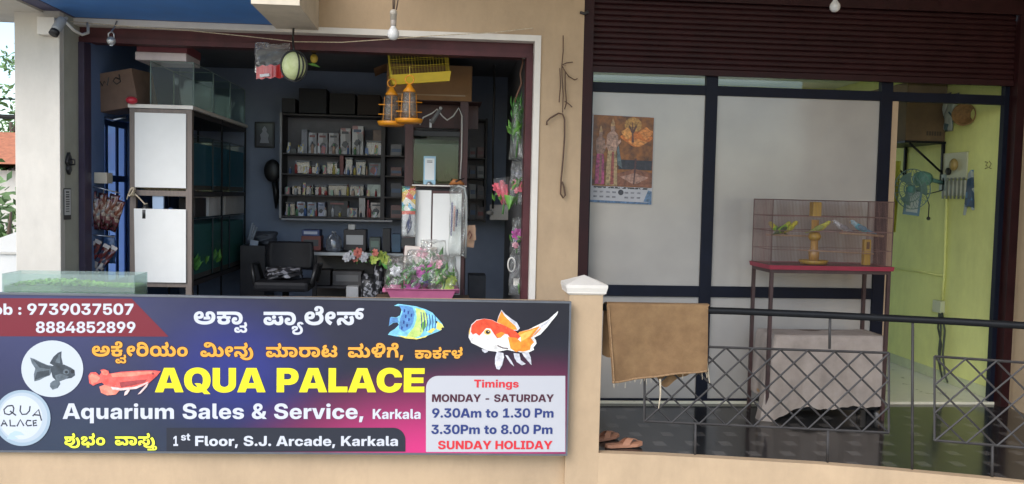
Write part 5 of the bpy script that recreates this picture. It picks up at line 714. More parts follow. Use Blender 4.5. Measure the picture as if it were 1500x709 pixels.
'O':'374|186,-6 -31,2 -29,8 -28,12 -24,18 -22,21 -16,26 -13,29 -8,34 -3,38 3,38 8,33 13,30 16,26 22,21 24,18 28,12 29,7 31,3 32,-3 30,-7 28,-12 24,-18 20,-21 18,-26 12,-30 8,-33 2,-38 -2,-38 -8,-34 -12,-30 -18,-25 -20,-21 -24,-18 -28,-12 -30,-8|186,71 18,1 14,4 14,8 12,10 10,12 8,16 6,18 3,20 1,22 -1,22 -3,20 -6,18 -8,15 -10,13 -12,10 -14,7 -14,5 -18,1 -16,-1 -15,-5 -13,-7 -12,-10 -10,-13 -8,-15 -6,-18 -4,-20 -1,-22 1,-22 4,-20 6,-18 8,-16 10,-12 12,-10 13,-8 15,-4',
'P':'320|24,0 0,364 148,0 27,-2 25,-5 21,-8 19,-11 16,-15 12,-17 10,-20 6,-21 2,-24 -2,-24 -6,-22 -10,-19 -12,-18 -16,-14 -19,-11 -22,-9 -25,-4 -26,-2 -99,0 0,72 93,0 12,2 10,2 8,3 8,5 7,6 5,6 4,8 3,9 1,10 -1,9 -3,10 -4,8 -5,6 -7,6 -8,5 -8,3 -10,2 -12,1 -54,0 0,-291',
'R':'329|24,0 0,364 150,0 26,-2 24,-5 22,-8 20,-11 15,-15 13,-17 9,-20 5,-21 2,-24 -2,-23 -6,-22 -9,-19 -13,-17 -16,-14 -20,-10 -23,-9 -25,-5 -28,-2 -91,0 0,70 91,0 10,0 11,2 9,4 8,5 6,6 6,7 4,8 2,9 0,10 0,9 -2,10 -4,8 -6,6 -6,6 -8,6 -9,3 -11,2 -10,1 -56,0 0,-292|228,0 -82,164 91,0 83,-164',
'S':'334|168,-6 -30,2 -28,4 -24,9 -21,11 -17,14 -14,18 -10,20 -6,23 -2,25 84,0 2,-11 2,-10 5,-9 7,-8 8,-6 9,-4 11,-4 12,-2 13,-2 12,1 11,2 10,3 8,4 7,4 6,6 5,6 2,6 1,8 -1,7 -2,6 -4,5 -5,5 -7,5 -8,4 -10,4 -12,3 -14,3 -37,8 -33,8 -26,13 -22,15 -14,20 -10,22 -2,24 2,22 6,20 10,18 13,16 17,12 20,12 22,8 25,4 27,2 28,-2 26,-4 22,-8 19,-12 17,-13 12,-17 10,-18 7,-22 3,-24 -82,0 -2,14 -6,12 -10,10 -12,8 -14,4 -16,1 -11,-1 -9,-1 -10,-3 -8,-4 -6,-4 -6,-6 -4,-6 -2,-6 0,-8 0,-6 2,-6 4,-4 4,-5 6,-5 8,-3 10,-3 11,-4 13,-2 32,-8 20,-4 17,-4 15,-6 14,-7 12,-7 10,-8 8,-9 8,-10 5,-11 3,-12 3,-12 1,-14 -2,-22 -6,-22 -10,-18 -14,-16 -17,-14 -21,-10 -23,-8 -27,-4',
'T':'322|10,289 0,75 302,0 0,-75 -107,0 0,-289 -87,0 0,289',
'U':'352|176,-6 -30,2 -26,6 -24,9 -22,13 -18,15 -14,19 -10,21 -7,23 -2,26 0,236 85,0 0,-229 2,-12 2,-11 5,-11 7,-9 8,-8 9,-6 11,-6 12,-2 12,-1 13,1 12,2 11,6 9,6 8,8 7,9 4,11 3,10 1,13 0,229 86,0 0,-236 -3,-26 -6,-23 -11,-21 -14,-19 -18,-15 -21,-13 -25,-9 -26,-6',
'Y':'354|136,0 0,130 -135,234 101,0 57,-106 5,-10 4,-8 6,-10 4,-9 4,-9 6,-10 -16,0 4,10 4,9 5,9 5,10 4,8 5,10 55,106 100,0 -132,-234 0,-130',
'a':'284|102,-4 -16,0 -16,4 -14,4 -12,6 -10,9 -8,11 -7,12 -4,14 -1,16 1,14 3,12 4,10 6,10 7,8 9,6 9,6 11,5 12,3 12,4 12,2 14,1 14,1 12,2 11,2 9,1 6,3 5,2 3,4 2,4 1,4 0,2 -1,4 -1,4 -3,5 -2,3 -5,4 -5,2 -6,2 -6,0 -7,1 -7,-1 -7,0 -6,-2 -5,-3 -5,-3 -3,-4 -4,-5 -2,-5 0,-6 -78,0 2,18 6,16 8,14 10,12 14,10 16,9 19,5 21,4 24,2 18,-1 16,-2 16,-3 14,-5 12,-6 10,-7 10,-8 7,-10 5,-10 5,-12 3,-12 0,-14 0,-174 -82,0 0,36 -1,0 -5,-8 -6,-8 -7,-6 -7,-6 -8,-4 -10,-4 -10,-2 -10,-2|128,50 9,1 9,2 7,3 7,4 6,5 5,5 4,8 2,6 1,9 0,23 -2,-1 -4,-1 -2,0 -4,-2 -3,0 -3,-2 -4,0 -5,-1 -5,-1 -4,0 -5,-2 -5,0 -7,-2 -7,-2 -6,-2 -5,-2 -5,-4 -4,-4 -2,-4 -2,-4 0,-6 0,-5 2,-5 2,-4 3,-3 4,-3 5,-2 6,-2 6,-1',
'b':'306|181,-6 -11,1 -10,1 -10,4 -10,4 -8,4 -8,6 -6,8 -6,8 -5,10 -1,0 0,-40 -82,0 0,364 84,0 0,-141 6,9 6,8 7,6 7,5 8,5 10,3 9,3 10,1 11,1 21,-2 19,-6 18,-10 15,-12 13,-16 10,-19 8,-21 5,-24 1,-24 -1,-26 -5,-24 -7,-22 -11,-18 -12,-16 -16,-13 -18,-9 -20,-6|158,62 10,0 8,3 8,5 7,6 6,8 5,9 3,11 2,12 1,14 -1,12 -2,13 -3,11 -5,8 -6,8 -7,6 -8,5 -8,3 -10,0 -10,0 -10,-3 -8,-5 -8,-6 -6,-8 -5,-9 -4,-11 -2,-12 -1,-12 1,-14 2,-12 4,-10 5,-10 6,-8 8,-6 8,-4 10,-4',
'c':'284|146,-6 -26,2 -22,6 -22,9 -18,13 -16,16 -12,18 -10,22 -6,23 -1,26 1,25 6,24 10,22 12,18 16,16 18,12 22,10 22,6 26,2 18,-1 16,-3 16,-4 14,-6 13,-8 12,-8 10,-10 9,-12 7,-12 6,-14 3,-14 2,-16 -80,0 -2,6 -1,6 -2,5 -3,5 -2,4 -4,4 -4,4 -4,2 -6,2 -4,2 -6,1 -6,0 -10,-1 -10,-2 -7,-5 -7,-7 -6,-8 -4,-8 -4,-12 -2,-12 0,-13 0,-13 2,-12 4,-12 4,-9 6,-8 7,-6 8,-5 9,-2 10,-2 6,1 6,1 4,2 6,2 4,2 4,4 3,4 3,4 2,5 2,5 2,6 1,6 81,0 -1,-15 -3,-15 -6,-13 -7,-13 -9,-11 -10,-11 -12,-8 -13,-8 -15,-6 -16,-4 -16,-3',
'd':'306|124,-6 -22,2 -19,6 -17,9 -16,13 -13,16 -11,18 -7,22 -5,24 -1,26 1,24 5,24 8,21 11,19 12,16 16,12 18,10 18,6 22,2 10,-1 10,-1 10,-3 9,-3 8,-5 7,-5 8,-6 6,-8 6,-9 0,141 84,0 0,-364 -83,0 0,40 -1,0 -4,-10 -6,-8 -7,-8 -8,-6 -8,-4 -9,-4 -10,-4 -10,-1|148,62 10,0 10,4 8,4 7,6 7,8 4,10 4,10 2,12 1,14 -1,12 -2,12 -4,11 -4,9 -7,8 -7,6 -8,5 -10,3 -10,0 -10,0 -9,-3 -8,-5 -7,-6 -6,-8 -4,-8 -4,-11 -2,-13 0,-12 0,-14 2,-12 4,-11 4,-9 6,-8 7,-6 8,-5 9,-3',
'e':'286|146,-6 -26,2 -23,6 -21,10 -18,12 -16,16 -12,19 -10,21 -6,24 -1,25 1,25 6,24 10,20 12,20 16,16 18,12 20,10 23,6 25,2 18,-2 18,-2 16,-6 16,-8 14,-8 12,-12 10,-12 10,-14 6,-16 6,-16 3,-18 1,-19 0,-23 -234,0 0,50 195,0 -39,-10 0,10 -2,10 -4,9 -4,7 -6,6 -8,6 -8,3 -8,2 -10,1 -10,-1 -10,-2 -8,-3 -6,-6 -6,-6 -6,-7 -2,-9 -2,-10 -2,-10 0,-37 2,-11 2,-10 3,-9 5,-7 6,-7 8,-5 8,-4 10,-2 10,-2 8,1 8,1 6,2 7,3 5,3 5,4 4,4 3,5 2,5 76,0 -4,-16 -8,-16 -10,-14 -13,-12 -15,-10 -17,-8 -19,-7 -20,-3',
'g':'306|150,-106 -24,2 -22,4 -20,6 -16,8 -14,10 -10,12 -8,14 -7,14 -3,16 80,0 2,-5 2,-5 4,-4 4,-4 6,-2 6,-2 6,-2 7,-2 7,0 15,2 12,4 9,7 7,11 4,12 1,16 0,40 -4,-10 -6,-8 -8,-8 -7,-5 -9,-5 -8,-4 -10,-2 -11,-2 -11,0 -22,2 -19,5 -17,9 -16,13 -13,15 -11,18 -7,21 -5,23 -1,24 1,24 5,23 8,21 11,18 12,16 16,12 18,10 18,6 22,2 10,-1 10,-1 10,-4 9,-3 9,-5 7,-6 7,-6 6,-8 6,-8 0,36 84,0 0,-244 -2,-26 -5,-23 -9,-19 -12,-16 -16,-13 -18,-10 -20,-7 -24,-4|148,68 10,0 10,3 8,5 7,6 7,8 4,8 4,11 2,11 1,13 -1,13 -2,11 -4,11 -4,8 -7,8 -7,6 -8,4 -10,3 -10,1 -10,0 -9,-4 -8,-4 -7,-6 -6,-7 -4,-9 -4,-10 -2,-12 0,-13 0,-13 2,-12 4,-10 4,-9 6,-7 7,-6 8,-5 9,-3',
'i':'131|24,0 0,258 84,0 0,-258|65,283 -13,1 -10,4 -10,7 -8,9 -4,10 -1,12 1,11 4,10 8,9 10,6 10,4 13,2 13,-2 11,-4 9,-6 8,-9 4,-10 2,-11 -2,-12 -4,-10 -8,-9 -9,-7 -11,-4',
'k':'284|99,67 0,99 9,0 79,92 97,0 -114,-133 -22,0|24,0 0,364 84,0 0,-364|191,0 -72,106 55,60 114,-166',
'l':'145|114,0 -29,2 -23,6 -17,10 -12,14 -7,18 -2,24 0,290 84,0 0,-282 0,-6 2,-4 2,-4 4,-3 5,-1 7,-1 2,0 1,0 2,0 2,0 1,0 2,0 0,-63 -4,0 -4,0 -4,0 -4,0 -4,0',
'm':'451|24,0 0,258 80,0 0,-60 -4,0 6,14 6,12 7,10 9,10 10,7 10,5 12,4 11,2 12,2 19,-2 17,-6 15,-10 13,-12 9,-16 5,-20 -7,0 4,13 5,12 7,11 10,8 10,8 12,6 12,4 13,2 13,2 17,-2 15,-4 14,-6 12,-8 10,-10 8,-13 6,-15 4,-16 2,-18 0,-172 -84,0 0,153 -2,13 -4,10 -6,8 -8,6 -8,4 -11,2 -8,-2 -7,-1 -6,-3 -5,-4 -5,-6 -4,-6 -2,-6 -2,-8 0,-8 0,-152 -80,0 0,154 -2,12 -4,10 -5,8 -8,6 -9,4 -11,2 -7,-2 -7,-1 -6,-3 -5,-4 -6,-6 -4,-6 -2,-6 -2,-9 0,-9 0,-150',
'n':'300|108,140 0,-140 -84,0 0,258 82,0 0,-69 -12,0 9,21 12,18 13,15 18,11 20,7 22,3 18,-2 16,-4 14,-6 12,-10 10,-12 8,-14 6,-16 4,-18 1,-20 0,-162 -84,0 0,144 -1,14 -4,12 -6,10 -8,6 -10,4 -13,2 -9,-1 -7,-2 -7,-3 -6,-4 -5,-6 -4,-7 -3,-8 -2,-10',
'o':'296|148,-6 -26,2 -23,6 -21,9 -20,13 -16,15 -12,19 -10,21 -6,24 -1,26 1,26 6,23 10,22 12,18 16,16 20,13 21,9 23,6 26,2 26,-2 24,-6 22,-9 18,-13 16,-16 13,-18 9,-22 6,-23 2,-26 -2,-26 -6,-24 -9,-21 -13,-19 -16,-15 -18,-13 -22,-9 -24,-6|148,61 10,1 8,2 8,5 8,6 6,7 4,10 4,11 2,12 1,14 -1,13 -2,13 -4,11 -4,9 -6,7 -8,7 -8,4 -8,3 -10,1 -9,-1 -9,-3 -8,-4 -7,-6 -6,-8 -5,-9 -4,-11 -2,-13 0,-13 0,-14 2,-12 4,-11 5,-10 6,-7 7,-6 8,-5 9,-2',
'q':'306|282,-102 -84,0 0,140 -1,0 -5,-8 -6,-9 -6,-7 -8,-6 -8,-4 -9,-4 -9,-4 -11,-1 -11,-1 -22,2 -19,6 -17,9 -16,13 -13,16 -11,18 -7,22 -5,24 -1,26 1,24 5,24 8,21 11,19 12,16 16,12 18,10 18,6 22,2 10,-1 10,-1 10,-3 9,-3 9,-4 7,-6 7,-6 6,-8 6,-8 1,0 0,34 83,0|148,62 10,0 10,4 8,4 7,6 7,8 4,10 4,10 2,12 1,14 -1,12 -2,12 -4,11 -4,9 -7,8 -7,6 -8,5 -10,3 -10,0 -10,0 -9,-3 -8,-5 -7,-6 -6,-8 -4,-8 -4,-11 -2,-13 0,-12 0,-14 2,-12 4,-11 4,-9 6,-8 7,-6 8,-5 9,-3',
'r':'197|24,0 0,258 81,0 0,-46 1,0 5,16 7,11 10,9 11,6 13,4 16,0 5,0 4,0 4,0 3,0 4,0 4,0 0,-69 -4,0 -5,1 -6,0 -7,0 -6,0 -6,0 -10,-1 -8,-2 -8,-4 -8,-5 -6,-7 -4,-7 -4,-10 -2,-10 0,-12 0,-132',
's':'269|138,-6 -24,1 -20,3 -20,6 -17,8 -15,11 -12,12 -10,15 -6,15 -3,17 83,0 2,-8 4,-8 6,-6 9,-5 9,-3 12,0 10,0 10,2 7,4 5,4 4,6 1,6 -1,5 -2,5 -5,3 -6,3 -8,3 -9,3 -47,8 -23,6 -20,8 -15,12 -11,14 -7,16 -2,20 1,16 5,14 8,14 11,12 12,9 16,8 19,5 21,4 22,1 24,-1 20,-4 19,-6 17,-8 13,-10 11,-12 8,-14 6,-16 2,-18 -78,0 -1,8 -3,8 -7,6 -7,6 -10,2 -10,2 -10,-1 -9,-3 -7,-3 -5,-5 -3,-4 -1,-6 1,-6 2,-4 4,-4 6,-4 6,-2 8,-2 52,-10 25,-6 19,-8 16,-10 10,-12 6,-16 2,-18 -2,-16 -4,-16 -9,-14 -11,-12 -14,-11 -18,-8 -18,-7 -22,-3',
't':'196|186,258 0,-65 -182,0 0,65|48,328 85,0 0,-242 1,-6 1,-6 3,-4 4,-3 6,-1 8,-1 5,0 5,0 6,0 6,0 4,0 4,0 0,-65 -6,0 -6,0 -8,0 -9,0 -9,0 -10,0 -28,2 -22,6 -18,10 -12,14 -7,18 -3,22',
'u':'300|112,-6 -18,2 -16,4 -14,6 -12,10 -10,12 -8,14 -6,16 -4,18 0,20 0,162 84,0 0,-145 0,-13 4,-12 6,-10 9,-6 10,-4 13,-2 8,1 8,1 6,4 6,4 6,6 4,6 2,9 2,9 1,12 0,140 84,0 0,-258 -83,0 0,69 12,0 -8,-21 -12,-18 -14,-16 -17,-10 -19,-8',
'v':'286|95,0 -94,258 88,0 37,-119 5,-17 5,-16 4,-16 5,-16 5,-16 4,-17 -20,0 4,17 4,16 5,16 5,16 4,16 5,17 37,119 86,0 -94,-258',
'BA':'382|0,0 122,364 137,0 123,-364 -114,0 -41,141 -5,19 -6,18 -4,18 -6,18 -4,18 -6,18 -4,18 -6,19 -4,19 -5,19 27,0 -4,-19 -6,-19 -4,-19 -6,-18 -4,-18 -6,-18 -4,-18 -6,-18 -5,-18 -5,-19 -43,-141|91,60 0,78 201,0 0,-78',
'BQ':'373|148,135 77,0 28,-35 47,-53 63,-74 -85,0 -42,51 -35,42|186,-6 -19,1 -19,3 -18,4 -17,6 -16,8 -15,10 -14,10 -14,13 -11,15 -10,16 -8,17 -7,19 -4,20 -4,22 0,24 0,23 4,23 4,20 7,19 8,17 10,16 11,15 14,13 14,10 15,10 16,8 17,6 18,4 19,3 19,1 20,-1 18,-3 18,-4 18,-6 16,-8 16,-10 14,-10 12,-13 12,-15 10,-16 8,-17 7,-19 5,-20 2,-23 2,-23 -2,-24 -2,-22 -5,-20 -7,-20 -8,-17 -10,-15 -12,-15 -12,-13 -14,-11 -16,-9 -16,-8 -18,-6 -18,-4 -18,-3|186,82 10,0 8,2 8,2 8,4 7,4 7,5 5,6 5,7 4,8 4,8 4,10 2,10 2,10 0,12 0,12 0,12 0,12 -2,10 -2,10 -4,10 -4,8 -4,8 -5,6 -5,6 -7,6 -7,4 -8,4 -8,2 -8,2 -10,0 -8,0 -10,-2 -8,-2 -7,-4 -7,-4 -6,-6 -6,-6 -5,-6 -4,-8 -4,-8 -3,-10 -2,-10 -2,-10 -2,-12 0,-12 0,-12 2,-12 2,-10 2,-10 3,-10 4,-8 4,-8 5,-7 6,-6 6,-5 7,-4 7,-4 8,-2 10,-2',
'BU':'352|176,-6 -18,1 -18,2 -16,3 -16,5 -14,6 -14,7 -12,8 -11,10 -9,10 -9,12 -7,12 -6,14 -4,14 -2,16 0,16 0,234 98,0 0,-226 0,-7 2,-6 1,-6 2,-6 3,-5 3,-5 3,-5 5,-4 5,-4 4,-3 6,-3 6,-2 6,-1 6,-1 6,0 7,0 7,1 6,1 5,2 5,3 6,3 4,4 4,4 4,4 3,6 3,5 2,5 1,6 1,7 0,7 0,226 99,0 0,-234 -1,-16 -2,-16 -4,-14 -6,-14 -6,-12 -9,-12 -9,-10 -12,-10 -12,-8 -13,-7 -15,-6 -15,-5 -17,-3 -17,-2',
'BP':'324|20,0 0,364 154,0 17,-1 16,-1 15,-4 14,-4 14,-6 12,-6 10,-8 10,-9 9,-10 7,-11 6,-12 5,-12 3,-14 2,-14 2,-15 -2,-15 -2,-14 -3,-14 -5,-12 -6,-12 -7,-12 -9,-10 -10,-8 -10,-8 -12,-6 -14,-6 -14,-4 -15,-4 -16,-2 -17,0 -96,0 0,84 88,0 6,0 6,0 6,2 4,1 5,1 4,3 4,3 3,3 4,3 2,4 2,4 2,4 2,5 0,5 0,5 0,5 0,5 -2,5 -2,4 -2,4 -2,4 -4,3 -3,3 -4,2 -4,3 -5,2 -4,1 -6,2 -6,0 -6,0 -45,0 0,-280',
'BL':'288|20,0 0,364 101,0 0,-278 157,0 0,-86',
'BC':'364|186,-6 -19,1 -19,3 -18,4 -17,6 -16,8 -15,10 -14,10 -14,13 -11,15 -10,16 -8,17 -7,19 -4,20 -4,22 0,24 0,23 4,23 4,20 7,19 8,17 10,16 11,15 14,13 14,10 15,10 16,8 17,6 18,4 19,3 19,1 14,-1 14,-1 12,-2 13,-3 11,-3 12,-5 11,-5 11,-6 9,-6 9,-8 8,-8 8,-8 8,-9 6,-9 6,-11 5,-11 5,-11 3,-11 3,-13 2,-13 -103,0 -1,6 -1,4 -1,5 -2,5 -2,4 -3,4 -3,4 -2,3 -3,3 -3,3 -4,3 -4,2 -3,2 -4,2 -5,2 -4,2 -4,0 -6,1 -4,1 -6,0 -9,0 -9,-2 -8,-2 -8,-4 -7,-4 -7,-5 -6,-6 -4,-7 -5,-8 -4,-8 -3,-10 -2,-10 -2,-10 -2,-12 0,-12 0,-12 2,-12 2,-11 2,-10 3,-9 4,-9 5,-7 4,-7 6,-6 6,-5 8,-4 8,-4 8,-2 9,-2 9,0 6,0 4,0 6,2 4,0 4,2 4,2 4,1 4,3 4,2 4,2 2,4 4,3 2,3 3,4 2,4 3,4 1,4 1,5 2,5 1,4 103,0 -2,-12 -3,-12 -3,-12 -5,-11 -5,-11 -6,-10 -6,-10 -8,-8 -8,-9 -8,-8 -9,-7 -10,-6 -10,-6 -11,-6 -12,-4 -12,-4 -12,-2 -12,-2 -14,-2',
'BE':'316|20,0 0,364 282,0 0,-86 -181,0 0,-55 167,0 0,-83 -167,0 0,-54 181,0 0,-86',
'B ':'134',
'k0':'150',
}
white_ink, yellow_ink, orange_ink = ink(194, 197, 206), ink(226, 214, 36), ink(226, 158, 58)
K = lambda *a: ['k%d' % q if isinstance(q, int) else q for q in a]
sheet('banner_patch', [([(-42, 436.5), (193, 437.5), (247, 493), (-42, 492.5)], ink(112, 28, 44))], 'maroon slanted patch behind the phone numbers')
def circ(cx, cy, rx, ry, n=48, a0=0, a1=360): return [(cx + rx * math.cos(math.radians(a0 + (a1 - a0) * i / n)), cy + ry * math.sin(math.radians(a0 + (a1 - a0) * i / n))) for i in range(n + (0 if a1 - a0 == 360 else 1))]
def rrect(x0, y0, x1, y1, r, corners='tl'):
    pts = []
    pts += circ(x0 + r, y0 + r, r, r, 10, 180, 270) if 'tl' in corners else [(x0, y0)]
    pts += circ(x1 - r, y0 + r, r, r, 10, 270, 360) if 'tr' in corners else [(x1, y0)]
    pts += circ(x1 - r, y1 - r, r, r, 10, 0, 90) if 'br' in corners else [(x1, y1)]
    pts += circ(x0 + r, y1 - r, r, r, 10, 90, 180) if 'bl' in corners else [(x0, y1)]
    return pts
sheet('address_patch', [(rrect(244, 626.5, 594, 661.5, 18, 'tr'), ink(34, 38, 50))], 'dark rounded patch behind the address line')
sheet('timings_panel', [([(x, y) for x, y in rrect(624, 550.5, 828, 662, 18, 'tl')], ink(181, 182, 188))], 'white rounded panel with the opening hours')
write('Mob : 9739037507', -33, 197, 461, 16.3, white_ink, 'white phone number line, upper')
write('8884852899', 52, 199.5, 487.5, 16.3, white_ink, 'white phone number line, lower')
write(K(9,134,60,126), 283, 362, 475, 0, white_ink, 'white Kannada word of the shop name')
write(K(152,60,121,265,74,201), 385, 533, 476, 0, white_ink, 'white Kannada word of the shop name, second')
dk = ink(58, 34, 24)
write(K(9,240,126,74,230,48,6), 134, 276, 522, 0, orange_ink, 'orange Kannada word for aquarium', outline=dk)
write(K(228,74,42,276), 293, 372, 522.5, 0, orange_ink, 'orange Kannada word for fish', outline=dk)
write(K(156,60,158,60,33), 389, 495, 523, 0, orange_ink, 'orange Kannada word for sale', outline=dk)
write(K(47,232,242,','), 509, 592, 523.5, 0, orange_ink, 'orange Kannada word for shop', outline=dk)
write(K(134,60,23,93,52), 607, 678, 525, 0, orange_ink, 'small orange Kannada town name', outline=dk)
write('AQUA PALACE', 227, 623, 574.5, 35.5, yellow_ink, 'big yellow AQUA PALACE lettering', bold=True, track=-6)
write('Aquarium Sales & Service,', 92, 534, 613.5, 22.5, white_ink, 'white line Aquarium Sales & Service', track=8)
write('Karkala', 545, 617, 613.5, 14.5, white_ink, 'small white word Karkala')
lime = ink(232, 238, 70)
write(K(54,276,46,6), 94, 155, 652, 0, lime, 'yellow Kannada word, first of two', outline=ink(24, 34, 22))
write(K(161,60,56,276,111), 168, 229, 652, 0, lime, 'yellow Kannada word, second of two', outline=ink(24, 34, 22))
write('1', 253, 262, 653, 14.5, white_ink, 'address line numeral')
write('st', 265, 279, 645, 11, white_ink, 'small raised letters in the address line')
write('Floor, S.J. Arcade, Karkala', 285, 584, 653, 14.5, white_ink, 'white address line')
red_ink, navy_ink, plum = ink(204, 44, 54), ink(38, 54, 112), ink(70, 26, 46)
write('Timings', 694, 760, 567.5, 11.5, red_ink, 'red word Timings')
write('MONDAY - SATURDAY', 632, 811, 588.5, 11, plum, 'plum line MONDAY - SATURDAY')
write('9.30Am to 1.30 Pm', 632, 811.5, 611.5, 13.5, navy_ink, 'navy morning hours')
write('3.30Pm to 8.00 Pm', 631, 810, 635.5, 13.5, navy_ink, 'navy evening hours')
write('SUNDAY HOLIDAY', 641, 809, 657.8, 12.3, red_ink, 'red line SUNDAY HOLIDAY')

def fink(r, g, b_):
    k = (r, g, b_, 'fish')
    if k not in INK:
        q = srgb(r, g, b_); INK[k] = mat('fish_print', q, .35, vary=.34, scale=24, wear=tuple(min(1, v * 1.35 + .03) for v in q[:3]), wear_amt=.60, wear_scale=55)
    return INK[k]
# fish pictures: outlines measured in photo pixels
def z8(pl): return [(x * .2539, 490 + y * .2539) for x, y in pl]
def z7(pl): return [(560 + x * .18667, 430 + y * .18667) for x, y in pl]
disc = ink(186, 193, 200)
moor, moor2, moor3 = fink(58, 66, 74), fink(92, 102, 110), fink(34, 38, 44)
sheet('fish_picture', [
    (circ(77, 540, 45.3, 41.5), disc),
    (z8([(175,132),(200,140),(240,160),(275,175),(300,178),(305,200),(290,235),(262,245),(230,262),(200,270),(197,230),(205,195),(185,165)]), moor2),
    (z8([(190,142),(240,165),(290,182),(290,200),(230,190)]), moor),
    (z8([(200,262),(215,215),(285,205),(285,232)]), moor),
    (z8([(288,165),(310,128),(335,105),(357,96),(356,130),(365,170),(345,180),(310,178)]), moor),
    (z8([(320,160),(340,115),(350,112),(348,165)]), moor2),
    (z8([(290,185),(330,172),(370,172),(410,190),(432,205),(435,235),(415,250),(385,255),(350,268),(325,265),(305,245),(298,215)]), moor),
    (z8([(320,235),(350,225),(400,240),(385,254),(350,266),(325,262)]), moor2),
    (z8([(320,262),(345,265),(350,285),(335,308),(305,318),(290,300),(292,280),(305,268)]), moor2),
    (z8(circ(383, 215, 18, 16, 16)), moor2), (z8(circ(385, 216, 9, 8, 12)), moor3), (z8(circ(421, 212, 12, 12, 12)), moor3),
], 'black moor goldfish in a white disc')
ring, ring2, sil = ink(150, 168, 182), ink(172, 183, 192), ink(192, 198, 206)
def stroke(pts, w_):
    L_, R_ = [], []
    for i, p in enumerate(pts):
        a = pts[max(0, i-1)]; b_ = pts[min(len(pts)-1, i+1)]; dx, dy = b_[0]-a[0], b_[1]-a[1]; l = math.hypot(dx, dy) or 1
        L_.append((p[0] - dy/l*w_/2, p[1] + dx/l*w_/2)); R_.append((p[0] + dy/l*w_/2, p[1] - dx/l*w_/2))
    return L_ + R_[::-1]
pen = ink(44, 48, 58)
def pz(pl): return z8(stroke(pl, 8))
lines_ = [
    [(-45,470),(-22,415),(-2,468)], [(-36,450),(-8,450)],                                        # A
    [(75,408),(45,412),(25,432),(30,455),(55,462),(78,448),(82,425),(75,408)], [(60,440),(95,466)],  # Q
    [(122,408),(118,440),(130,460),(155,458),(172,440),(176,412)],                                # U
    [(190,470),(225,432),(242,496)], [(200,462),(236,465)],                                       # A
    [(-40,530),(-38,492),(-10,494),(-12,512),(-38,514)],                                          # P
    [(10,528),(25,492),(44,528)], [(16,514),(40,514)],                                            # A
    [(60,490),(62,526),(92,526)],                                                                # L
    [(100,528),(120,490),(140,526)],                                                              # A
    [(182,496),(160,494),(152,512),(162,526),(186,522)],                                          # C
    [(214,494),(194,496),(196,526),(216,522)], [(196,510),(212,508)],                             # E
]
sheet('shop_emblem', [
    (circ(33, 612, 41.5, 41), ring), (circ(33.5, 611.5, 36.5, 36.5), ring2), (circ(31, 611.5, 31.5, 32), sil),
    (z8([(40,600),(60,570),(90,555),(120,560),(145,580),(115,578),(85,585),(110,600),(70,605)]), ink(170, 190, 205)),
] + [(pz(l), pen) for l in lines_], 'silver coin emblem with handwritten shop name')
aro, aro2, aro3, aro4 = fink(232, 92, 84), fink(238, 132, 112), fink(150, 62, 66), fink(214, 190, 186)
sheet('fish_picture', [
    (z8([(512,238),(525,218),(555,216),(575,235),(590,215),(580,205),(600,198),(628,208),(632,225),(700,214),(800,208),(890,206),(930,210),(905,240),(865,275),(820,300),(760,312),(690,318),(645,310),(612,298),(590,275),(570,280),(540,294),(518,280)]), aro),
    (z8([(575,300),(605,288),(650,305),(695,318),(670,345),(620,350),(585,335)]), aro2),
    (z8([(515,240),(530,225),(560,232),(580,250),(560,275),(530,285)]), aro2), (z8([(585,212),(610,202),(628,215),(620,235),(598,232)]), aro2),
    (z8([(690,275),(740,268),(800,262),(850,258),(840,275),(780,290),(700,305)]), aro3),
    (z8([(640,225),(720,218),(880,212),(900,222),(760,240),(650,245)]), aro2),
    (z8([(640,300),(700,308),(780,300),(860,270),(850,282),(790,312),(700,322),(650,316)]), aro4),
    (z8([(745,310),(752,320),(735,345),(718,352),(722,330)]), aro4), (z8([(860,280),(850,300),(815,338),(795,346),(830,305),(848,284)]), aro4),
    (z8(circ(884, 224, 8, 7, 12)), aro3),
], 'red arowana beside the big yellow letters')
ab, ab2, ab3, ab4, ab5 = fink(84, 134, 186), fink(120, 188, 214), fink(186, 212, 120), fink(232, 214, 104), fink(28, 56, 128)
ang = [
    (z7([(92,95),(125,80),(190,88),(270,100),(340,122),(395,150),(430,190),(470,235),(485,265),(455,290),(420,305),(380,320),(330,340),(270,354),(190,345),(110,335),(45,322),(60,300),(100,275),(130,245),(120,225),(85,230),(50,255),(62,225),(70,182),(110,186),(140,170),(152,130),(140,100)]), ab2),
    (z7([(130,90),(200,95),(240,110),(255,160),(245,220),(220,270),(170,300),(130,270),(140,200),(160,140)]), ab),
    (z7([(62,185),(120,190),(130,225),(80,228),(52,252)]), ab),
    (z7([(260,110),(330,130),(360,180),(350,250),(300,330),(240,350),(190,335),(250,260),(270,190)]), ab3),
    (z7([(300,240),(340,205),(345,260),(320,290)]), ink(96, 150, 60)),
    (z7([(430,215),(470,240),(484,264),(455,288),(425,275)]), ab4), (z7([(462,268),(482,262),(470,285)]), ink(40, 34, 40)),
    (z7([(110,325),(200,338),(280,350),(360,325),(340,342),(270,358),(180,350)]), ab4),
]
for x in range(300, 425, 22): ang.append((z7([(x, 140 + (x-300)*.28), (x+7, 145 + (x-300)*.28), (x + 14, 225), (x + 4, 300 - (x-300)*.15), (x, 300 - (x-300)*.15), (x + 7, 225)]), ab5))
for x, y in ((170,120),(200,135),(225,155),(180,165),(205,190),(165,210),(190,235),(150,255)): ang.append((z7([(x, y), (x+12, y+4), (x+8, y+28), (x-2, y+24)]), ab5))
ang.append((z7(circ(424, 222, 9, 9, 12)), ink(20, 26, 40))); ang.append((z7([(350,300),(395,270),(420,275),(385,310)]), ab4))
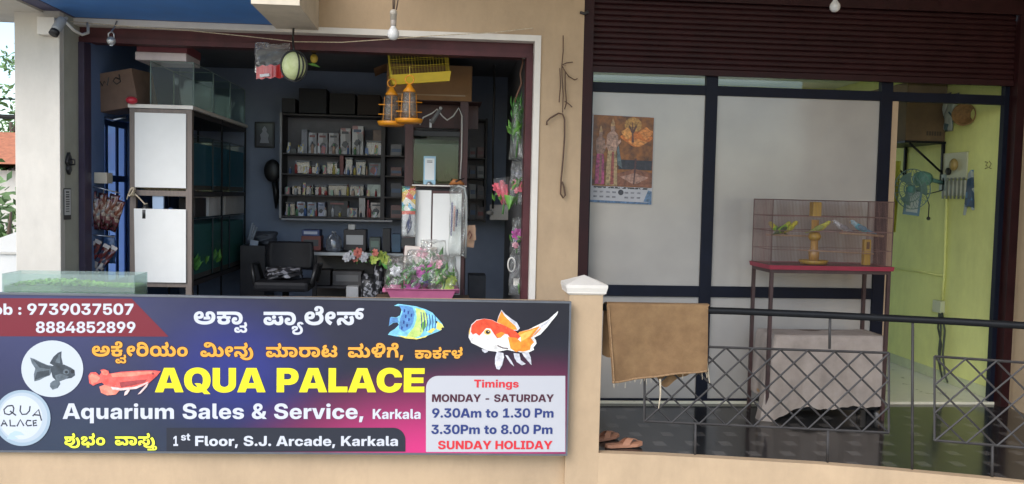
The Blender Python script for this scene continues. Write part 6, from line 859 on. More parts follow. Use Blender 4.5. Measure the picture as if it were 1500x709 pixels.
sheet('fish_picture', ang, 'blue and yellow striped angelfish')
gr, go, go2, gw, gw2 = fink(226, 74, 44), fink(240, 140, 44), fink(246, 182, 88), fink(230, 226, 222), fink(196, 196, 204)
sheet('fish_picture', [
    (z7([(1075,300),(1150,280),(1230,240),(1300,205),(1345,165),(1380,135),(1370,165),(1330,215),(1290,265),(1240,320),(1190,345),(1205,365),(1210,390),(1185,420),(1190,440),(1150,460),(1080,460),(1020,440),(1030,360)]), gw),
    (z7([(1075,300),(1150,282),(1230,255),(1245,275),(1205,320),(1165,345),(1190,380),(1165,410),(1160,440),(1100,455),(1030,440),(1030,350)]), go),
    (z7([(1060,330),(1130,300),(1200,275),(1150,340),(1080,380)]), go2),
    (z7([(898,225),(910,180),(935,125),(965,160),(1010,195),(1055,225),(1080,270),(1060,290),(980,285),(920,250)]), gw2),
    (z7([(900,222),(915,180),(935,135),(960,175),(1000,215),(1045,255),(1060,285),(980,280),(920,250)]), go),
    (z7([(680,300),(700,240),(740,205),(800,195),(860,205),(890,220),(960,250),(1040,290),(1085,340),(1090,420),(1050,455),(980,440),(900,455),(820,445),(760,415),(700,385),(678,345)]), gw),
    (z7([(695,300),(700,250),(740,210),(800,196),(860,206),(890,222),(960,250),(1040,290),(1085,335),(1060,360),(1000,345),(985,320),(940,310),(930,345),(900,350),(880,320),(850,275),(815,270),(790,300),(760,330),(735,310),(710,320)]), gr),
    (z7([(985,340),(1050,345),(1090,380),(1095,440),(1050,458),(1005,430)]), go),
    (z7([(890,320),(930,300),(965,310),(930,345),(905,345)]), go),
    (z7(circ(826, 301, 27, 22, 20)), go2), (z7(circ(828, 301, 17, 15, 16)), ink(30, 24, 24)), (z7(circ(833, 296, 4, 4, 8)), gw),
    (z7([(898,455),(950,465),(955,500),(940,560),(918,596),(895,588),(884,550),(885,500)]), gw2),
    (z7([(965,480),(985,485),(1015,530),(1035,570),(1005,545),(985,515)]), gw2), (z7([(1030,465),(1075,470),(1085,520),(1125,550),(1095,562),(1055,535),(1035,500)]), gw2),
    (z7([(1095,465),(1145,455),(1165,500),(1170,560),(1135,520),(1110,490)]), gw2), (z7([(780,432),(825,445),(830,455),(805,465),(785,450)]), gw2),
    (z7([(900,400),(950,420),(990,425),(985,435),(940,430),(905,412)]), ink(110, 96, 96)),
    (z7([(690,262),(688,330),(682,320),(680,295)]), go2),
] + [(z7(stroke([(905 + i*12, 470), (895 + i*13, 580 - i*8)], 3)), gw) for i in range(4)] + [(z7(stroke([(1180, 330), (1230, 275 - i*3), (1300 + i*12, 225 - i*14)], 3)), gw2) for i in range(4)], 'red and white lionhead goldfish with orange tail')
# ================================================================== THINGS
def at_front(px0, py0, px1, py1, Y):
    """two corners of an upright rectangle at depth Y seen between two pixels: x0, x1, z0, z1"""
    a, b_ = P(px0, py1, Y), P(px1, py0, Y)
    return a.x, b_.x, a.z, b_.z

# ---------------------------------------------------------------- outside, left of the column
def tree(name, label, x, y, h, cr, dens, m_leaf, seed, grp=None):
    random.seed(seed)
    t = thing(name, label, 'tree', (x, y, -3.5), grp)
    tk = MB(); tk.tube([(x, y, -3.5), (x + .1, y, -3.5 + h * .35), (x - .1, y + .1, -3.5 + h * .75)], [.16, .12, .05], 8)
    for k in range(6):
        a = k * 1.05; z = -3.5 + h * (.35 + .06 * k)
        tk.tube([(x, y, z), (x + math.cos(a) * cr * .4, y + math.sin(a) * cr * .4, z + h * .12), (x + math.cos(a) * cr * .75, y + math.sin(a) * cr * .75, z + h * .2)], [.06, .04, .015], 6)
    tk.build('trunk', C['brown'], t)
    cw = MB()
    for c in range(26):
        a, rr = rnd(0, 6.28), cr * math.sqrt(rnd(.02, 1)); c0 = Vector((x + math.cos(a) * rr, y + math.sin(a) * rr, -3.5 + h * rnd(.42, 1.0) - .25 * rr))
        for k in range(dens):
            p = c0 + Vector((random.gauss(0, .34), random.gauss(0, .34), random.gauss(0, .26)))
            u = Vector((rnd(-1, 1), rnd(-1, 1), rnd(-.6, .6))).normalized(); v = u.orthogonal().normalized(); l = rnd(.07, .15)
            cw.add([p - u * l, p + v * l * .4, p + u * l, p - v * l * .4], [(0, 1, 2, 3)])
    cw.build('crown', m_leaf, t, weld=False, normals=False)
    random.seed(7)
LM = [mat('tree_leaves', (0.07, 0.16, 0.03), .6, vary=.5, scale=1.5), mat('haze_paled_leaves', (0.18, 0.28, 0.10), .6, vary=.4, scale=1.5)]  # second leaf colour is paled to stand in for haze and overexposure
gx = lambda px, Y: Xof(px, Y, 285)
tree('broadleaf_tree', 'bright green bushy tree rising beside the cream column', gx(6, 13), 13, 5.7, 1.3, 130, LM[1], 3)
tree('broadleaf_tree', 'dark green leafy tree behind the red tiled house', gx(-18, 24), 24, 7.2, 2.6, 110, LM[0], 5)
tree('broadleaf_tree', 'pale green tree left of the column, farther off than the bushy one', gx(20, 26), 26, 9.4, 2.4, 110, LM[1], 8)
hx = gx(-10, 21)
hs = thing('house', 'pale house with orange red tiled roof seen left of the column', 'house', (hx, 21, -3.5))
MB().box((hx - 3, 20.6, -3.5), (hx + 2.2, 24.6, 2.05)).build('wall', C['cream'], hs)
rf = MB(); zr = Zof(10, 240, 20.2)
rf.add([(hx-3.4, 20.2, zr), (hx+2.6, 20.2, zr), (hx+2.6, 25, zr), (hx-3.4, 25, zr), (hx-3.4, 22.6, zr+.85), (hx+2.6, 22.6, zr+.85)], [(0,1,5,4), (2,3,4,5), (1,2,5), (3,0,4), (0,3,2,1)])
rf.build('roof', mat('clay_tiles', (0.48, 0.17, 0.08), .8, vary=.25, scale=9), hs)
for k in range(2):
    wx = hx - .8 + k * 1.8; MB().box((wx, 20.57, .3), (wx + .9, 20.61, 1.4)).build('window', C['black'], hs)
wx = gx(-40, 10.5)
gb_ = thing('garden_shed', 'white shed gable below the trees at the far left', 'shed', (wx, 10.5, -3.5))
z1, z2 = Zof(0, 400, 10.3), Zof(25, 338, 10.3)
MB().prism([(gx(-90, 10.3), -3.5), (gx(60, 10.3), -3.5), (gx(60, 10.3), z2), (gx(28, 10.3), z2), (gx(-20, 10.3), z1 + .35), (gx(-90, 10.3), z1)], lambda u, v, t: Vector((u, t, v)), 10.3, 12.5).build('wall', C['white'], gb_)
MB().box((gx(-90, 10.28), 10.27, Zof(10, 372, 10.28)), (gx(60, 10.28), 10.295, Zof(10, 369, 10.28))).build('gutter', C['steel'], gb_)
# two lines strung across outside
for nm, y0_, lb in (('cable', 145, 'thin dark cable crossing the sky left of the column'), ('pipe', 171, 'grey horizontal pipe crossing behind the cream column')):
    r_ = .008 if nm == 'cable' else .022
    tag(MB().tube([P(-60, y0_ - 4, 8.2), P(-20, y0_ - 1, 8.2), P(10, y0_, 8.2), P(40, y0_ + 1, 8.2), P(110, y0_ - 2, 8.2)], r_, 6).build(nm, C['black_steel'] if nm == 'cable' else C['grey_steel']), lb, nm)

# ---------------------------------------------------------------- on the corner column
x0, x1, z0, z1 = at_front(56, 26, 88, 53, 6.6)
cam_ = thing('security_camera', 'white security camera with dark snout on the cream column', 'camera', ((x0+x1)/2, 6.62, z0))
MB().box((x0, 6.575, z0 + .01), (x0 + .125, 6.648, z1)).build('junction_box', C['trim'], cam_, bevel=.006)
ca, cb = P(92, 28, 6.50), P(78, 50, 6.42)
cd = (cb - ca).normalized()
MB().lathe([(.0, 0), (.028, 0), (.034, .01), (.034, .10), (.03, .115), (0, .115)], 16, cd, ca).build('body', mat('grey_camera_body', (.30, .31, .32), .4), cam_)
lz = MB().lathe([(.030, 0), (.033, .004), (.033, .035), (.0, .03)], 16, cd, ca + cd * .117).build('lens_hood', C['black'], cam_)
MB().tube([(x1 - .01, 6.60, z1 - .03), ca - cd * .01 + Vector((.0, .05, .01)), ca + cd * .02], .012, 8).build('arm', C['trim'], cam_)
tag(MB().tube([P(86, 30, 6.55), P(98, 34, 6.5), P(108, 44, 6.6), P(120, 51, 6.7), P(129, 48, 6.75), P(129, 38, 6.8), P(128, 34, 6.86)], .011, 8).build('cable', C['wire_white']), 'looped white cable from the security camera', 'cable')
lc = P(163, 60, 6.78)
fx = thing('lamp_fitting', 'small silver round fitting hanging under the left ceiling edge', 'fitting', tuple(lc))
MB().ball(lc, .034, 18, 12).build('globe', mat('silver_plastic', (.5, .51, .53), .25, metal=.6), fx)
MB().tube([lc + Vector((-.02, 0, .02)), lc + Vector((-.02, 0, .055)), lc + Vector((0, 0, .07)), lc + Vector((.02, 0, .055)), lc + Vector((.02, 0, .02))], .006, 8).build('bracket', C['steel'], fx)
MB().tube([lc + Vector((0, 0, .07)), lc + Vector((0, .06, .11)), lc + Vector((0, .108, .17))], .006, 6).build('stem', C['steel'], fx)
MB().tube([lc + Vector((0, 0, -.025)), lc + Vector((0, 0, -.037))], .012, 10).build('lens', flat('clear_lens', (.8, .85, .9), .1), fx)
xs_ = xc1 + .003
def side(px, py): return PXc(px, py, xs_ + .002)
lk_ = MB()
a = side(99, 238); zz = [side(99, y).z for y in (256, 249, 243, 238, 230, 223)]
prof_ = [(0, zz[0]), (.03, zz[1]), (.022, zz[2]), (.045, zz[3]), (.026, zz[4]), (.0, zz[5])]
lk_.prism([(a.y + r, z) for r, z in prof_] + [(a.y - r, z) for r, z in prof_[-2:0:-1]], lambda u, v, t: Vector((t, u, v)), xs_ + .001, xs_ + .022)
lk_.tube([(xs_ + .012, a.y + .01, a.z - .02), (xs_ + .05, a.y + .01, a.z - .012), (xs_ + .05, a.y + .01, a.z + .02), (xs_ + .012, a.y + .01, a.z + .028)], .007, 8)
tag(lk_.build('shutter_latch', C['black'], None), 'dark cast latch on the shaded side of the column', 'latch')
a, b_ = side(94, 322), side(104, 276)
st_ = thing('notice_sticker', 'narrow upright black and white sticker below the latch', 'sticker', ((xs_), (a.y + b_.y)/2, a.z))
y0_, y1_ = a.y, a.y + .11
y0_, y1_ = min(side(93.5, 300).y, side(104, 300).y), max(side(93.5, 300).y, side(104, 300).y)
MB().box((xs_ + .001, y0_, a.z), (xs_ + .003, y1_, b_.z)).build('backing', C['black'], st_)
MB().box((xs_ + .0032, y0_ + .008, a.z + .035), (xs_ + .004, y1_ - .008, b_.z - .008)).build('paper', flat('sticker_paper', (.55, .55, .53), .5), st_)
sk = MB()
for k in range(9): sk.box((xs_ + .0042, y0_ + .03, a.z + .06 + k * .018), (xs_ + .0046, y1_ - rnd(.03, .04), a.z + .06 + k * .018 + rnd(.006, .012)))
sk.build('printed_lines', C['black'], st_)

# ---------------------------------------------------------------- shallow glass tank on the parapet
Yt0, Yt1 = 5.66, 5.90
xa, xb_ = P(3, 415, Yt0).x, P(197, 415, Yt0).x
zt_ = Zof(100, 402, Yt0)
tk = thing('glass_tank', 'shallow frosted glass tank with floating green plants on the parapet', 'tank', ((xa+xb_)/2, (Yt0+Yt1)/2, 1.0))
def tank_glass(x0, x1, y0, y1, z0, z1, t=.006):
    m_ = MB()
    m_.box((x0, y0, z0), (x1, y0 + t, z1)); m_.box((x0, y1 - t, z0), (x1, y1, z1))
    m_.box((x0, y0 + t, z0), (x0 + t, y1 - t, z1)); m_.box((x1 - t, y0 + t, z0), (x1, y1 - t, z1)); m_.box((x0 + t, y0 + t, z0), (x1 - t, y1 - t, z0 + t))
    return m_
tank_glass(xa, xb_, Yt0, Yt1, 1.003, zt_).build('glass', clear('scuffed_glass', (.88, .95, .93), .12, .1, .16, (.75, .85, .84)), tk)
MB().box((xa + .008, Yt0 + .008, 1.011), (xb_ - .008, Yt1 - .008, 1.075)).build('water', clear('greenish_water', (.70, .86, .66), .1, .05, .18, (.35, .5, .25)), tk)
pl = MB()
for k in range(1500):
    x = xa + .02 + (xb_ - xa - .04) * (1 - rnd(0, 1) ** 1.6 * .98); y = rnd(Yt0 + .02, Yt1 - .02)
    hgt = .078 + .03 * max(0, math.sin((x - xa) * 5.2)) * rnd(.2, 1)
    p = Vector((x, y, 1.0 + hgt)); u = Vector((rnd(-1, 1), rnd(-1, 1), rnd(-.4, .4))).normalized() * rnd(.006, .014); v = u.orthogonal().normalized() * u.length
    pl.add([p - u, p + v, p + u, p - v], [(0, 1, 2, 3)])
tag(pl.build('floating_plants', mat('duckweed', (.22, .42, .06), .6, vary=.4, scale=60), None, weld=False, normals=False), 'bright green duckweed floating in the shallow tank', None, None, 'stuff')
tag(MB().box((xa + .06, Yt0 + .05, 1.078), (xa + .26, Yt0 + .16, 1.086)).build('lid_piece', clear('lid_glass', (.9, .95, .95), .2, .1, .3), None), 'loose pale glass strip lying in the shallow tank', 'glass strip')

# ---------------------------------------------------------------- hanging in front of the lintel
def tape(mb, pts, r): mb.tube(pts, r, 6)
wpts = [P(px, py, 6.84) for px, py in ((84, 30), (180, 38), (280, 45), (360, 53), (430, 61), (500, 62), (560, 58), (640, 52), (720, 48), (781, 41))]
tag(MB().tube(wpts, .0035, 5).build('string', C['rope']), 'thin string sagging across the top of the left opening', 'string')
bc = P(431, 97, 6.6)
bl = thing('hanging_ball', 'pale green ball with black straps hanging from the lintel', 'ball', tuple(bc))
MB().ball(bc, .09, 28, 18, (1, 1, 1.18)).build('ball', mat('pale_green_cloth', (.50, .58, .26), .75, vary=.15, scale=12, c2=(.62, .66, .40)), bl)
for off in (-1.0, -.62, .05):
    st = MB(); rr = .0935
    pts = []
    for k in range(29):
        t = 2 * math.pi * k / 28
        pts.append(bc + Vector((rr * math.sin(t) * math.cos(off), -rr * math.sin(t) * math.sin(off) if False else rr * math.sin(t) * math.sin(off), rr * 1.18 * math.cos(t))))
    tape(st, pts, .0065); st.build('strap', C['black'], bl)
rim = [bc + Vector((.0965 * math.cos(t), -.01, .0965 * 1.18 * math.sin(t))) for t in [2 * math.pi * k / 30 for k in range(30)]]
MB().tube(rim, .008, 6, closed=True).build('rim_strap', C['black'], bl)
MB().tube([bc + Vector((0, 0, .105)), P(430, 70, 6.6), P(429, 58, 6.66), P(430, 41, 6.86)], .008, 6).build('hanger', C['black'], bl)

def bag(mb, c, w_, h, d, n=10, puff=.5, wob=.006, top=1.0, seed=0):
    """a crinkled pouch: front and back skins closed along the edge, narrower at the top"""
    rs_ = random.Random(seed); ph = [rs_.uniform(0, 6.28) for _ in range(6)]
    for sgn in (-1, 1):
        def fn(u, v, sgn=sgn):
            e = (math.sin(math.pi * u) ** .5 if 0 < u < 1 else 0) * (math.sin(math.pi * min(1, max(0, v))) ** .4 if 0 < v < 1 else 0)
            wv = w_ * (1 + (top - 1) * v)
            q = wob * (math.sin(9 * u + 7 * v + ph[0]) + math.sin(17 * v - 8 * u + ph[1]) + .7 * math.sin(23 * u + ph[2]))
            return Vector(c) + Vector(((u - .5) * wv + .35 * q, sgn * (d / 2 * e) + q * (1 if e > 0 else 0), (v - .5) * h + .3 * q))
        mb.grid(fn, n, n + 4)
    return mb
rc_ = P(397, 92, 6.95)
pk = thing('plastic_packet', 'clear plastic packet with red base hanging left of the green ball', 'packet', tuple(rc_))
x0, x1, z0, z1 = at_front(372, 69, 424, 100, 6.90)
bag(MB(), ((x0+x1)/2, 6.92, (z0+z1)/2), x1-x0, z1-z0+.06, .05, 14, seed=2, wob=.008).build('clear_bag', C['poly'], pk)
MB().grid(lambda u, v: Vector((Xof(376, 6.92, 98) + u * .21, 6.905 - .03 * math.sin(math.pi * u) + .004 * math.sin(40 * u), Zof(385, 117, 6.92) + .02 * u + v * .10 + .006 * math.sin(20 * u + 3 * v))), 16, 8).build('red_pouch', mat('red_plastic_film', (.50, .02, .02), .25, vary=.2, coat=.5), pk)
MB().box((Xof(382, 6.9, 111), 6.862, Zof(382, 113, 6.9)), (Xof(396, 6.9, 111), 6.866, Zof(382, 109, 6.9)), rot=(0, -.15, 0)).build('white_label', flat('label_white', (.7, .7, .7), .5), pk)
tc_ = P(460, 84, 7.3)
ty = thing('hanging_toy', 'small yellow and black toy with green leaf behind the lintel', 'toy', tuple(tc_))
MB().ball(tc_ + Vector((0, 0, -.01)), .032, 14, 10, (1, 1, 1.2)).build('body', flat('yellow_plastic', (.55, .40, .06), .5), ty)
MB().ball(tc_ + Vector((0, 0, .045)), .022, 12, 8).build('head', C['black'], ty)
MB().tube([tc_ + Vector((-.05, 0, -.055)), tc_ + Vector((0, 0, -.06)), tc_ + Vector((.05, 0, -.08))], [.004, .014, .003], 8).build('leaf', C['leaf2'], ty)
MB().tube([tc_ + Vector((0, 0, .06)), (tc_.x, tc_.y, ZC)], .003, 5).build('cord', C['black'], ty)

def bulb(px, py, Y, label, scale, cords):
    c = P(px, py, Y)
    t = thing('light_bulb', label, 'bulb', tuple(c))
    r = scale
    MB().lathe([(0, -r), (r*.5, -r*.87), (r*.87, -r*.5), (r, 0), (r*.9, r*.45), (r*.62, r*.85), (r*.42, r*1.15), (r*.40, r*1.3)], 20, None, c).build('globe', mat('white_bulb_glass', (.72, .73, .74), .25, vary=.03), t)
    MB().lathe([(r*.40, r*1.28), (r*.46, r*1.3), (r*.50, r*2.2), (r*.45, r*2.25)], 16, None, c).build('base', mat('pale_bulb_base', (.45, .40, .36), .5), t)
    MB().lathe([(r*.52, r*2.23), (r*.52, r*3.1), (r*.60, r*3.12), (r*.60, r*3.6), (r*.4, r*3.9), (r*.2, r*4.0)], 16, None, c).build('holder', mat('ivory_holder', (.52, .48, .42), .45), t)
    for dx in cords: MB().tube([c + Vector((dx * .4, 0, r*3.95)), c + Vector((dx, 0, r*8)), c + Vector((dx * 1.1, .02, r*14))], .005, 6).build('cord', flat('brown_cord', (.14, .10, .08), .6), t)
    return t
bulb(576, 50, 6.55, 'white bulb in ivory holder hanging before the left opening', .046, (-.008, .012, .05))
bulb(1223, 10, 6.55, 'white bulb hanging before the maroon rolling shutter', .042, (0,))

# ---------------------------------------------------------------- wires on the pier between the shops
hk = thing('wire_hook', 'rusty bent wire hook hanging on the tan pier', 'hook', tuple(P(824, 170, 6.87)))
WB = mat('rusty_wire', (.10, .055, .035), .6, vary=.3)
MB().tube([P(px, py, 6.87) for px, py in ((801, 183), (801, 178), (806, 173), (818, 166), (824, 167), (827, 175), (827, 200), (825, 230), (822, 262), (821, 284), (825, 290), (828, 286), (826, 274), (823, 266))], .007, 6).build('long_hook', WB, hk)
for pts in (((825, 52), (825, 75), (823, 95), (829, 96), (823, 95), (823, 110), (825, 140), (824, 165)), ((823, 96), (828, 105), (828, 130), (830, 150), (827, 160)), ((820, 100), (821, 125), (819, 150)), ((826, 102), (833, 112), (842, 117), (846, 115)), ((824, 95), (830, 92), (839, 91)), ((827, 148), (834, 153), (838, 157))):
    MB().tube([P(px, py, 6.872 - .004 * (i % 2)) for i, (px, py) in enumerate(pts)], .0045, 5).build('loose_wire', WB, hk)
tag(MB().tube([P(850, 18, 6.88), P(856, 20, 6.87), P(862, 17, 6.86)], .012, 8).build('pipe_stub', C['grey_steel']), 'short grey stub beside the top of the maroon shutter', 'pipe')

# ---------------------------------------------------------------- yellow cage, feeders, carton
yc = thing('bird_cage', 'small tilted yellow wire bird cage hanging from the lintel', 'cage', tuple(P(610, 97, 7.35)))
Rm = Euler((math.radians(5), math.radians(-6.5), math.radians(6))).to_matrix(); cc = P(613, 96, 7.42)
YM = mat('yellow_wire_paint', (.66, .52, .05), .45, vary=.1)
def loc(x, y, z): return cc + Rm @ Vector((x, y, z))
cw_, cdp, ch_ = .245, .14, .12
def cage_side(n, f, thick=.0011):
    m_ = MB()
    for k in range(n + 1): m_.tube([f(k / n, 0), f(k / n, 1)], thick, 4)
    for v in (0, .33, .66, 1): m_.tube([f(0, v), f(1, v)], thick * 1.6, 4)
    return m_
cage_side(19, lambda u, v: loc(-cw_ + 2*cw_*u, -cdp, -ch_ + .05 + (2*ch_ - .05) * v)).build('wire_panel', YM, yc)
cage_side(19, lambda u, v: loc(-cw_ + 2*cw_*u, cdp, -ch_ + .05 + (2*ch_ - .05) * v)).build('wire_panel', YM, yc)
cage_side(10, lambda u, v: loc(-cw_, -cdp + 2*cdp*u, -ch_ + .05 + (2*ch_ - .05) * v)).build('wire_panel', YM, yc)
cage_side(10, lambda u, v: loc(cw_, -cdp + 2*cdp*u, -ch_ + .05 + (2*ch_ - .05) * v)).build('wire_panel', YM, yc)
cage_side(19, lambda u, v: loc(-cw_ + 2*cw_*u, -cdp + 2*cdp*v, ch_)).build('wire_panel', YM, yc)
tr_ = MB()
V = [loc(sx * (cw_ + g), sy * (cdp + g), z) for g, z in ((.012, -ch_ + .05), (-.006, -ch_ - .03), (-.012, -ch_ - .028), (.006, -ch_ + .05)) for sx, sy in ((-1,-1),(1,-1),(1,1),(-1,1))]
tr_.add(V, [(i*4+k, i*4+(k+1)%4, (i+1)*4+(k+1)%4, (i+1)*4+k) for i in range(3) for k in range(4)] + [(4,5,6,7)])
tr_.build('tray', mat('yellow_plastic_tray', (.70, .50, .03), .35, vary=.06), yc)
MB().tube([loc(0, 0, ch_), (cc.x, cc.y, z_trim_b)], .004, 5).build('hanger', YM, yc)
OR = mat('orange_plastic', (.72, .28, .015), .35, vary=.08)
def feeder(px, py, Y, label, hh=.33, first=None):
    c = P(px, py, Y)                     # centre of the tray
    t = thing('bird_feeder', label, 'feeder', tuple(c), 'orange bird feeders under the yellow cage')
    MB().lathe([(0, -.012), (.085, -.016), (.105, -.010), (.118, .02), (.114, .021), (.098, .0), (.05, -.004), (0, -.004)], 24, None, c).build('tray', OR, t)
    MB().lathe([(.064, .0), (.050, hh * .73), (.048, hh * .73), (.062, .0)], 20, None, c).build('clear_tube', C['poly'], t)
    MB().lathe([(.050, hh * .72), (.052, hh * .76), (.030, hh * .84), (.012, hh * .93), (0, hh * .94)], 20, None, c).build('cap', OR, t)
    MB().tube([c + Vector((.02 * math.cos(k * .5) , 0, hh * .93 + .035 + .035 * math.sin(k * .5))) if False else c + Vector((.035 * math.sin(k * math.pi / 7), 0, hh * .93 + .035 - .035 * math.cos(k * math.pi / 7))) for k in range(14)], .006, 6, closed=True).build('handle', OR, t)
    sd = MB()
    for k in range(160): 
        a, r, z = rnd(0, 6.28), rnd(.01, .052), rnd(.01, hh * .45)
        sd.ball(c + Vector((r * math.cos(a), r * math.sin(a), z)), .006, 5, 3)
    tag(sd.build('seed', mat('seed_mix', (.30, .20, .10), .7, vary=.5, scale=80), t), None)
    for z in (.08, .16): MB().tube([c + Vector((-.105, -.02, z)), c + Vector((.105, .02, z))], .005, 6).build('perch', OR, t)
    for k in range(3):
        a = k * 2.1 + .6; MB().tube([c + Vector((.08 * math.cos(a), .08 * math.sin(a), 0)), c + Vector((.066 * math.cos(a), .066 * math.sin(a), hh * .7))], .004, 5).build('strut', OR, t)
    MB().tube([c + Vector((0, 0, hh * .93 + .07)), (c.x, c.y, max(c.z + hh + .12, Zof(600, 120, Y)))], .003, 5).build('cord', YM, t)
feeder(573, 182, 7.25, 'orange clear bird feeder, lower and left of the two')
feeder(599, 178, 7.12, 'orange clear bird feeder, higher and right of the two')
Yr = 8.05
x0, x1, z0, z1 = at_front(566, 97, 692, 145, Yr)
cb_ = thing('carton', 'long brown cardboard carton lying on the maroon shelf rack', 'carton', ((x0+x1)/2, Yr + .2, z0))
MB().box((x0, Yr, z0), (x1, Yr + .42, z1)).build('box', C['card'], cb_, bevel=.006)
MB().box((x0 + .02, Yr - .003, z0 + .045), (x1 - .06, Yr - .0012, z0 + .056)).build('tape', mat('tape', (.40, .27, .15), .3), cb_)
MB().add([(x0, Yr + .002, z1), (x0, Yr + .40, z1), (x0 - .14, Yr + .42, z1 - .07), (x0 - .12, Yr + .0, z1 - .05)], [(0, 1, 2, 3)]).build('flap', C['card'], cb_)

# ---------------------------------------------------------------- maroon shelf rack, display tank, white cabinet
xr0, xr1 = Xof(593, Yr, 230), Xof(684, Yr, 230)
rk = thing('shelf_rack', 'maroon wooden rack carrying the brown carton and a green lit tank', 'rack', ((xr0+xr1)/2, Yr + .2, 0))
MW = mat('maroon_wood', (.075, .028, .026), .5, vary=.3, scale=14, stretch=(1, 1, .2))
zr_t = Zof(640, 148, Yr)
for x, y in ((xr0, Yr), (xr0, Yr + .45), (xr1 - .07, Yr), (xr1 - .07, Yr + .45)): MB().box((x, y, 0), (x + .075, y + .05, zr_t - .002)).build('post', MW, rk)
x2 = Xof(705, Yr, 200)
MB().box((Xof(560, Yr, 150), Yr - .01, zr_t), (x2, Yr + .5, z0 - .001)).build('top_shelf', MW, rk)
MB().box((Xof(566, Yr, 160), Yr + .3, Zof(640, 184, Yr)), (x2 - .02, Yr + .34, zr_t - .003)).build('back_board', MW, rk)
zt2 = Zof(640, 270, Yr + .05)
MB().box((xr0 + .02, Yr + .052, zt2 - .03), (xr1 - .02, Yr + .448, zt2)).build('middle_shelf', MW, rk)
x0, x1, z0_, z1 = at_front(604, 193, 673, 269, Yr + .06)
dt = thing('display_tank', 'dark green planted aquarium with hood behind the payment card', 'aquarium', ((x0+x1)/2, Yr + .2, zt2))
zt_top = z1
tank_glass(x0, x1, Yr + .06, Yr + .42, zt2 + .002, z1 - .05).build('glass', C['glass'], dt)
MB().box((x0 + .008, Yr + .068, zt2 + .03), (x1 - .008, Yr + .41, z1 - .12)).build('water', clear('green_water', (.16, .42, .24), .06, .05, .30, (.05, .16, .09)), dt)
MB().box((x0 - .005, Yr + .05, z1 - .05), (x1 + .005, Yr + .43, z1)).build('hood', C['black'], dt, bevel=.004)
MB().box((x0 + .004, Yr + .411, zt2 + .01), (x1 - .004, Yr + .4135, z1 - .06)).build('backdrop', mat('grey_green_backdrop', (.20, .27, .22), .6, vary=.1), dt)
random.seed(11)
for k in range(4):
    lf = MB(); bx = rnd(x1 - .28, x1 - .05)
    for j in range(7):
        p0 = Vector((bx + rnd(-.02, .02), Yr + rnd(.15, .35), zt2 + .03)); p1 = p0 + Vector((rnd(-.05, .05), rnd(-.03, .03), rnd(.08, .2)))
        lf.tube([p0, (p0 + p1) / 2 + Vector((rnd(-.01, .01), 0, 0)), p1], [.003, .005, .001], 5)
    lf.build('plant', C['leaf'], dt)
# brackets on top: little lamp clip and white cord
tag(MB().tube([P(615, 183, Yr), P(620, 172, Yr - .02), P(633, 166, Yr - .05), P(640, 160, Yr - .05), P(648, 170, Yr - .03), P(655, 176, Yr - .02), P(664, 170, Yr - .02), P(672, 158, Yr - .015), P(677, 170, Yr - .02), P(676, 230, Yr - .03), P(674, 262, Yr - .03)], .007, 6).build('cable', C['wire_white']), 'white cable looping down beside the green aquarium', 'cable')
cl_ = thing('clip_lamp', 'small grey clip lamp above the green aquarium', 'lamp', tuple(P(638, 172, Yr - .03)))
MB().tube([P(645, 160, Yr - .05), P(637, 172, Yr - .04), P(632, 180, Yr - .03)], [.016, .020, .024], 10).build('body', flat('grey_plastic', (.2, .2, .2), .4), cl_)
MB().ball(P(645.5, 158.5, Yr - .052), .016, 10, 8).build('tip', flat('white_tip', (.6, .6, .6), .4), cl_)
MB().box(P(629, 187, Yr - .03), P(632.5, 175, Yr - .015)).build('clip', flat('white_clip', (.6, .6, .6), .4), cl_)

Yc = 7.62
x0, x1, z0, z1 = at_front(603, 272, 682, 430, Yc)
wc = thing('display_cabinet', 'white two-door cabinet with maroon top edge behind the flower tray', 'cabinet', ((x0+x1)/2, Yc + .15, 0))
MB().box((x0, Yc, .0), (x1, Yc + .36, z1 - .05)).build('carcass', MW, wc, bevel=.003)
MB().box((x0 - .012, Yc - .014, z1 - .012), (x1 + .01, Yc + .37, z1 + .0)).build('top', C['trim'], wc, bevel=.003)
xm = Xof(632, Yc, 330)
za_, zb_ = Zof(640, 360, Yc), Zof(640, 281, Yc)
MB().box((Xof(609, Yc, 300), Yc - .015, .45), (xm - .004, Yc - .002, zb_ + .012)).build('door', C['white'], wc, bevel=.002)
MB().add([(xm + .006, Yc - .016, .45), (Xof(676, Yc, 300), Yc - .016, .45), (Xof(676, Yc, 300), Yc - .016, zb_ - .012), (xm + .010, Yc - .016, zb_ - .016), (xm + .006, Yc - .003, .45), (Xof(676, Yc, 300), Yc - .003, .45), (Xof(676, Yc, 300), Yc - .003, zb_ - .012), (xm + .010, Yc - .003, zb_ - .016)], [(0,1,2,3), (7,6,5,4), (0,4,5,1), (1,5,6,2), (2,6,7,3), (3,7,4,0)]).build('door', C['white'], wc)
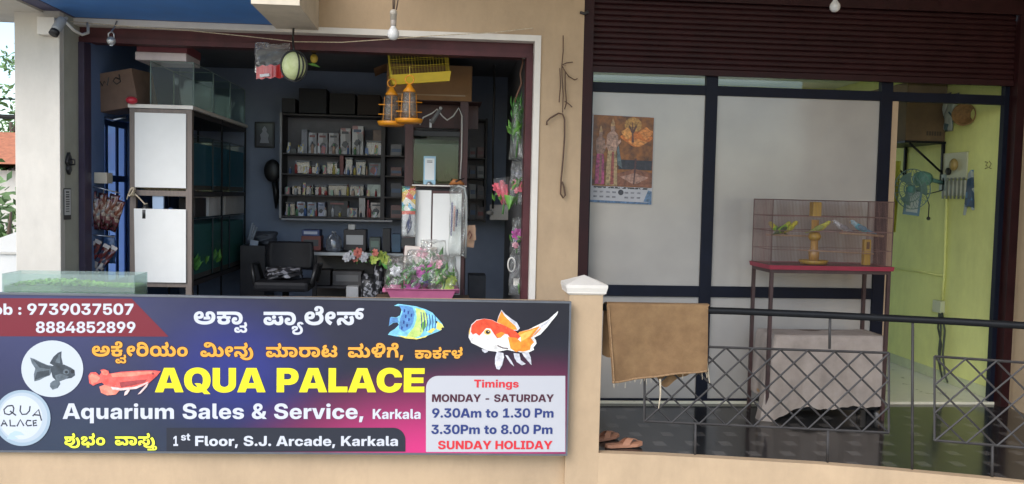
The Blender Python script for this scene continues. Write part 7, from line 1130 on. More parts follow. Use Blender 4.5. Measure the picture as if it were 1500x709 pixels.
# payment card (its code left out)
x0, x1, z0, z1q = at_front(620, 229, 638.5, 270, Yc + .1)
qc = thing('payment_card', 'pale blue edged payment card standing on the white cabinet', 'card', ((x0+x1)/2, Yc + .1, z0))
MB().box((x0, Yc + .10, z0), (x1, Yc + .106, z1q)).build('board', flat('card_blue', (.30, .50, .62), .4), qc)
MB().box((x0 + .012, Yc + .0975, z0 + .04), (x1 - .012, Yc + .099, z1q - .02)).build('white_field', flat('card_white', (.72, .74, .74), .4), qc)
MB().lathe([(0, 0), (.028, 0), (.028, .012), (.018, .022), (.018, .03), (0, .03)], 16, None, ((x0+x1)/2, Yc + .10, z0 - .004)).build('stand', C['steel'], qc)
for k in range(2): MB().box((x0 + .03, Yc + .0960, z1q - .045 - k * .012), (x1 - .03, Yc + .0968, z1q - .04 - k * .012)).build('printed_line', C['black'], qc)

# hanging strips on the cabinet
FP = spotted('food_packet_print', [(.62, .42, .03), (.62, .05, .04), (.05, .32, .55), (.70, .68, .62), (.60, .30, .03), (.08, .35, .20)], 22, .3, coat=.4)
x0, x1, z0, z1 = at_front(588, 273, 609, 361, Yc - .06)
pk = thing('hanging_packet', 'tall colourful food packet in clear film left of white cabinet doors', 'packet', ((x0+x1)/2, Yc - .05, z0))
zz = lambda py: Zof(598, py, Yc - .06)
MB().box((x0, Yc - .066, zz(312)), (x1, Yc - .058, z1)).build('printed_top', FP, pk, bevel=.003)
MB().box((x0, Yc - .068, zz(314)), (x1, Yc - .0665, zz(309))).build('red_band', flat('red_band', (.58, .07, .04), .35), pk)
MB().box((x0, Yc - .066, z0), (x1, Yc - .058, zz(348))).build('black_foot', C['black'], pk)
MB().box((x0 + .004, Yc - .064, zz(347)), (x1 - .004, Yc - .058, zz(313))).build('inner_card', flat('pale_card', (.5, .5, .52), .4), pk)
sx = MB()
for k in range(7):
    a = rnd(-.35, .35); c0 = Vector(((x0+x1)/2 + rnd(-.03, .03), Yc - .068, zz(332) + rnd(-.05, .06)))
    sx.tube([c0 + Vector((-.03 * math.sin(a) - .012, 0, -.06)), c0 + Vector((0, -.004, 0)), c0 + Vector((.03 * math.sin(a) + .01, 0, .06))], [.002, .012, .002], 6)
sx.build('contents', flat('navy_pieces', (.04, .05, .12), .3), pk)
bag(MB(), ((x0+x1)/2, Yc - .07, (zz(347) + z1) / 2), x1 - x0 + .01, z1 - zz(347), .035, 10, seed=4, wob=.003).build('film', C['cello'], pk)
x0, x1, z0, z1 = at_front(657, 272, 682, 375, Yc - .07)
pk = thing('hanging_packet', 'clear film packet of tubes hanging at right of white cabinet doors', 'packet', ((x0+x1)/2, Yc - .07, z0))
bag(MB(), ((x0+x1)/2, Yc - .06, (z0+z1)/2), x1 - x0, z1 - z0, .05, 12, seed=9, wob=.006).build('film', C['cello'], pk)
for k, c_ in enumerate(((.10, .10, .22), (.55, .30, .26), (.04, .05, .14), (.5, .5, .5))):
    xx = x0 + .02 + k * .022
    MB().tube([(xx, Yc - .06, z0 + .18 + .04 * k), (xx + .005, Yc - .062, z1 - .15 - .03 * k)], .008, 8).build('tube', flat('tube_colour', c_, .4), pk)
tag(MB().tube([P(662, 277, Yc - .03), P(672, 272, Yc - .06), P(681, 276, Yc - .08), P(683, 290, Yc - .08), P(683, 330, Yc - .08), P(682, 378, Yc - .07)], .011, 8).build('hose', clear('clear_hose', (.9, .93, .93), .2, .2, .35, (.75, .78, .78))), 'clear plastic hose bent over the cabinet corner', 'hose')
tg = thing('paper_tag', 'tan printed paper bags pinned right of the white cabinet', 'paper bags', tuple(P(688, 350, Yc)))
for k, (a, b_, c_, d_) in enumerate(((681, 333, 696, 362), (683, 330, 697, 352))):
    x0, x1, z0, z1 = at_front(a, b_, c_, d_, Yc + .02 - .012 * k)
    MB().box((x0, Yc + .02 - .012 * k, z0), (x1, Yc + .024 - .012 * k, z1), rot=(0, .12 - .2 * k, 0)).build('bag', mat('tan_paper', (.42, .26, .17), .7, vary=.15), tg)
MB().tube([P(685, 345, Yc), P(688, 338, Yc), P(691, 344, Yc), P(688, 350, Yc)], .004, 5).build('print', flat('dark_red_print', (.2, .03, .03), .5), tg)
bn = thing('resin_ornament', 'small orange and black ornament on the cabinet corner', 'ornament', tuple(P(672, 268, Yc + .1)))
MB().tube([P(659, 270, Yc + .1), P(665, 266, Yc + .08), P(673, 267, Yc + .09), P(680, 270, Yc + .1)], [.01, .026, .022, .008], 10).build('body', flat('orange_resin', (.45, .17, .05), .5), bn)
MB().tube([P(661, 262, Yc + .11), P(668, 266, Yc + .06), P(680, 261, Yc + .1)], [.004, .010, .004], 8).build('leaves', C['black'], bn)

# ---------------------------------------------------------------- flowers in a pink tray
Yf = 7.20
x0, x1, z0, z1 = at_front(566, 417, 668, 438, Yf)
tbz = z0
tb = thing('low_table', 'dark low table behind the signboard under the pink flower tray', 'table', ((x0+x1)/2, Yf + .2, 0))
MB().box((x0 - .1, Yf - .05, tbz - .03), (x1 + .12, Yf + .38, tbz - .002)).build('top', C['brown'], tb)
for sx_ in (x0 - .08, x1 + .06):
    for y in (Yf - .03, Yf + .32): MB().box((sx_, y, 0), (sx_ + .04, y + .04, tbz - .031)).build('leg', C['brown'], tb)
PK = mat('pink_plastic', (.48, .13, .25), .4, vary=.12)
ft = thing('flower_tray', 'bright pink plastic tray holding wrapped artificial flowers', 'tray', ((x0+x1)/2, Yf + .15, z0))
m_ = MB(); xc_, yc_ = (x0+x1)/2, Yf + .15; hx_, hy_ = (x1-x0)/2, .15
rings = [(hx_*.88, hy_*.86, z0), (hx_*.99, hy_, z0 + .075), (hx_*1.06, hy_*1.08, z0 + .085), (hx_*1.06, hy_*1.08, z0 + .09), (hx_*.97, hy_*.97, z0 + .08), (hx_*.86, hy_*.84, z0 + .008)]
V = []
for a, b_, z in rings: V += [(xc_-a, yc_-b_, z), (xc_+a, yc_-b_, z), (xc_+a, yc_+b_, z), (xc_-a, yc_+b_, z)]
m_.add(V, [(3,2,1,0)] + [(i*4+k, i*4+(k+1)%4, (i+1)*4+(k+1)%4, (i+1)*4+k) for i in range(5) for k in range(4)] + [(20,21,22,23)])
m_.build('body', PK, ft, bevel=.003)
for sg, px in ((-1, 566), (1, 668)):
    q = P(px, 424, Yf + .1); MB().box((q.x - .03, Yf + .05, z0 + .05), (q.x + .03, Yf + .22, z0 + .085)).build('handle', PK, ft, bevel=.006)
PET = {k: mat(k + '_petals', c_, .6, vary=.25, scale=40) for k, c_ in (('magenta', (.48, .08, .34)), ('rose', (.62, .12, .16)), ('pink', (.70, .32, .40)), ('violet', (.10, .08, .26)), ('yellow_green', (.42, .52, .10)), ('cream', (.62, .52, .36)), ('coral', (.60, .18, .14)), ('grey_white', (.42, .42, .45)))}
def blossom(c, r, m_, par, d=None, n=7):
    d = Vector(d or (rnd(-.5, .5), -1, rnd(-.2, .8))).normalized(); mb = MB(); q = d.to_track_quat('Z', 'Y').to_matrix(); c = Vector(c)
    for ring_, (nn, rr, up) in enumerate(((n, 1.0, .15), (n - 1, .68, .4), (4, .38, .55))):
        for k in range(nn):
            a = 2 * math.pi * (k + .4 * ring_) / nn + rnd(-.1, .1); e = Vector((math.cos(a), math.sin(a), 0)); s = Vector((-e.y, e.x, 0)); L_ = r * rr
            mb.add([c + q @ v for v in (Vector((0, 0, 0)), e * L_*.55 - s * L_*.36 + Vector((0, 0, L_*up)), e * L_ - s*L_*.16 + Vector((0, 0, L_*(up*1.1-.05))), e * L_ + s*L_*.16 + Vector((0, 0, L_*(up*1.1-.05))), e * L_*.55 + s * L_*.36 + Vector((0, 0, L_*up)))], [(0,1,2,3,4)])
    return mb.build('flower', m_, par, weld=False, normals=False)
def leafset(par, c, n, ln, m_, spread=.06, up=.5, name='leaves'):
    mb = MB(); c = Vector(c)
    for k in range(n):
        p = c + Vector((rnd(-spread, spread), rnd(-spread * .6, spread * .6), rnd(-spread * .7, spread * .7)))
        d = Vector((rnd(-1, 1), rnd(-1, .3), rnd(-.5, 1) + up)).normalized(); s = d.cross(Vector((0, 1, .3))).normalized(); l = ln * rnd(.6, 1.2)
        nn = s.cross(d) * l * .12
        mb.add([p, p + d*l*.35 + s*l*.17 + nn, p + d*l, p + d*l*.35 - s*l*.17 + nn], [(0,1,2), (0,2,3)])
    return mb.build(name, m_, par, weld=False, normals=False)
random.seed(21)
def bunch(label, px, py, Y, w_px, h_px, flowers, leaf_m, nleaf=26, wrap='cello', seed=1, name='flower_bunch', group=None):
    c = P(px, py, Y); k = Y / F_PX; w_, h = w_px * k, h_px * k
    t = thing(name, label, 'flowers', (c.x, c.y, c.z - h / 2), group)
    for (dx, dy, r, col_) in flowers: blossom(c + Vector((dx * k, rnd(-.05, .02), -dy * k)), r * k, PET[col_], t)
    leafset(t, c + Vector((0, 0, -h*.10)), nleaf, h * .26, leaf_m, w_ * .36)
    MB().tube([c + Vector((0, 0, -h * .48)), c + Vector((.01, 0, -h * .2)), c + Vector((0, 0, h*.1))], .008, 6).build('stem', C['leaf'], t)
    if wrap:
        mb = MB(); bag(mb, c, w_, h, min(w_, .20), 16, seed=seed, wob=.012, top=.72); mb.build('wrapper', C[wrap], t)
    return t
bunch('film wrapped bunch with pale leaves at left of pink tray', 588, 403, Yf + .10, 54, 58, [(-8, -6, 9, 'grey_white'), (4, 8, 8, 'rose')], C['leaf'], 40, seed=3)
bunch('film wrapped bunch with magenta and violet flowers amid pink tray', 618, 397, Yf + .12, 58, 62, [(-2, 0, 11, 'magenta'), (6, 12, 11, 'violet'), (-14, 22, 12, 'magenta'), (12, -4, 8, 'magenta')], C['leaf'], 44, seed=5)
bunch('film wrapped bunch with yellow green leaves at right of pink tray', 650, 402, Yf + .10, 46, 56, [(-10, -14, 9, 'pink'), (6, 18, 11, 'yellow_green'), (12, 8, 8, 'yellow_green'), (-4, 4, 7, 'cream')], C['leaf2'], 34, seed=7)
bunch('tall film wrapped bunch with pink roses behind the others in tray', 634, 384, Yf + .22, 52, 66, [(6, -2, 12, 'pink'), (-16, -12, 9, 'pink'), (-8, 10, 9, 'rose')], C['leaf'], 26, seed=8)
MBx = MB(); x0, x1, z0, z1 = at_front(592, 362, 640, 386, Yf + .3)
tag(MB().box((x0, Yf + .3, z0), (x1, Yf + .42, z1), rot=(0, .05, 0)).build('tissue_carton', mat('pinkish_carton', (.60, .52, .48), .6), None, bevel=.006), 'pale pinkish carton behind the film wrapped flowers', 'carton')
tag(MB().box((x0, Yf + .28, tbz), (x1, Yf + .46, z0 - .012)).build('storage_box', C['brown'], None), 'dark box under the pinkish carton behind the flower tray', 'box')

# ---------------------------------------------------------------- aquarium rack along the left wall
Yk0, Yk1 = 7.25, 9.20
xk0, xk1 = Xof(190, Yk0, 285), Xof(281, Yk0, 285)
zk = lambda py: Zof(278, py, Yk0)
zT, zA, zB = zk(157), zk(284), zk(417)
rk = thing('aquarium_rack', 'tall grey brown rack of aquariums with white front panels', 'rack', ((xk0+xk1)/2, Yk0, 0))
RW = C['rackwood']; pw = .048
for x in (xk0, xk1 - pw):
    MB().box((x, Yk0, 0), (x + pw, Yk0 + pw, zT - .022)).build('post', RW, rk)
    for y in ((Yk0+Yk1)/2, Yk1 - .03): MB().box((x if x == xk0 else x + pw - .016, y, 0), (x + .016 if x == xk0 else x + pw, y + .016, zT - .022)).build('post', C['black_steel'], rk)
MB().box((xk0 - .01, Yk0 - .01, zT - .018), (xk1 + .01, Yk1 + .01, zT + .012)).build('top_board', C['trim'], rk)
for z, nm in ((zT - .045, 'rail'), (zA, 'shelf'), (zB, 'shelf')):
    MB().box((xk0 + .002, Yk0 + .003, z - .022), (xk1 - .002, Yk0 + .06, z + .022)).build('shelf', RW, rk); MB().box((xk0 + .002, Yk0 + .0605, z - .020), (xk1 - .004, Yk1 - .003, z + .020)).build('shelf', mat('dark_shelf', (.03, .026, .026), .5), rk)
MB().box((xk0 + pw + .001, Yk0 + .002, zk(178 - 12)), (xk1 - pw - .001, Yk0 + .02, zT - .07 + .045)).build('top_rail', RW, rk)
MB().box((Xof(198, Yk0, 220), Yk0 - .012, zk(276)), (Xof(273, Yk0, 220), Yk0 - .002, zk(167))).build('front_panel', C['white'], rk, bevel=.002)
pz0, pz1 = zk(414), zk(307); a0, a1 = Xof(197, Yk0, 310), Xof(273, Yk0, 310); b0, b1 = Xof(199, Yk0, 410), Xof(273, Yk0, 410)
MB().add([(b0, Yk0 - .014, pz0), (b1, Yk0 - .014, pz0), (a1, Yk0 - .014, pz1), (a0, Yk0 - .014, pz1), (b0, Yk0 - .002, pz0), (b1, Yk0 - .002, pz0), (a1, Yk0 - .002, pz1), (a0, Yk0 - .002, pz1)], [(0,1,2,3), (7,6,5,4), (0,4,5,1), (1,5,6,2), (2,6,7,3), (3,7,4,0)]).build('front_panel', C['white'], rk)
BW = clear('blue_tank_water', (.16, .42, .52), .04, .05, .50, (.15, .40, .54))
GW = clear('teal_tank_water', (.20, .48, .45), .04, .05, .42, (.16, .46, .44))
names = ('front', 'middle', 'rear')
def tank(y0, y1, z0, z1, wfill, label, water, plants=0, x0=xk0 + .01, x1=xk1 - .006, hood=True):
    t = thing('aquarium', label, 'aquarium', ((x0+x1)/2, (y0+y1)/2, z0))
    tank_glass(x0, x1, y0, y1, z0, z1).build('glass', C['glass'], t)
    if water: 
        MB().box((x0 + .008, y0 + .008, z0 + .05), (x1 - .008, y1 - .008, z0 + (z1 - z0) * wfill)).build('water', water, t)
        MB().box((x0 + .009, y0 + .009, z0 + .0075), (x1 - .009, y1 - .009, z0 + .048)).build('gravel', mat('tank_gravel', (.07, .06, .05), .9, vary=.5, scale=120), t)
        MB().box((x0 + .0075, y0 + .009, z0 + .05), (x0 + .0078, y1 - .009, z1 - .01)).build('backdrop', flat('blue_backdrop', (.10, .28, .40), .5), t)
    eg = MB()
    for x in (x0, x1):
        for y in (y0, y1): eg.tube([(x, y, z0 + .01), (x, y, z1)], .005, 4)
    eg.tube([(x0, y0, z1), (x1, y0, z1), (x1, y1, z1), (x0, y1, z1)], .004, 4, closed=True)
    eg.build('edge_seal', flat('silicone', (.20, .27, .26) if not water else (.03, .05, .06), .3), t)
    for k in range(plants):
        leafset(t, (x1 - rnd(.03, .16), y0 + (y1-y0) * (k + .5) / plants, z0 + .11), 22, .10, C['leaf2' if k % 2 else 'leaf'], .04, 1.2, 'plant')
    return t
dy = (Yk1 - Yk0 - .12) / 3
random.seed(31)
for i in range(3):
    ya = Yk0 + .06 + i * dy; yb = ya + dy - .012
    tank(ya, yb, zA + .023, zk(196), .86, '%s blue aquarium on the upper shelf of the rack' % names[i], BW)
    tank(ya, yb, zB + .023, zk(322), .90, '%s planted teal aquarium on the lower shelf of the rack' % names[i], GW, 5)
    tank(ya, yb, zT + .013, zk(92 - 2), 0, '%s empty glass tank standing on top of the rack' % names[i], None, 0, Xof(217, Yk0, 120), xk1 - .005)
    # white light tube clipped in the tanks
for (py0, py1, px, z_, lb) in ((232, 274, 314, zA, 'white upright filter tube in the upper blue aquarium'), (350, 375, 290, zB, 'white upright filter tube in the lower teal aquarium')):
    x_ = xk1 - .03; q0, q1 = PXc(px, py1, x_), PXc(px, py0, x_)
    tag(MB().tube([q0, q1], .012, 8).build('filter_tube', flat('white_tube', (.75, .78, .8), .4)), lb, 'filter')
# items in the gap between shelf and lower tank, seen through the side
for (pa, pb, y0p, y1p, c_, lb) in ((286, 302, 290, 312, (.03, .025, .025), 'dark box standing above the lower aquariums near the front'), (306, 328, 288, 312, (.6, .6, .6), 'white box standing above the lower aquariums'), (330, 360, 285, 309, (.48, .46, .44), 'pale grey box farthest back above the lower aquariums')):
    x_ = xk1 - .06; q0, q1 = PXc(pa, y1p, x_), PXc(pb, y0p, x_)
    zz_ = zk(321) + .004
    tag(MB().box((x_ - .14, q0.y, zz_), (x_, q1.y, q1.z)).build('stored_box', mat('stored_box_card', c_, .6), None, bevel=.004), lb, 'box')
for (pa, pb, y0p, y1p, c_, lb) in ((205, 222, 284, 305, (.03, .03, .03), 'black pump seen between the two white rack panels'), (224, 240, 287, 305, (.30, .40, .55), 'pale blue packet between the two white rack panels'), (243, 258, 290, 306, (.05, .08, .16), 'dark blue bottle between the two white rack panels')):
    x0, x1, z0, z1 = at_front(pa, y0p, pb, y1p, Yk0 + .03)
    if 'bottle' in lb or 'pump' in lb: o = MB().lathe([(0, 0), ((x1-x0)*.5, 0), ((x1-x0)*.5, (z1-z0)*.6), ((x1-x0)*.25, (z1-z0)*.8), ((x1-x0)*.22, z1-z0), (0, z1-z0)], 14, None, ((x0+x1)/2, Yk0 + .03, zk(322) + .003))
    else: o = MB().box((x0, Yk0 + .02, zk(322) + .003), (x1, Yk0 + .05, z1))
    tag(o.build('pump' if 'pump' in lb else 'bottle' if 'bottle' in lb else 'packet', flat('gap_item', c_, .4)), lb, 'pump' if 'pump' in lb else 'bottle' if 'bottle' in lb else 'packet')
rp = MB(); q = P(194, 281, Yk0 - .03)
for k in range(4): 
    rp.tube([q + Vector((.02 * math.cos(t * .6 + k), -.01 * k, .035 * math.sin(t * .6 + k * 1.3))) for t in range(11)], .0055, 6)
rp.tube([q, P(203, 289, Yk0 - .04), P(212, 299, Yk0 - .03), P(216, 298, Yk0 - .02)], .006, 6); rp.tube([q, P(188, 284, Yk0 - .02), P(186, 292, Yk0 - .03)], .005, 6)
tag(rp.build('rope', C['rope']), 'knotted pale rope tied round the rack post', 'rope')
x0, x1, z0, z1 = at_front(203, 79, 277, 92, Yk0 + .1)
ct = thing('carton', 'white carton with dark red lid on top of the glass tanks', 'carton', ((x0+x1)/2, Yk0 + .2, z0))
zc_ = zk(90) + .003
MB().box((x0, Yk0 + .02, zc_), (x1, Yk0 + .42, zc_ + .065)).build('box', mat('pinkish_white_card', (.66, .58, .60), .6), ct, bevel=.004)
MB().box((x0 + .008, Yk0 + .03, zc_ + .067), (x1 + .004, Yk0 + .43, zc_ + .135)).build('lid', mat('dark_red_card', (.20, .05, .06), .5), ct, bevel=.004)
c = P(180, 135, 7.42)
ct = thing('carton', 'tilted brown carton wedged between the left wall and the rack', 'carton', (c.x, 7.42, c.z - .18))
Rr = (math.radians(2), math.radians(-10), math.radians(-8))
MB().box((c.x - .185, 7.30, c.z - .15), (c.x + .175, 7.66, c.z + .16), rot=Rr).build('box', mat('aged_cardboard', (.17, .105, .075), .85, vary=.2), ct, bevel=.006)
Rm2 = Euler(Rr).to_matrix(); cen = Vector((c.x - .005, 7.48, c.z + .005))
mk_ = MB()
for pts in ([(-.11, -.182, .11), (-.085, -.182, .05), (-.065, -.182, .085), (-.045, -.182, .05), (-.02, -.182, .11)], [(.07, -.182, .08), (.035, -.182, .10), (.01, -.182, .075), (.035, -.182, .045), (.07, -.182, .06), (.07, -.182, .12)]):
    mk_.tube([cen + Rm2 @ Vector(p) for p in pts], .005, 4)
mk_.build('marker_writing', C['black'], ct)
tag(MB().tube([P(150, 170, 7.42), P(165, 176, 7.42), P(184, 172, 7.42)], .012, 6).build('wall_bracket', C['steel']), 'steel bracket under the tilted brown carton', 'bracket')
tag(MB().ball(P(193, 147, 7.22), .04, 14, 9, (1.15, 1, .8)).build('red_float', flat('red_float_plastic', (.5, .03, .05), .4)), 'small red plastic float beside the tilted carton', 'float')

# packets hanging by the left jamb
PB = spotted('brown_packet_print', [(.10, .025, .02), (.16, .05, .03), (.05, .02, .02), (.30, .22, .17), (.12, .03, .04)], 26, .25, coat=.6)
PR = spotted('red_packet_print', [(.26, .03, .03), (.14, .03, .03), (.05, .06, .10), (.40, .34, .30)], 24, .25, coat=.6)
proto = None
random.seed(41)
spots = [(128, 308, 6), (135, 304, 2), (141, 312, -3), (149, 307, -6), (156, 313, -10), (163, 308, -14), (170, 316, -20)]
for i, (px, py, an) in enumerate(spots):
    q = P(px, py, 7.16 + .012 * i)
    if proto is None:
        proto = thing('food_packet', 'glossy brown packet in the upper bunch by the left jamb', 'packet', (0, 0, 0), 'brown packets in the upper bunch by the left jamb')
        bag(MB(), (0, 0, 0), .075, .27, .03, 8, seed=12, wob=.004).build('pouch', PB, proto)
        MB().tube([(0, 0, .13), (0, .004, .15), (0, 0, .165)], .003, 5).build('hook', C['steel'], proto)
        o = proto
    else: o = dup(proto, (0, 0, 0))
    o.location = q; o.rotation_euler = (rnd(-.1, .1), math.radians(-an), rnd(-.5, .5))
proto = None
for i, (px, py, an) in enumerate([(128, 376, -20), (137, 374, -24), (146, 380, -28), (154, 382, -32)]):
    q = P(px, py, 7.18 + .012 * i)
    if proto is None:
        proto = thing('food_packet', 'long red packet in the lower bunch by the left jamb', 'packet', (0, 0, 0), 'red packets in the lower bunch by the left jamb')
        bag(MB(), (0, 0, 0), .055, .28, .025, 8, seed=14, wob=.004).build('pouch', PR, proto)
        MB().box((-.027, -.016, .11), (.027, -.012, .14)).build('header_card', flat('header_card', (.55, .5, .48), .4), proto)
        o = proto
    else: o = dup(proto, (0, 0, 0))
    o.location = q; o.rotation_euler = (rnd(-.1, .1), math.radians(-an), rnd(-.3, .3))
x0, x1, z0, z1 = at_front(150, 345, 168, 386, 7.28)
bx_ = thing('display_packet', 'blue plastic packet hanging behind the red packets', 'packet', ((x0+x1)/2, 7.3, z0))
bag(MB(), ((x0+x1)/2, 7.30, (z0+z1)/2), x1-x0, z1-z0, .04, 8, seed=18).build('pouch', mat('blue_film', (.06, .12, .25), .3, coat=.4), bx_)
MB().tube([((x0+x1)/2, 7.30, z1 - .01), ((x0+x1)/2, 7.30, z1 + .1), (xi_l + .005, 7.30, z1 + .12)], .003, 5).build('hook', C['steel'], bx_)
MB().tube([P(125, 258, 7.1), P(140, 260, 7.12), P(160, 263, 7.2)], .02, 6)
x0, x1, z0, z1 = at_front(125, 253, 158, 268, 7.2)
tag(MB().box((xi_l + .002, 7.18, z0), (x1, 7.30, z1)).build('wall_shelf', C['soffit']), 'small pale shelf on the blue wall above the packets', 'shelf')
for k, (pa, pb) in enumerate((((125, 270), (176, 283)), ((125, 343), (168, 347)))):
    tag(MB().tube([P(pa[0], pa[1], 7.15), P(pb[0], pb[1], 7.2)], .005, 6).build('hanging_rod', C['steel']), ('upper' if k == 0 else 'lower') + ' thin rod from which the jamb packets hang', 'rod')
# ---------------------------------------------------------------- back wall of the left shop
Yh = 9.08
x0, x1, z0, z1 = at_front(411, 169, 563, 320, Yh)
cbn = thing('wall_cabinet', 'open wall shelf unit packed with boxed aquarium goods', 'shelf unit', ((x0+x1)/2, Yh, z0))
DK = mat('dark_shelf_wood', (.05, .045, .045), .6, vary=.2); GE = mat('grey_shelf_edge', (.30, .30, .31), .5)
xe = Xof(713, Yh, 250)
MB().box((x0, Yh + .31, z0), (xe, Yh + .325, z1)).build('back_panel', mat('grey_back_panel', (.17, .17, .19), .7), cbn)
for a, b_ in ((x0 - .012, x0 + .012), (x1 - .03, x1 + .012), (xe - .02, xe)): MB().box((a, Yh, z0), (b_, Yh + .309, z1)).build('side', DK, cbn)
MB().box((x0 - .014, Yh - .006, z0 - .012), (x0 + .006, Yh - .001, z1)).build('edge', GE, cbn)
MB().box((x0 - .014, Yh - .006, z0 - .014), (x1 + .1, Yh - .001, z0 + .004)).build('edge', GE, cbn)
rows = [225, 255, 286, 317]
shz = [Zof(490, y + .5, Yh) for y in rows]
for z in shz + [z1 - .01]: MB().box((x0 + .013, Yh + .005, z - .014), (xe - .021, Yh + .308, z)).build('shelf', DK, cbn)
def zx(x): return 400 + x * .2257
def zy(y): return 160 + y * .2257
ITEMS = [  # x0, x1, top (enlarged photo pixels), body colour, picture?
 [(80,150,252,(.10,.11,.11),0),(178,222,128,(.24,.25,.29),0),(226,284,150,(.40,.41,.44),1),(287,353,152,(.38,.37,.38),1),(357,427,152,(.38,.37,.38),1),(432,504,120,(.42,.41,.41),1),(510,588,106,(.46,.46,.46),1),(602,708,202,(.30,.31,.33),2),(640,716,128,(.20,.14,.11),0)],
 [(145,238,332,(.28,.29,.32),2),(245,298,362,(.24,.24,.27),2),(345,418,340,(.30,.29,.29),2),(428,458,288,(.16,.035,.03),0),(464,516,312,(.28,.28,.28),2),(530,600,330,(.15,.18,.20),2),(618,700,348,(.16,.19,.20),1)],
 [(70,110,505,(.14,.14,.15),0),(115,180,490,(.20,.20,.22),2),(185,256,488,(.22,.22,.24),2),(266,346,492,(.24,.25,.27),2),(352,480,484,(.26,.27,.29),2),(490,590,488,(.22,.24,.27),2),(608,708,488,(.46,.52,.46),0)],
 [(75,140,602,(.10,.10,.11),2),(150,208,600,(.44,.48,.56),1),(216,278,604,(.36,.40,.46),1),(286,334,606,(.40,.42,.52),1),(350,486,594,(.03,.028,.026),1),(490,548,640,(.34,.32,.30),1),(555,600,575,(.40,.38,.36),0),(606,624,590,(.22,.05,.06),0),(630,712,606,(.44,.40,.36),1)]]
def shade(c):
    n_ = ('red' if c[0] > 2.2 * c[1] else 'black' if max(c) < .06 else 'dark grey' if max(c) < .18 else 'green tinted' if c[1] > c[0] * 1.1 and c[1] > c[2] * 1.05 else 'bluish white' if c[2] > c[0] * 1.15 and max(c) > .35 else 'bluish grey' if c[2] > c[0] * 1.15 else 'brown' if c[0] > c[2] * 1.5 else 'grey' if max(c) < .34 else 'white')
    return n_
shelf_names = ('top', 'second', 'third', 'bottom'); ords = ('first', 'second', 'third', 'fourth', 'fifth', 'sixth', 'seventh', 'eighth', 'ninth')
pic_m = [flat('product_picture_dark', (.03, .035, .045), .4), flat('product_picture_red', (.16, .03, .03), .4), flat('product_picture_blue', (.04, .08, .16), .4)]
random.seed(51)
for r_, row in enumerate(ITEMS):
    for i, (a, b_, t_, c_, kind) in enumerate(sorted(row)):
        xa, xb = Xof(zx(a), Yh, zy(t_)) + .004, Xof(zx(b_), Yh, zy(t_)) - .004
        zb_, zt_ = shz[r_] + .001, Zof(zx(a), zy(t_), Yh)
        if zt_ - zb_ < .03: zt_ = zb_ + .08
        yo = rnd(.015, .05) + (.10 if (r_ == 0 and i == 8) else 0)
        what = 'tub of small parts' if kind == 2 else ('pictured box' if kind == 1 else 'plain box')
        t = thing('product_tub' if kind == 2 else 'product_box', '%s %s, %s on the %s shelf at back' % (shade(c_), what, ords[i] + ' from left', shelf_names[r_]), 'tub' if kind == 2 else 'box', ((xa+xb)/2, Yh + yo, zb_), 'goods on the back wall shelf unit')
        if kind == 2:
            MB().box((xa, Yh + yo, zb_), (xb, Yh + yo + .13, zt_ - .012)).build('tub', clear('tub_plastic', (.8, .83, .85), .16, .2, .35, c_), t, bevel=.006)
            MB().box((xa - .002, Yh + yo - .002, zt_ - .011), (xb + .002, Yh + yo + .132, zt_)).build('lid', flat('tub_lid', tuple(q * .6 for q in c_), .4), t)
            for k in range(3):
                xc_ = xa + (xb - xa) * (k + .5) / 3
                MB().box((xc_ - .018, Yh + yo + .02, zb_ + .006), (xc_ + .016, Yh + yo + .09, zb_ + (zt_ - zb_) * rnd(.4, .75)), rot=(0, rnd(-.3, .3), 0)).build('contents', flat('contents', (rnd(.15, .5),) * 2 + (rnd(.2, .5),), .4), t)
        else:
            MB().box((xa, Yh + yo, zb_), (xb, Yh + yo + .16, zt_)).build('carton', spotted('printed_card', [c_, tuple(q * .6 for q in c_), tuple(q * 1.15 for q in c_), c_, (c_[0] * .9, c_[1] * .5, c_[2] * .5)] if kind else [c_, tuple(q * .8 for q in c_)], 13, .5), t, bevel=.003)
            if kind == 1:
                w_, h = xb - xa, zt_ - zb_; pm = pic_m[0] if rnd(0, 1) < .7 else random.choice(pic_m)
                cxp, czp, rr = xa + w_ * rnd(.42, .6), zb_ + h * rnd(.34, .42), min(w_, h) * .30
                MB().prism([(cxp + rr * math.cos(q * .4) * (1 + .2 * math.sin(q * 1.7)), czp + rr * 1.1 * math.sin(q * .4) * (1 + .15 * math.cos(q * 2.1))) for q in range(15)], lambda u, v, tt: Vector((u, tt, v)), Yh + yo - .0016, Yh + yo - .0006).build('picture', pm, t)
                MB().box((xa + w_ * .12, Yh + yo - .0016, zt_ - h * .22), (xa + w_ * .8, Yh + yo - .0006, zt_ - h * .12)).build('print_band', random.choice(pic_m), t)
GC = [flat('goods_ink', q, .35) for q in ((.45, .45, .46), (.30, .05, .05), (.06, .12, .28), (.42, .34, .08), (.05, .05, .06), (.10, .22, .12), (.40, .28, .22), (.22, .24, .30))]
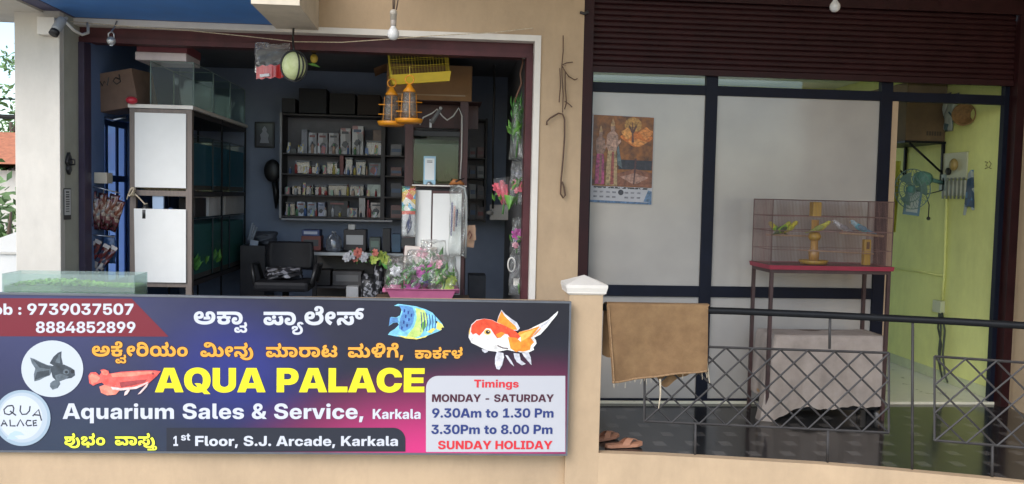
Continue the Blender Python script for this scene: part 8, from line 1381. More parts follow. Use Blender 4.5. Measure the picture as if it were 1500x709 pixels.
for r_ in range(4):
    for k in range(13):
        px = 424 + k * 10.4 + rnd(-3, 3); w_ = rnd(.018, .034); h = rnd(.05, .13); x = Xof(px, Yh, rows[r_]); yo = rnd(-.002, .004)
        bot = rnd(0, 1) < .45
        nm = 'small_bottle' if bot else 'small_packet'
        t = thing(nm, ('small bottle standing before the boxes on the %s shelf' if bot else 'small printed packet leaning before the boxes on the %s shelf') % shelf_names[r_], 'bottle' if bot else 'packet', (x, Yh + .01 + yo, shz[r_] + .001), 'small loose goods on the back wall shelf unit')
        z_ = shz[r_] + .001
        if bot:
            MB().lathe([(0, z_), (w_*.5, z_), (w_*.5, z_ + h*.62), (w_*.22, z_ + h*.78), (w_*.2, z_ + h*.8)], 10, None, (x, Yh + .02, 0)).build('body', random.choice(GC), t)
            MB().lathe([(w_*.26, z_ + h*.79), (w_*.26, z_ + h), (0, z_ + h)], 10, None, (x, Yh + .02, 0)).build('cap', random.choice(GC), t)
        else: MB().box((x - w_*.6, Yh + .008, z_), (x + w_*.6, Yh + .014, z_ + h), rot=(-.08, rnd(-.12, .12), 0)).build('pouch', spotted('small_print', [random.choice([(.45,.45,.46),(.3,.05,.05),(.06,.12,.28),(.42,.34,.08),(.1,.22,.12)]) for _ in range(3)], 40, .3), t)
# right half of the unit, seen past the maroon rack
random.seed(57)
for r_, py in enumerate(rows):
    for i, (pa, pb) in enumerate(((572, 588), (688, 697), (699, 709))):
        xa, xb = Xof(pa, Yh, py), Xof(pb, Yh, py); zb_ = shz[r_] + .001
        c_ = random.choice([(.20, .20, .21), (.12, .10, .10), (.30, .30, .30), (.18, .10, .09), (.08, .08, .09)])
        h = rnd(.09, .17)
        side_ = ('left of the maroon rack post', 'just right of the maroon rack', 'at the far right end')[i]
        t = thing('product_box', 'small %s box %s on the %s shelf' % (shade(c_), side_, shelf_names[r_]), 'box', ((xa+xb)/2, Yh + .03, zb_), 'goods on the back wall shelf unit')
        MB().box((xa, Yh + .03, zb_), (xb, Yh + .15, zb_ + h)).build('carton', mat('small_card', c_, .5, vary=.2), t, bevel=.003)
        MB().box((xa + .008, Yh + .0284, zb_ + h * .3), (xb - .008, Yh + .0294, zb_ + h * .6)).build('picture', random.choice(pic_m), t)
# boxes stored on top of the unit
for i, (pa, pb, pt) in enumerate(((437, 478, 130), (482, 520, 137), (523, 557, 139), (412, 432, 144))):
    x0_, x1_, z0_, z1_ = at_front(pa, pt, pb, 169, Yh)
    lb = ('large black carton, leftmost of three on top of the shelf unit', 'black carton in the middle on top of the shelf unit', 'dark brown carton at the right on top of the shelf unit', 'small dark framed box at the left end on top of the unit')[i]
    tag(MB().box((x0_, Yh + .02, z1 + .002), (x1_, Yh + .30, z1_), rot=None).build('carton', mat('dark_carton', ((.016, .017, .02), (.018, .017, .017), (.03, .02, .015), (.03, .03, .035))[i], .7), None, bevel=.005), lb, 'carton')

# god picture, bag and hat on the back wall
x0_, x1_, z0_, z1_ = at_front(373, 179, 402, 216, YB - .03)
pf_ = thing('framed_picture', 'small dark framed picture of a pale figure on the back wall', 'picture', ((x0_+x1_)/2, YB - .02, z0_))
MB().box((x0_, YB - .03, z0_), (x1_, YB - .002, z1_)).build('frame', C['black'], pf_, bevel=.004)
MB().box((x0_ + .02, YB - .032, z0_ + .02), (x1_ - .02, YB - .0305, z1_ - .02)).build('print', flat('print_ground', (.05, .055, .07), .3), pf_)
xm, hh = (x0_+x1_)/2, z1_ - z0_
MB().prism([(xm + a * .9, z0_ + hh * b_) for a, b_ in ((-.055, .18), (.055, .18), (.04, .35), (.05, .5), (.022, .62), (.028, .72), (0, .84), (-.028, .72), (-.022, .62), (-.05, .5), (-.04, .35))], lambda u, v, t: Vector((u, t, v)), YB - .0345, YB - .0325).build('figure', flat('figure_print', (.34, .35, .40), .4), pf_)
c = P(388, 276, YB - .1)
hb_ = thing('hanging_bag', 'blue and white striped bag hanging slanted from the back wall', 'bag', (c.x, c.y, c.z))
def stripes():
    m, t, b = _new('striped_bag'); N, L = t.nodes, t.links; tc = N.new('ShaderNodeTexCoord'); wv = N.new('ShaderNodeTexWave'); wv.inputs['Scale'].default_value = 9; wv.inputs['Distortion'].default_value = 2.0
    wv.bands_direction = 'X'
    L.new(tc.outputs['Object'], wv.inputs[0]); rp = N.new('ShaderNodeValToRGB'); rp.color_ramp.elements[0].position = .72; rp.color_ramp.elements[1].position = .80; rp.color_ramp.elements[0].color = (.03, .06, .18, 1); rp.color_ramp.elements[1].color = (.30, .38, .52, 1)
    L.new(wv.outputs[0], rp.inputs[0]); L.new(rp.outputs[0], b.inputs['Base Color']); b.inputs['Roughness'].default_value = .6; return m
o = bag(MB(), (0, 0, 0), .17, .48, .07, 12, seed=33).build('pouch', stripes(), hb_)
o.rotation_euler = (0, math.radians(27), 0)
MB().tube([P(393, 246, YB - .08), P(397, 240, YB - .04), P(399, 236, YB - .002)], .006, 6).build('strap', C['black'], hb_)
ht = thing('black_cap', 'round black cap hung over the striped bag', 'cap', tuple(P(399, 250, YB - .16)))
MB().ball(P(399, 250, YB - .15), .105, 18, 12, (.85, .35, 1.15)).build('crown', C['black'], ht)
MB().tube([P(402, 266, YB - .17), P(405, 285, YB - .15), P(404, 305, YB - .1)], [.03, .035, .01], 8).build('tail', C['black'], ht)
tag(MB().tube([P(403, 236, YB - .002), P(402, 240, YB - .16)], .008, 6).build('wall_hook', C['steel']), 'steel hook holding the black cap on the back wall', 'hook')

# counter along the back wall
Yn = 8.55
zc = Zof(490, 370, Yn)
xa, xb = Xof(456, Yn, 370), Xof(600, Yn, 370)
ctr = thing('counter', 'dark counter with grey edge under the wall shelf unit', 'counter', ((xa+xb)/2, Yn + .3, 0))
MB().box((xa, Yn, zc - .03), (xb, YB - .03, zc - .004)).build('top', DK, ctr)
MB().box((xa, Yn - .012, zc - .028), (xb, Yn - .001, zc + .002)).build('edge_strip', mat('aluminium_strip', (.34, .36, .38), .4, metal=.5), ctr)
MB().box((xa, Yn + .40, 0), (xb, Yn + .42, zc - .031)).build('back_panel', mat('grey_brown_panel', (.17, .15, .135), .7), ctr)
for x in (xa + .01, xb - .05): MB().box((x, Yn + .01, 0), (x + .04, Yn + .05, zc - .031)).build('leg', C['grey_steel'], ctr)
zsf = Zof(500, 420, Yn)
MB().box((xa + .05, Yn + .02, zsf - .02), (xb - .055, Yn + .399, zsf)).build('lower_shelf', DK, ctr)
def pbox(label, name, cat, px0, py0, px1, py1, Y, d, z, c_, grp=None, face=None, rough=.55):
    x0_, x1_, _, z1_ = at_front(px0, py0, px1, py1, Y)
    if z1_ - z < .02: z1_ = z + .05
    t = thing(name, label, cat, ((x0_+x1_)/2, Y + d/2, z), grp)
    MB().box((x0_, Y, z + .001), (x1_, Y + d, z1_)).build('body', mat(name + '_card', c_, rough, vary=.2), t, bevel=.004)
    if face: MB().box((x0_ + (x1_-x0_)*.12, Y - .0016, z + (z1_-z)*.3), (x0_ + (x1_-x0_)*.88, Y - .0006, z + (z1_-z)*.75)).build('label', flat('box_label', face, .5), t)
    return t
pbox('red and black box at the left end of the counter', 'goods_box', 'box', 441, 346, 470, 368, Yn + .25, .2, zc, (.16, .04, .03), face=(.05, .05, .05))
_x = at_front(441, 346, 470, 368, Yn + .25)
pbox('flat blue box lying on the red and black box', 'goods_box', 'box', 442, 337, 468, 345, Yn + .24, .22, Zof(455, 346, Yn + .25) + .002, (.04, .06, .16), face=(.4, .42, .5))
jc = P(489, 356, Yn + .2); jg = thing('water_jug', 'clear plastic water jug standing on the counter', 'jug', (jc.x, jc.y, zc))
hj = Zof(489, 339, Yn + .2) - zc
MB().lathe([(.0, 0), (.075, 0), (.08, .02), (.078, hj*.55), (.06, hj*.75), (.025, hj*.86), (.022, hj*.95), (.0, hj*.96)], 18, None, (jc.x, jc.y, zc)).build('body', clear('jug_plastic', (.8, .83, .87), .2, .15, .3, (.4, .42, .46)), jg)
MB().lathe([(.024, hj*.945), (.024, hj), (0, hj)], 14, None, (jc.x, jc.y, zc)).build('cap', flat('jug_cap', (.3, .3, .32), .4), jg)
pbox('dark carton with white label at the middle of the counter', 'goods_box', 'box', 503, 337, 536, 368, Yn + .3, .2, zc, (.035, .03, .03), face=(.42, .42, .42))
pbox('small white packet on top of the dark labelled carton', 'goods_box', 'packet', 510, 329, 520, 337, Yn + .32, .1, Zof(519, 337, Yn + .3) + .002, (.45, .45, .44))
pbox('black box beside the tall food packet on the counter', 'goods_box', 'box', 560, 335, 572, 368, Yn + .2, .14, zc, (.02, .02, .022))
pbox('grey green box between the carton and the black box', 'goods_box', 'box', 541, 348, 557, 368, Yn + .26, .18, zc, (.08, .10, .09), face=(.14, .2, .17))
pbox('blue plastic box nearest the white cabinet on the counter', 'goods_box', 'box', 574, 343, 587, 368, Yn + .2, .14, zc, (.05, .10, .16))
pbox('dark carton under the counter, left of the pair', 'goods_box', 'carton', 463, 396, 484, 420, Yn + .1, .25, zsf, (.05, .04, .035))
pbox('wide grey carton with dark lid under the counter', 'goods_box', 'carton', 487, 398, 530, 420, Yn + .1, .27, zsf, (.10, .09, .085), face=(.2, .19, .18))
random.seed(61)
for lb, px, py, fl_, nl in (('small grey white and coral artificial flowers on the counter edge', 523, 374, [(-8, 0, 8, 'grey_white'), (2, -4, 8, 'coral'), (10, 2, 8, 'grey_white'), (-2, 5, 6, 'coral'), (-14, 3, 7, 'grey_white')], 10),
                            ('yellow green and coral artificial flowers beside the white cabinet', 556, 378, [(-8, 2, 8, 'yellow_green'), (4, -2, 9, 'yellow_green'), (10, 4, 8, 'yellow_green'), (-6, -8, 6, 'coral')], 14)):
    t = bunch(lb, px, py, Yn - .18, 40, 26, fl_, C['leaf'], nl, None)
for lb, nm, pa, pb, pt in (('black patterned sack low beside the counter, left', 'patterned_sack', 528, 552, 402), ('black patterned sack low beside the counter, taller one', 'patterned_sack', 546, 562, 390)):
    x0_, x1_, z0_, z1_ = at_front(pa, pt, pb, 437, Yn - .3)
    tag(bag(MB(), ((x0_+x1_)/2, Yn - .25, z1_/2), x1_ - x0_, z1_, .16, 10, seed=pa).build(nm, spotted('black_white_print', [(.02, .02, .025), (.02, .02, .025), (.25, .25, .27), (.015, .015, .015)], 45, .4)), lb, 'sack')
pbox('white carton corner on the floor before the counter', 'goods_box', 'box', 507, 420, 525, 427, Yn - .25, .15, 0, (.42, .42, .42))
pbox('dark crate at the far right end of the floor', 'goods_box', 'crate', 686, 404, 712, 438, 8.4, .3, 0, (.10, .10, .11), face=(.35, .35, .35))
pbox('small pinkish box on the floor right of the flower tray', 'goods_box', 'box', 672, 425, 680, 440, 7.7, .1, 0, (.30, .10, .14))

# office chair
Ych = 8.15
cxp = P(425, 400, Ych)
ch = thing('office_chair', 'black office chair with low back before the dark counter', 'chair', (cxp.x, Ych, 0))
BKC = mat('black_leatherette', (.006, .006, .008), .6, spec=.25, vary=.3, scale=20, bump=.2, bscale=25)
zb0, zb1 = Zof(425, 395, Ych), Zof(425, 354, Ych)
def backf(u, v):
    w_ = .44 * (1 - .12 * abs(v - .5)); x = (u - .5) * w_
    return Vector((cxp.x + x, Ych + .05 * (1 - (2*u-1)**2) + .03 * v, zb0 + v * (zb1 - zb0)))
bk = MB(); bk.grid(backf, 10, 10); bk.grid(lambda u, v: backf(1 - u, v) + Vector((0, .055 * math.sin(math.pi * u) ** .3 * math.sin(math.pi * v) ** .3 if 0 < u < 1 and 0 < v < 1 else 0, 0)), 10, 10)
bk.build('backrest', BKC, ch)
MB().box((cxp.x - .24, Ych - .46, zb0 - .16), (cxp.x + .24, Ych + .0, zb0 - .07)).build('seat', BKC, ch, bevel=.03)
MB().lathe([(.03, .08), (.03, zb0 - .17)], 12, None, (cxp.x, Ych - .22, 0)).build('gas_column', C['steel'], ch)
for sg in (-1, 1): MB().tube([(cxp.x + sg*.25, Ych + .0, zb0 - .1), (cxp.x + sg*.29, Ych - .03, zb0 + .06), (cxp.x + sg*.29, Ych - .30, zb0 + .07), (cxp.x + sg*.25, Ych - .36, zb0 - .1)], .018, 8).build('armrest', C['black'], ch)
MB().tube([(cxp.x, Ych - .05, zb0 - .12), (cxp.x, Ych + .08, zb0 - .05), (cxp.x, Ych + .08, zb0 + .1)], .02, 8).build('back_bracket', C['steel'], ch)
tag(bag(MB(), (cxp.x - .02, Ych - .20, zb0 - .015), .34, .11, .26, 12, seed=83, wob=.014).build('crumpled_cover', spotted('dark_light_print', [(.02, .02, .025), (.18, .18, .2), (.03, .03, .035), (.012, .012, .014)], 24, .5)), 'crumpled black and grey cover lying on the office chair seat', 'cover')
for k in range(5):
    a = k * 1.2566; e = Vector((math.cos(a) * .28, math.sin(a) * .28, 0)); b0 = Vector((cxp.x, Ych - .22, .09))
    lg = MB().tube([b0, b0 + e + Vector((0, 0, -.02))], [.022, .014], 8).build('leg', C['black'], ch)
    MB().ball(b0 + e + Vector((0, 0, -.058)), .03, 10, 8, (.5, 1, 1)).build('castor', C['black'], lg)
random.seed(63)
for i, (pa, pb, pt, pbm, c_, lb) in enumerate(((362, 372, 327, 352, (.30, .33, .38), 'rolled papers leaning behind the aquarium rack'), (366, 378, 352, 362, (.40, .44, .52), 'small white card lying behind the aquarium rack'))):
    x0_, x1_, z0_, z1_ = at_front(pa, pt, pb, pbm, 8.9)
    if i == 0:
        m_ = MB()
        for k in range(3): m_.tube([(x0_ + .02 * k, 8.95, z0_), (x0_ + .02 * k + .04, 8.97, z1_ - .02 * k)], .012, 10)
        tag(m_.build('rolled_papers', flat('roll_paper', c_, .6)), lb, 'papers')
    else: tag(MB().box((x0_, 8.9, z0_), (x1_, 8.904, z1_), rot=(0, .2, 0)).build('card', flat('loose_card', c_, .5)), lb, 'card')
x0_, x1_, z0_, z1_ = at_front(366, 362, 388, 437, 8.85)
tag(MB().box((x0_ - .1, 8.85, 0), (x1_, 9.35, Zof(375, 360, 8.85))).build('side_table', DK, None, bevel=.005), 'dark box table between the rack and the office chair', 'table')
tag(bag(MB(), ((x0_+x1_)/2 + .03, 9.05, Zof(375, 360, 8.85) + .07), .26, .14, .16, 8, seed=77, wob=.012).build('crumpled_bag', mat('grey_poly', (.06, .065, .08), .4)), 'crumpled dark grey bag on the box table', 'bag')

# right wall of the left shop
xw = xi_r - .002
def rw(px, py): return PXc(px, py, xw)
bx_ = thing('wall_socket', 'white socket with plug on the dark right wall', 'socket', tuple(rw(722, 313)))
q = P(722, 311, 8.9)
MB().box((q.x - .03, 8.9, q.z - .08), (xw, 8.96, q.z + .08)).build('plate', C['trim'], bx_, bevel=.004)
MB().tube([P(713, 312, 8.86), P(720, 311, 8.89)], [.015, .03], 8).build('plug', C['trim'], bx_)
tag(MB().tube([P(724, 75, 8.6), P(724, 140, 8.6), P(722, 215, 8.6), P(722, 305, 8.88)], .012, 6).build('conduit', C['grey_steel']), 'thin dark conduit down the right wall of the shop', 'conduit')
tag(MB().tube([P(765, 80, 7.16), P(766, 92, 7.15), P(762, 108, 7.15), P(764, 122, 7.15), P(757, 140, 7.15), P(754, 150, 7.15)], .008, 6).build('twine', mat('brown_twine', (.16, .08, .05), .8)), 'twisted brown cord hanging inside the right jamb', 'cord')
tag(MB().box(P(766, 86, 7.12), P(769, 79, 7.14)).build('wall_clip', C['trim']), 'small white clip at the top of the right jamb', 'clip')
def hang_pack(label, px, py, w_px, h_px, Y, flowers, leaves, m_leaf, seed, wrap='cello', shape=None):
    return bunch(label, px, py, Y, w_px, h_px, flowers, m_leaf, leaves, wrap, seed)
random.seed(67)
t = bunch('green plastic plant in clear packet hanging from the twisted cord', 757, 190, 7.16, 23, 84, [], C['leaf2'], 10, None, 71, 'hanging_packet')
lf = MB()
for k in range(46):
    p0 = P(757 + rnd(-7, 7), rnd(155, 215), 7.16 + rnd(-.02, .02)); lf.tube([p0, p0 + Vector((rnd(-.02, .02), rnd(-.01, .01), rnd(.03, .07))), p0 + Vector((rnd(-.04, .04), rnd(-.02, .02), rnd(.06, .13)))], [.003, .006, .001], 4)
lf.build('fronds', C['leaf'], t)
x0_, x1_, z0_, z1_ = at_front(745, 148, 769, 234, 7.14)
bag(MB(), ((x0_+x1_)/2, 7.15, (z0_+z1_)/2), x1_-x0_, z1_-z0_, .10, 14, seed=72, wob=.008, top=.5).build('film', C['cello'], t)
bunch('film wrapped bunch with red rose low on the right jamb', 757, 268, 7.18, 24, 66, [(2, 6, 11, 'rose'), (3, -12, 7, 'grey_white'), (-2, 0, 6, 'pink')], C['leaf2'], 10, 'poly', 73)
t = bunch('fan shaped bunch of red tulips with green leaf wrapped in film', 737, 286, 7.20, 34, 58, [(-9, -10, 9, 'rose'), (-2, -13, 8, 'pink')], C['leaf2'], 12, None, 74)
for (px0, py0, px1, py1) in ((728, 268, 736, 300), (735, 264, 739, 300), (741, 270, 742, 300)):
    MB().tube([P(px1, py1, 7.2), P((px0 + px1)/2, (py0 + py1)/2, 7.19), P(px0, py0, 7.19)], [.006, .022, .016], 8).build('tulip', PET['rose'], t)
mb = MB(); apex, topl, topr = P(741, 314, 7.2), P(722, 262, 7.2), P(752, 258, 7.2)
mb.grid(lambda u, v: apex.lerp(topl.lerp(topr, u), v) + Vector((0, -.05 * math.sin(math.pi * u) * v + .006 * math.sin(21 * u + 9 * v), 0)), 10, 10); mb.build('wrapper', C['poly'], t)
lf = MB().grid(lambda u, v: P(745, 308, 7.17).lerp(P(738, 285, 7.17).lerp(P(760, 289, 7.17), u), v) + Vector((0, -.04 * math.sin(math.pi * u) + .008 * math.sin(18 * u), 0)), 8, 8); lf.build('leaf_sheath', C['leaf2'], t)
bunch('purple artificial flower in clear packet low on the right jamb', 757, 345, 7.16, 20, 54, [(0, -2, 9, 'magenta'), (1, 10, 6, 'violet'), (-2, 14, 5, 'pink')], C['leaf2'], 10, 'cello', 75)
t = thing('hanging_packet', 'clear packet with coiled white cable lowest on the right jamb', 'packet', tuple(P(756, 405, 7.16)))
x0_, x1_, z0_, z1_ = at_front(745, 372, 768, 432, 7.16); bag(MB(), ((x0_+x1_)/2, 7.17, (z0_+z1_)/2), x1_-x0_, z1_-z0_, .07, 12, seed=76).build('film', C['poly'], t)
q = P(753, 388, 7.15)
MB().tube([q + Vector((.03 * math.cos(k * .5) - .02, .002 * k, .06 * math.sin(k * .5))) for k in range(22)], .006, 6).build('cable', C['wire_white'], t)
MB().box(P(752, 418, 7.15), P(760, 408, 7.17)).build('adapter', C['trim'], t)
MB().tube([P(759, 415, 7.16), P(762, 430, 7.16)], .012, 6).build('green_tube', C['leaf2'], t)

# ---------------------------------------------------------------- right shop: calendar on the glass
x0_, x1_, z0_, z1_ = at_front(864, 170, 959, 296, YP + .015)
x0_ = max(x0_, x0f + .022)
CI = lambda n_, c_, r_: mat(n_, tuple(q * .85 for q in c_), r_, vary=.6, scale=42)
cal = thing('wall_calendar', 'calendar with two standing draped figures taped to the frosted glass', 'calendar', ((x0_+x1_)/2, YP + .018, z0_))
w_, h = x1_ - x0_, z1_ - z0_
def cp(u, v, l): return Vector((x0_ + u * w_, YP + .018 - .0015 * l, z0_ + v * h - .010 * u))
def csheet(name, poly, m_, l): return MB().add([cp(u, v, l) for u, v in poly], [tuple(range(len(poly)))]).build(name, m_, cal, weld=False)
MB().grid(lambda u, v: cp(u, v, 0), 10, 10).build('sheet', mat('calendar_paper', (.38, .38, .40), .45), cal)
csheet('picture', [(.02, .19), (.99, .19), (.99, .995), (.02, .995)], mat('dusky_painted_scene', (.07, .020, .015), .4, vary=.8, scale=9, c2=(.34, .125, .025)), 1)
def blob(name, cu, cv, ru, rv, c_, l, n=20, k=.0): return csheet(name, [(cu + ru * math.cos(2*math.pi*i/n) * (1 + k*math.sin(6*math.pi*i/n)), cv + rv * math.sin(2*math.pi*i/n) * (1 + k*math.cos(8*math.pi*i/n))) for i in range(n)], CI('cal_ink', c_, .4), l)
blob('sun_disc', .66, .90, .14, .085, (.42, .22, .055), 2)
blob('cloud', .72, .74, .24, .075, (.52, .15, .025), 2.4, 24, .2); blob('cloud', .87, .81, .10, .06, (.60, .22, .05), 2.8, 24, .22); blob('cloud', .57, .80, .09, .055, (.62, .28, .07), 3.2, 24, .22); blob('cloud', .74, .70, .14, .035, (.62, .25, .06), 3.6, 24, .2)
csheet('ground_band', [(.44, .39), (.98, .39), (.98, .50), (.44, .50)], CI('cal_dark', (.025, .025, .035), .4), 2)
csheet('ground_band', [(.42, .20), (.98, .20), (.98, .36), (.70, .40), (.42, .34)], mat('cal_earth', (.17, .065, .035), .4, vary=.6, scale=26), 3)
blob('chariot', .70, .29, .20, .05, (.34, .19, .14), 4, 18, .25); csheet('mast', [(.685, .22), (.70, .22), (.73, .52), (.70, .52)], CI('cal_ink2', (.07, .03, .03), .4), 4.6)
csheet('tree_figure', [(.64, .70), (.68, .70), (.665, .80), (.72, .88), (.70, .90), (.66, .84), (.655, .93), (.64, .93), (.64, .85), (.60, .90), (.585, .88), (.64, .80)], CI('cal_ink3', (.12, .05, .03), .4), 4)
def figure(cx, foot, top, robe, robe2, skin, wd):
    hh = top - foot
    csheet('robe', [(cx - wd*.9, foot), (cx + wd*.9, foot), (cx + wd*.8, foot + hh*.35), (cx + wd*.62, foot + hh*.55), (cx - wd*.62, foot + hh*.55), (cx - wd*.8, foot + hh*.35)], CI('cal_robe', robe, .4), 5)
    csheet('sash', [(cx - wd*.2, foot + .01), (cx + wd*.35, foot + .01), (cx + wd*.3, foot + hh*.52), (cx - wd*.05, foot + hh*.52)], CI('cal_sash', robe2, .4), 6)
    csheet('torso', [(cx - wd*.62, foot + hh*.53), (cx + wd*.62, foot + hh*.53), (cx + wd*.95, foot + hh*.62), (cx + wd*.85, foot + hh*.78), (cx + wd*.25, foot + hh*.84), (cx - wd*.25, foot + hh*.84), (cx - wd*.85, foot + hh*.78), (cx - wd*.95, foot + hh*.62)], CI('cal_skin', skin, .4), 6)
    blob('head', cx, foot + hh*.885, wd*.36, hh*.058, skin, 7, 14)
    csheet('crown', [(cx - wd*.36, foot + hh*.91), (cx + wd*.36, foot + hh*.91), (cx + wd*.25, foot + hh*.97), (cx, foot + hh*1.03), (cx - wd*.25, foot + hh*.97)], CI('cal_gold', (.36, .22, .10), .4), 8)
    csheet('arms', [(cx - wd*.9, foot + hh*.64), (cx + wd*.6, foot + hh*.58), (cx + wd*1.3, foot + hh*.68), (cx + wd*1.2, foot + hh*.72), (cx + wd*.5, foot + hh*.64), (cx - wd*.8, foot + hh*.70)], CI('cal_arm', tuple(q * 1.25 for q in skin), .4), 8)
figure(.14, .21, .86, (.30, .05, .13), (.22, .10, .09), (.24, .14, .10), .085)
figure(.33, .20, .94, (.34, .24, .12), (.24, .06, .05), (.36, .22, .16), .105)
csheet('cloak', [(.42, .44), (.50, .40), (.47, .52), (.43, .66), (.40, .66)], CI('cal_cloak', (.10, .13, .14), .4), 6)
blob('round_emblem', .49, .125, .045, .032, (.04, .04, .05), 2, 16)
csheet('blue_corner', [(.86, .03), (.99, .02), (.99, .15), (.93, .16)], CI('cal_blue', (.10, .17, .27), .4), 2)
csheet('blue_edge', [(.0, .0), (.99, .0), (.99, .02), (.0, .028)], CI('cal_blue2', (.08, .15, .26), .4), 3)
for j in range(2):
    for i in range(8):
        if not (.40 < .06 + i * .1 < .56): csheet('print_line', [(.05 + i*.1, .06 + j*.055), (.05 + i*.1 + rnd(.04, .07), .06 + j*.055), (.05 + i*.1 + .06, .08 + j*.055), (.05 + i*.1, .08 + j*.055)], CI('cal_grey', (.20, .20, .22), .4), 2)
csheet('black_print', [(.05, .168), (.92, .168), (.92, .186), (.05, .186)], spotted('calendar_lettering', [(.03, .03, .03), (.38, .38, .40), (.03, .03, .03)], 60, .4), 2)

# ---------------------------------------------------------------- stand, cage, birds
Ys0, Ys1 = 6.45, 6.86
BR = mat('dark_maroon_frame', (.045, .022, .022), .45, vary=.3, wear=(.12, .06, .05), wear_amt=.7)
sx0, sx1 = Xof(1127, Ys0, 450), Xof(1303, Ys0, 450)
ztr = Zof(1210, 397, Ys0)
sd = thing('cage_stand', 'dark maroon square tube stand with red tray under the bird cage', 'stand', ((sx0+sx1)/2, (Ys0+Ys1)/2, 0))
for x in (sx0, sx1 - .026):
    for y in (Ys0, Ys1 - .026): MB().box((x, y, 0), (x + .026, y + .026, ztr - .022)).build('leg', BR, sd)
m_ = MB()
for z in (ztr - .022,):
    m_.box((sx0, Ys0, z), (sx1, Ys0 + .026, z + .026)); m_.box((sx0, Ys1 - .026, z), (sx1, Ys1, z + .026))
    m_.box((sx0, Ys0 + .027, z), (sx0 + .026, Ys1 - .027, z + .026)); m_.box((sx1 - .026, Ys0 + .027, z), (sx1, Ys1 - .027, z + .026))
m_.build('top_frame', BR, sd)
TR = mat('red_tray_plastic', (.25, .022, .045), .45, vary=.1)
g = .004; rings = [(.0, ztr + .006), (.006, ztr + .040), (.002, ztr + .040), (-.006, ztr + .012)]
V = []
for e, z in rings: V += [(sx0 - .012 - e, Ys0 - .012 - e, z), (sx1 + .012 + e, Ys0 - .012 - e, z), (sx1 + .012 + e, Ys1 + .012 + e, z), (sx0 - .012 - e, Ys1 + .012 + e, z)]
tray = MB().add(V, [(3,2,1,0)] + [(i*4+k, i*4+(k+1)%4, (i+1)*4+(k+1)%4, (i+1)*4+k) for i in range(3) for k in range(4)] + [(12,13,14,15)])
cage_z = ztr + .014
cg = thing('bird_cage', 'large rectangular rose wired bird cage on red tray and stand', 'cage', ((sx0+sx1)/2, (Ys0+Ys1)/2, cage_z))
tray.build('tray', TR, cg)
ztop = Zof(1215, 294, Ys0)
CW = mat('rose_brown_wire', (.20, .125, .115), .5, spec=.2, vary=.3)
def panel_wires(f, n, name='wire_panel', t=.0013):
    m_ = MB()
    for k in range(n + 1): m_.tube([f(k/n, 0), f(k/n, 1)], t, 3, cap=False)
    for v in (0, .02, .26, .54, .76, 1): m_.tube([f(0, v), f(1, v)], t * (2.4 if v in (0, 1, .76, .54) else 1.6), 4)
    for u in (0, 1): m_.tube([f(u, 0), f(u, 1)], .004, 4)
    return m_.build(name, CW, cg, weld=False)
zlo = cage_z + .01
panel_wires(lambda u, v: Vector((sx0 + (sx1-sx0)*u, Ys0, zlo + (ztop-zlo)*v)), 84)
panel_wires(lambda u, v: Vector((sx0 + (sx1-sx0)*u, Ys1, zlo + (ztop-zlo)*v)), 84)
panel_wires(lambda u, v: Vector((sx0, Ys0 + (Ys1-Ys0)*u, zlo + (ztop-zlo)*v)), 40)
panel_wires(lambda u, v: Vector((sx1, Ys0 + (Ys1-Ys0)*u, zlo + (ztop-zlo)*v)), 40)
panel_wires(lambda u, v: Vector((sx0 + (sx1-sx0)*u, Ys0 + (Ys1-Ys0)*v, ztop)), 70)
MB().box((sx0 + .01, Ys0 + .01, zlo + .004), (sx1 - .01, Ys1 - .01, zlo + .008)).build('floor_sheet', mat('cage_floor', (.12, .06, .06), .8, vary=.4, scale=30), cg)
WD = mat('pale_perch_wood', (.36, .24, .15), .7, vary=.3)
Ym = (Ys0 + Ys1) / 2 + .02
prm = [(P(1230, 341, Ym), P(1294, 346, Ym), .010, 'pale wooden perch at right inside the bird cage'), (P(1122, 344, Ym), P(1190, 346, Ym), .007, 'thin perch at left inside the bird cage'), (P(1168, 366, Ym - .05), P(1280, 372, Ym - .05), .005, 'low thin perch across the cage behind the feeder')]
for a, b_, r, lb in prm: tag(MB().tube([a, b_], r, 8).build('perch', WD), lb, 'perch')
YL = mat('ochre_plastic', (.38, .23, .035), .4, vary=.1)
fc = P(1192, 373, Ym); cfz = zlo + .01
fd = thing('bird_feeder', 'yellow upright tube feeder in the middle of the large cage', 'feeder', (fc.x, fc.y, cfz))
MB().lathe([(0, cfz), (.10, cfz + .004), (.118, cfz + .035), (.112, cfz + .035), (.09, cfz + .012), (0, cfz + .012)], 22, None, (fc.x, fc.y, 0)).build('tray', YL, fd)
MB().lathe([(.036, cfz + .012), (.044, cfz + .11), (.030, cfz + .13), (.030, Zof(1192, 322, Ym))], 16, None, (fc.x, fc.y, 0)).build('tube', mat('amber_tube', (.40, .22, .06), .3, coat=.4), fd)
zt3 = Zof(1192, 318, Ym)
MB().box((fc.x - .036, fc.y - .036, zt3), (fc.x + .036, fc.y + .04, ztop - .012)).build('top_box', YL, fd, bevel=.008)
MB().lathe([(.04, Zof(1192, 352, Ym)), (.055, Zof(1192, 346, Ym)), (.035, Zof(1192, 340, Ym))], 14, None, (fc.x, fc.y, 0)).build('collar', YL, fd)
x0_, x1_, z0_, z1_ = at_front(1266, 351, 1277, 372, Ym)
yb = thing('seed_cup', 'small yellow seed cup with opening at right of the cage', 'cup', ((x0_+x1_)/2, Ym, z0_))
MB().box((x0_, Ym, zlo + .01), (x1_, Ym + .05, z1_)).build('body', YL, yb, bevel=.006)
MB().box((x0_ + .015, Ym - .002, z0_ + .04), (x1_ - .015, Ym - .0005, z1_ - .02)).build('opening', flat('opening_dark', (.10, .05, .02), .6), yb)

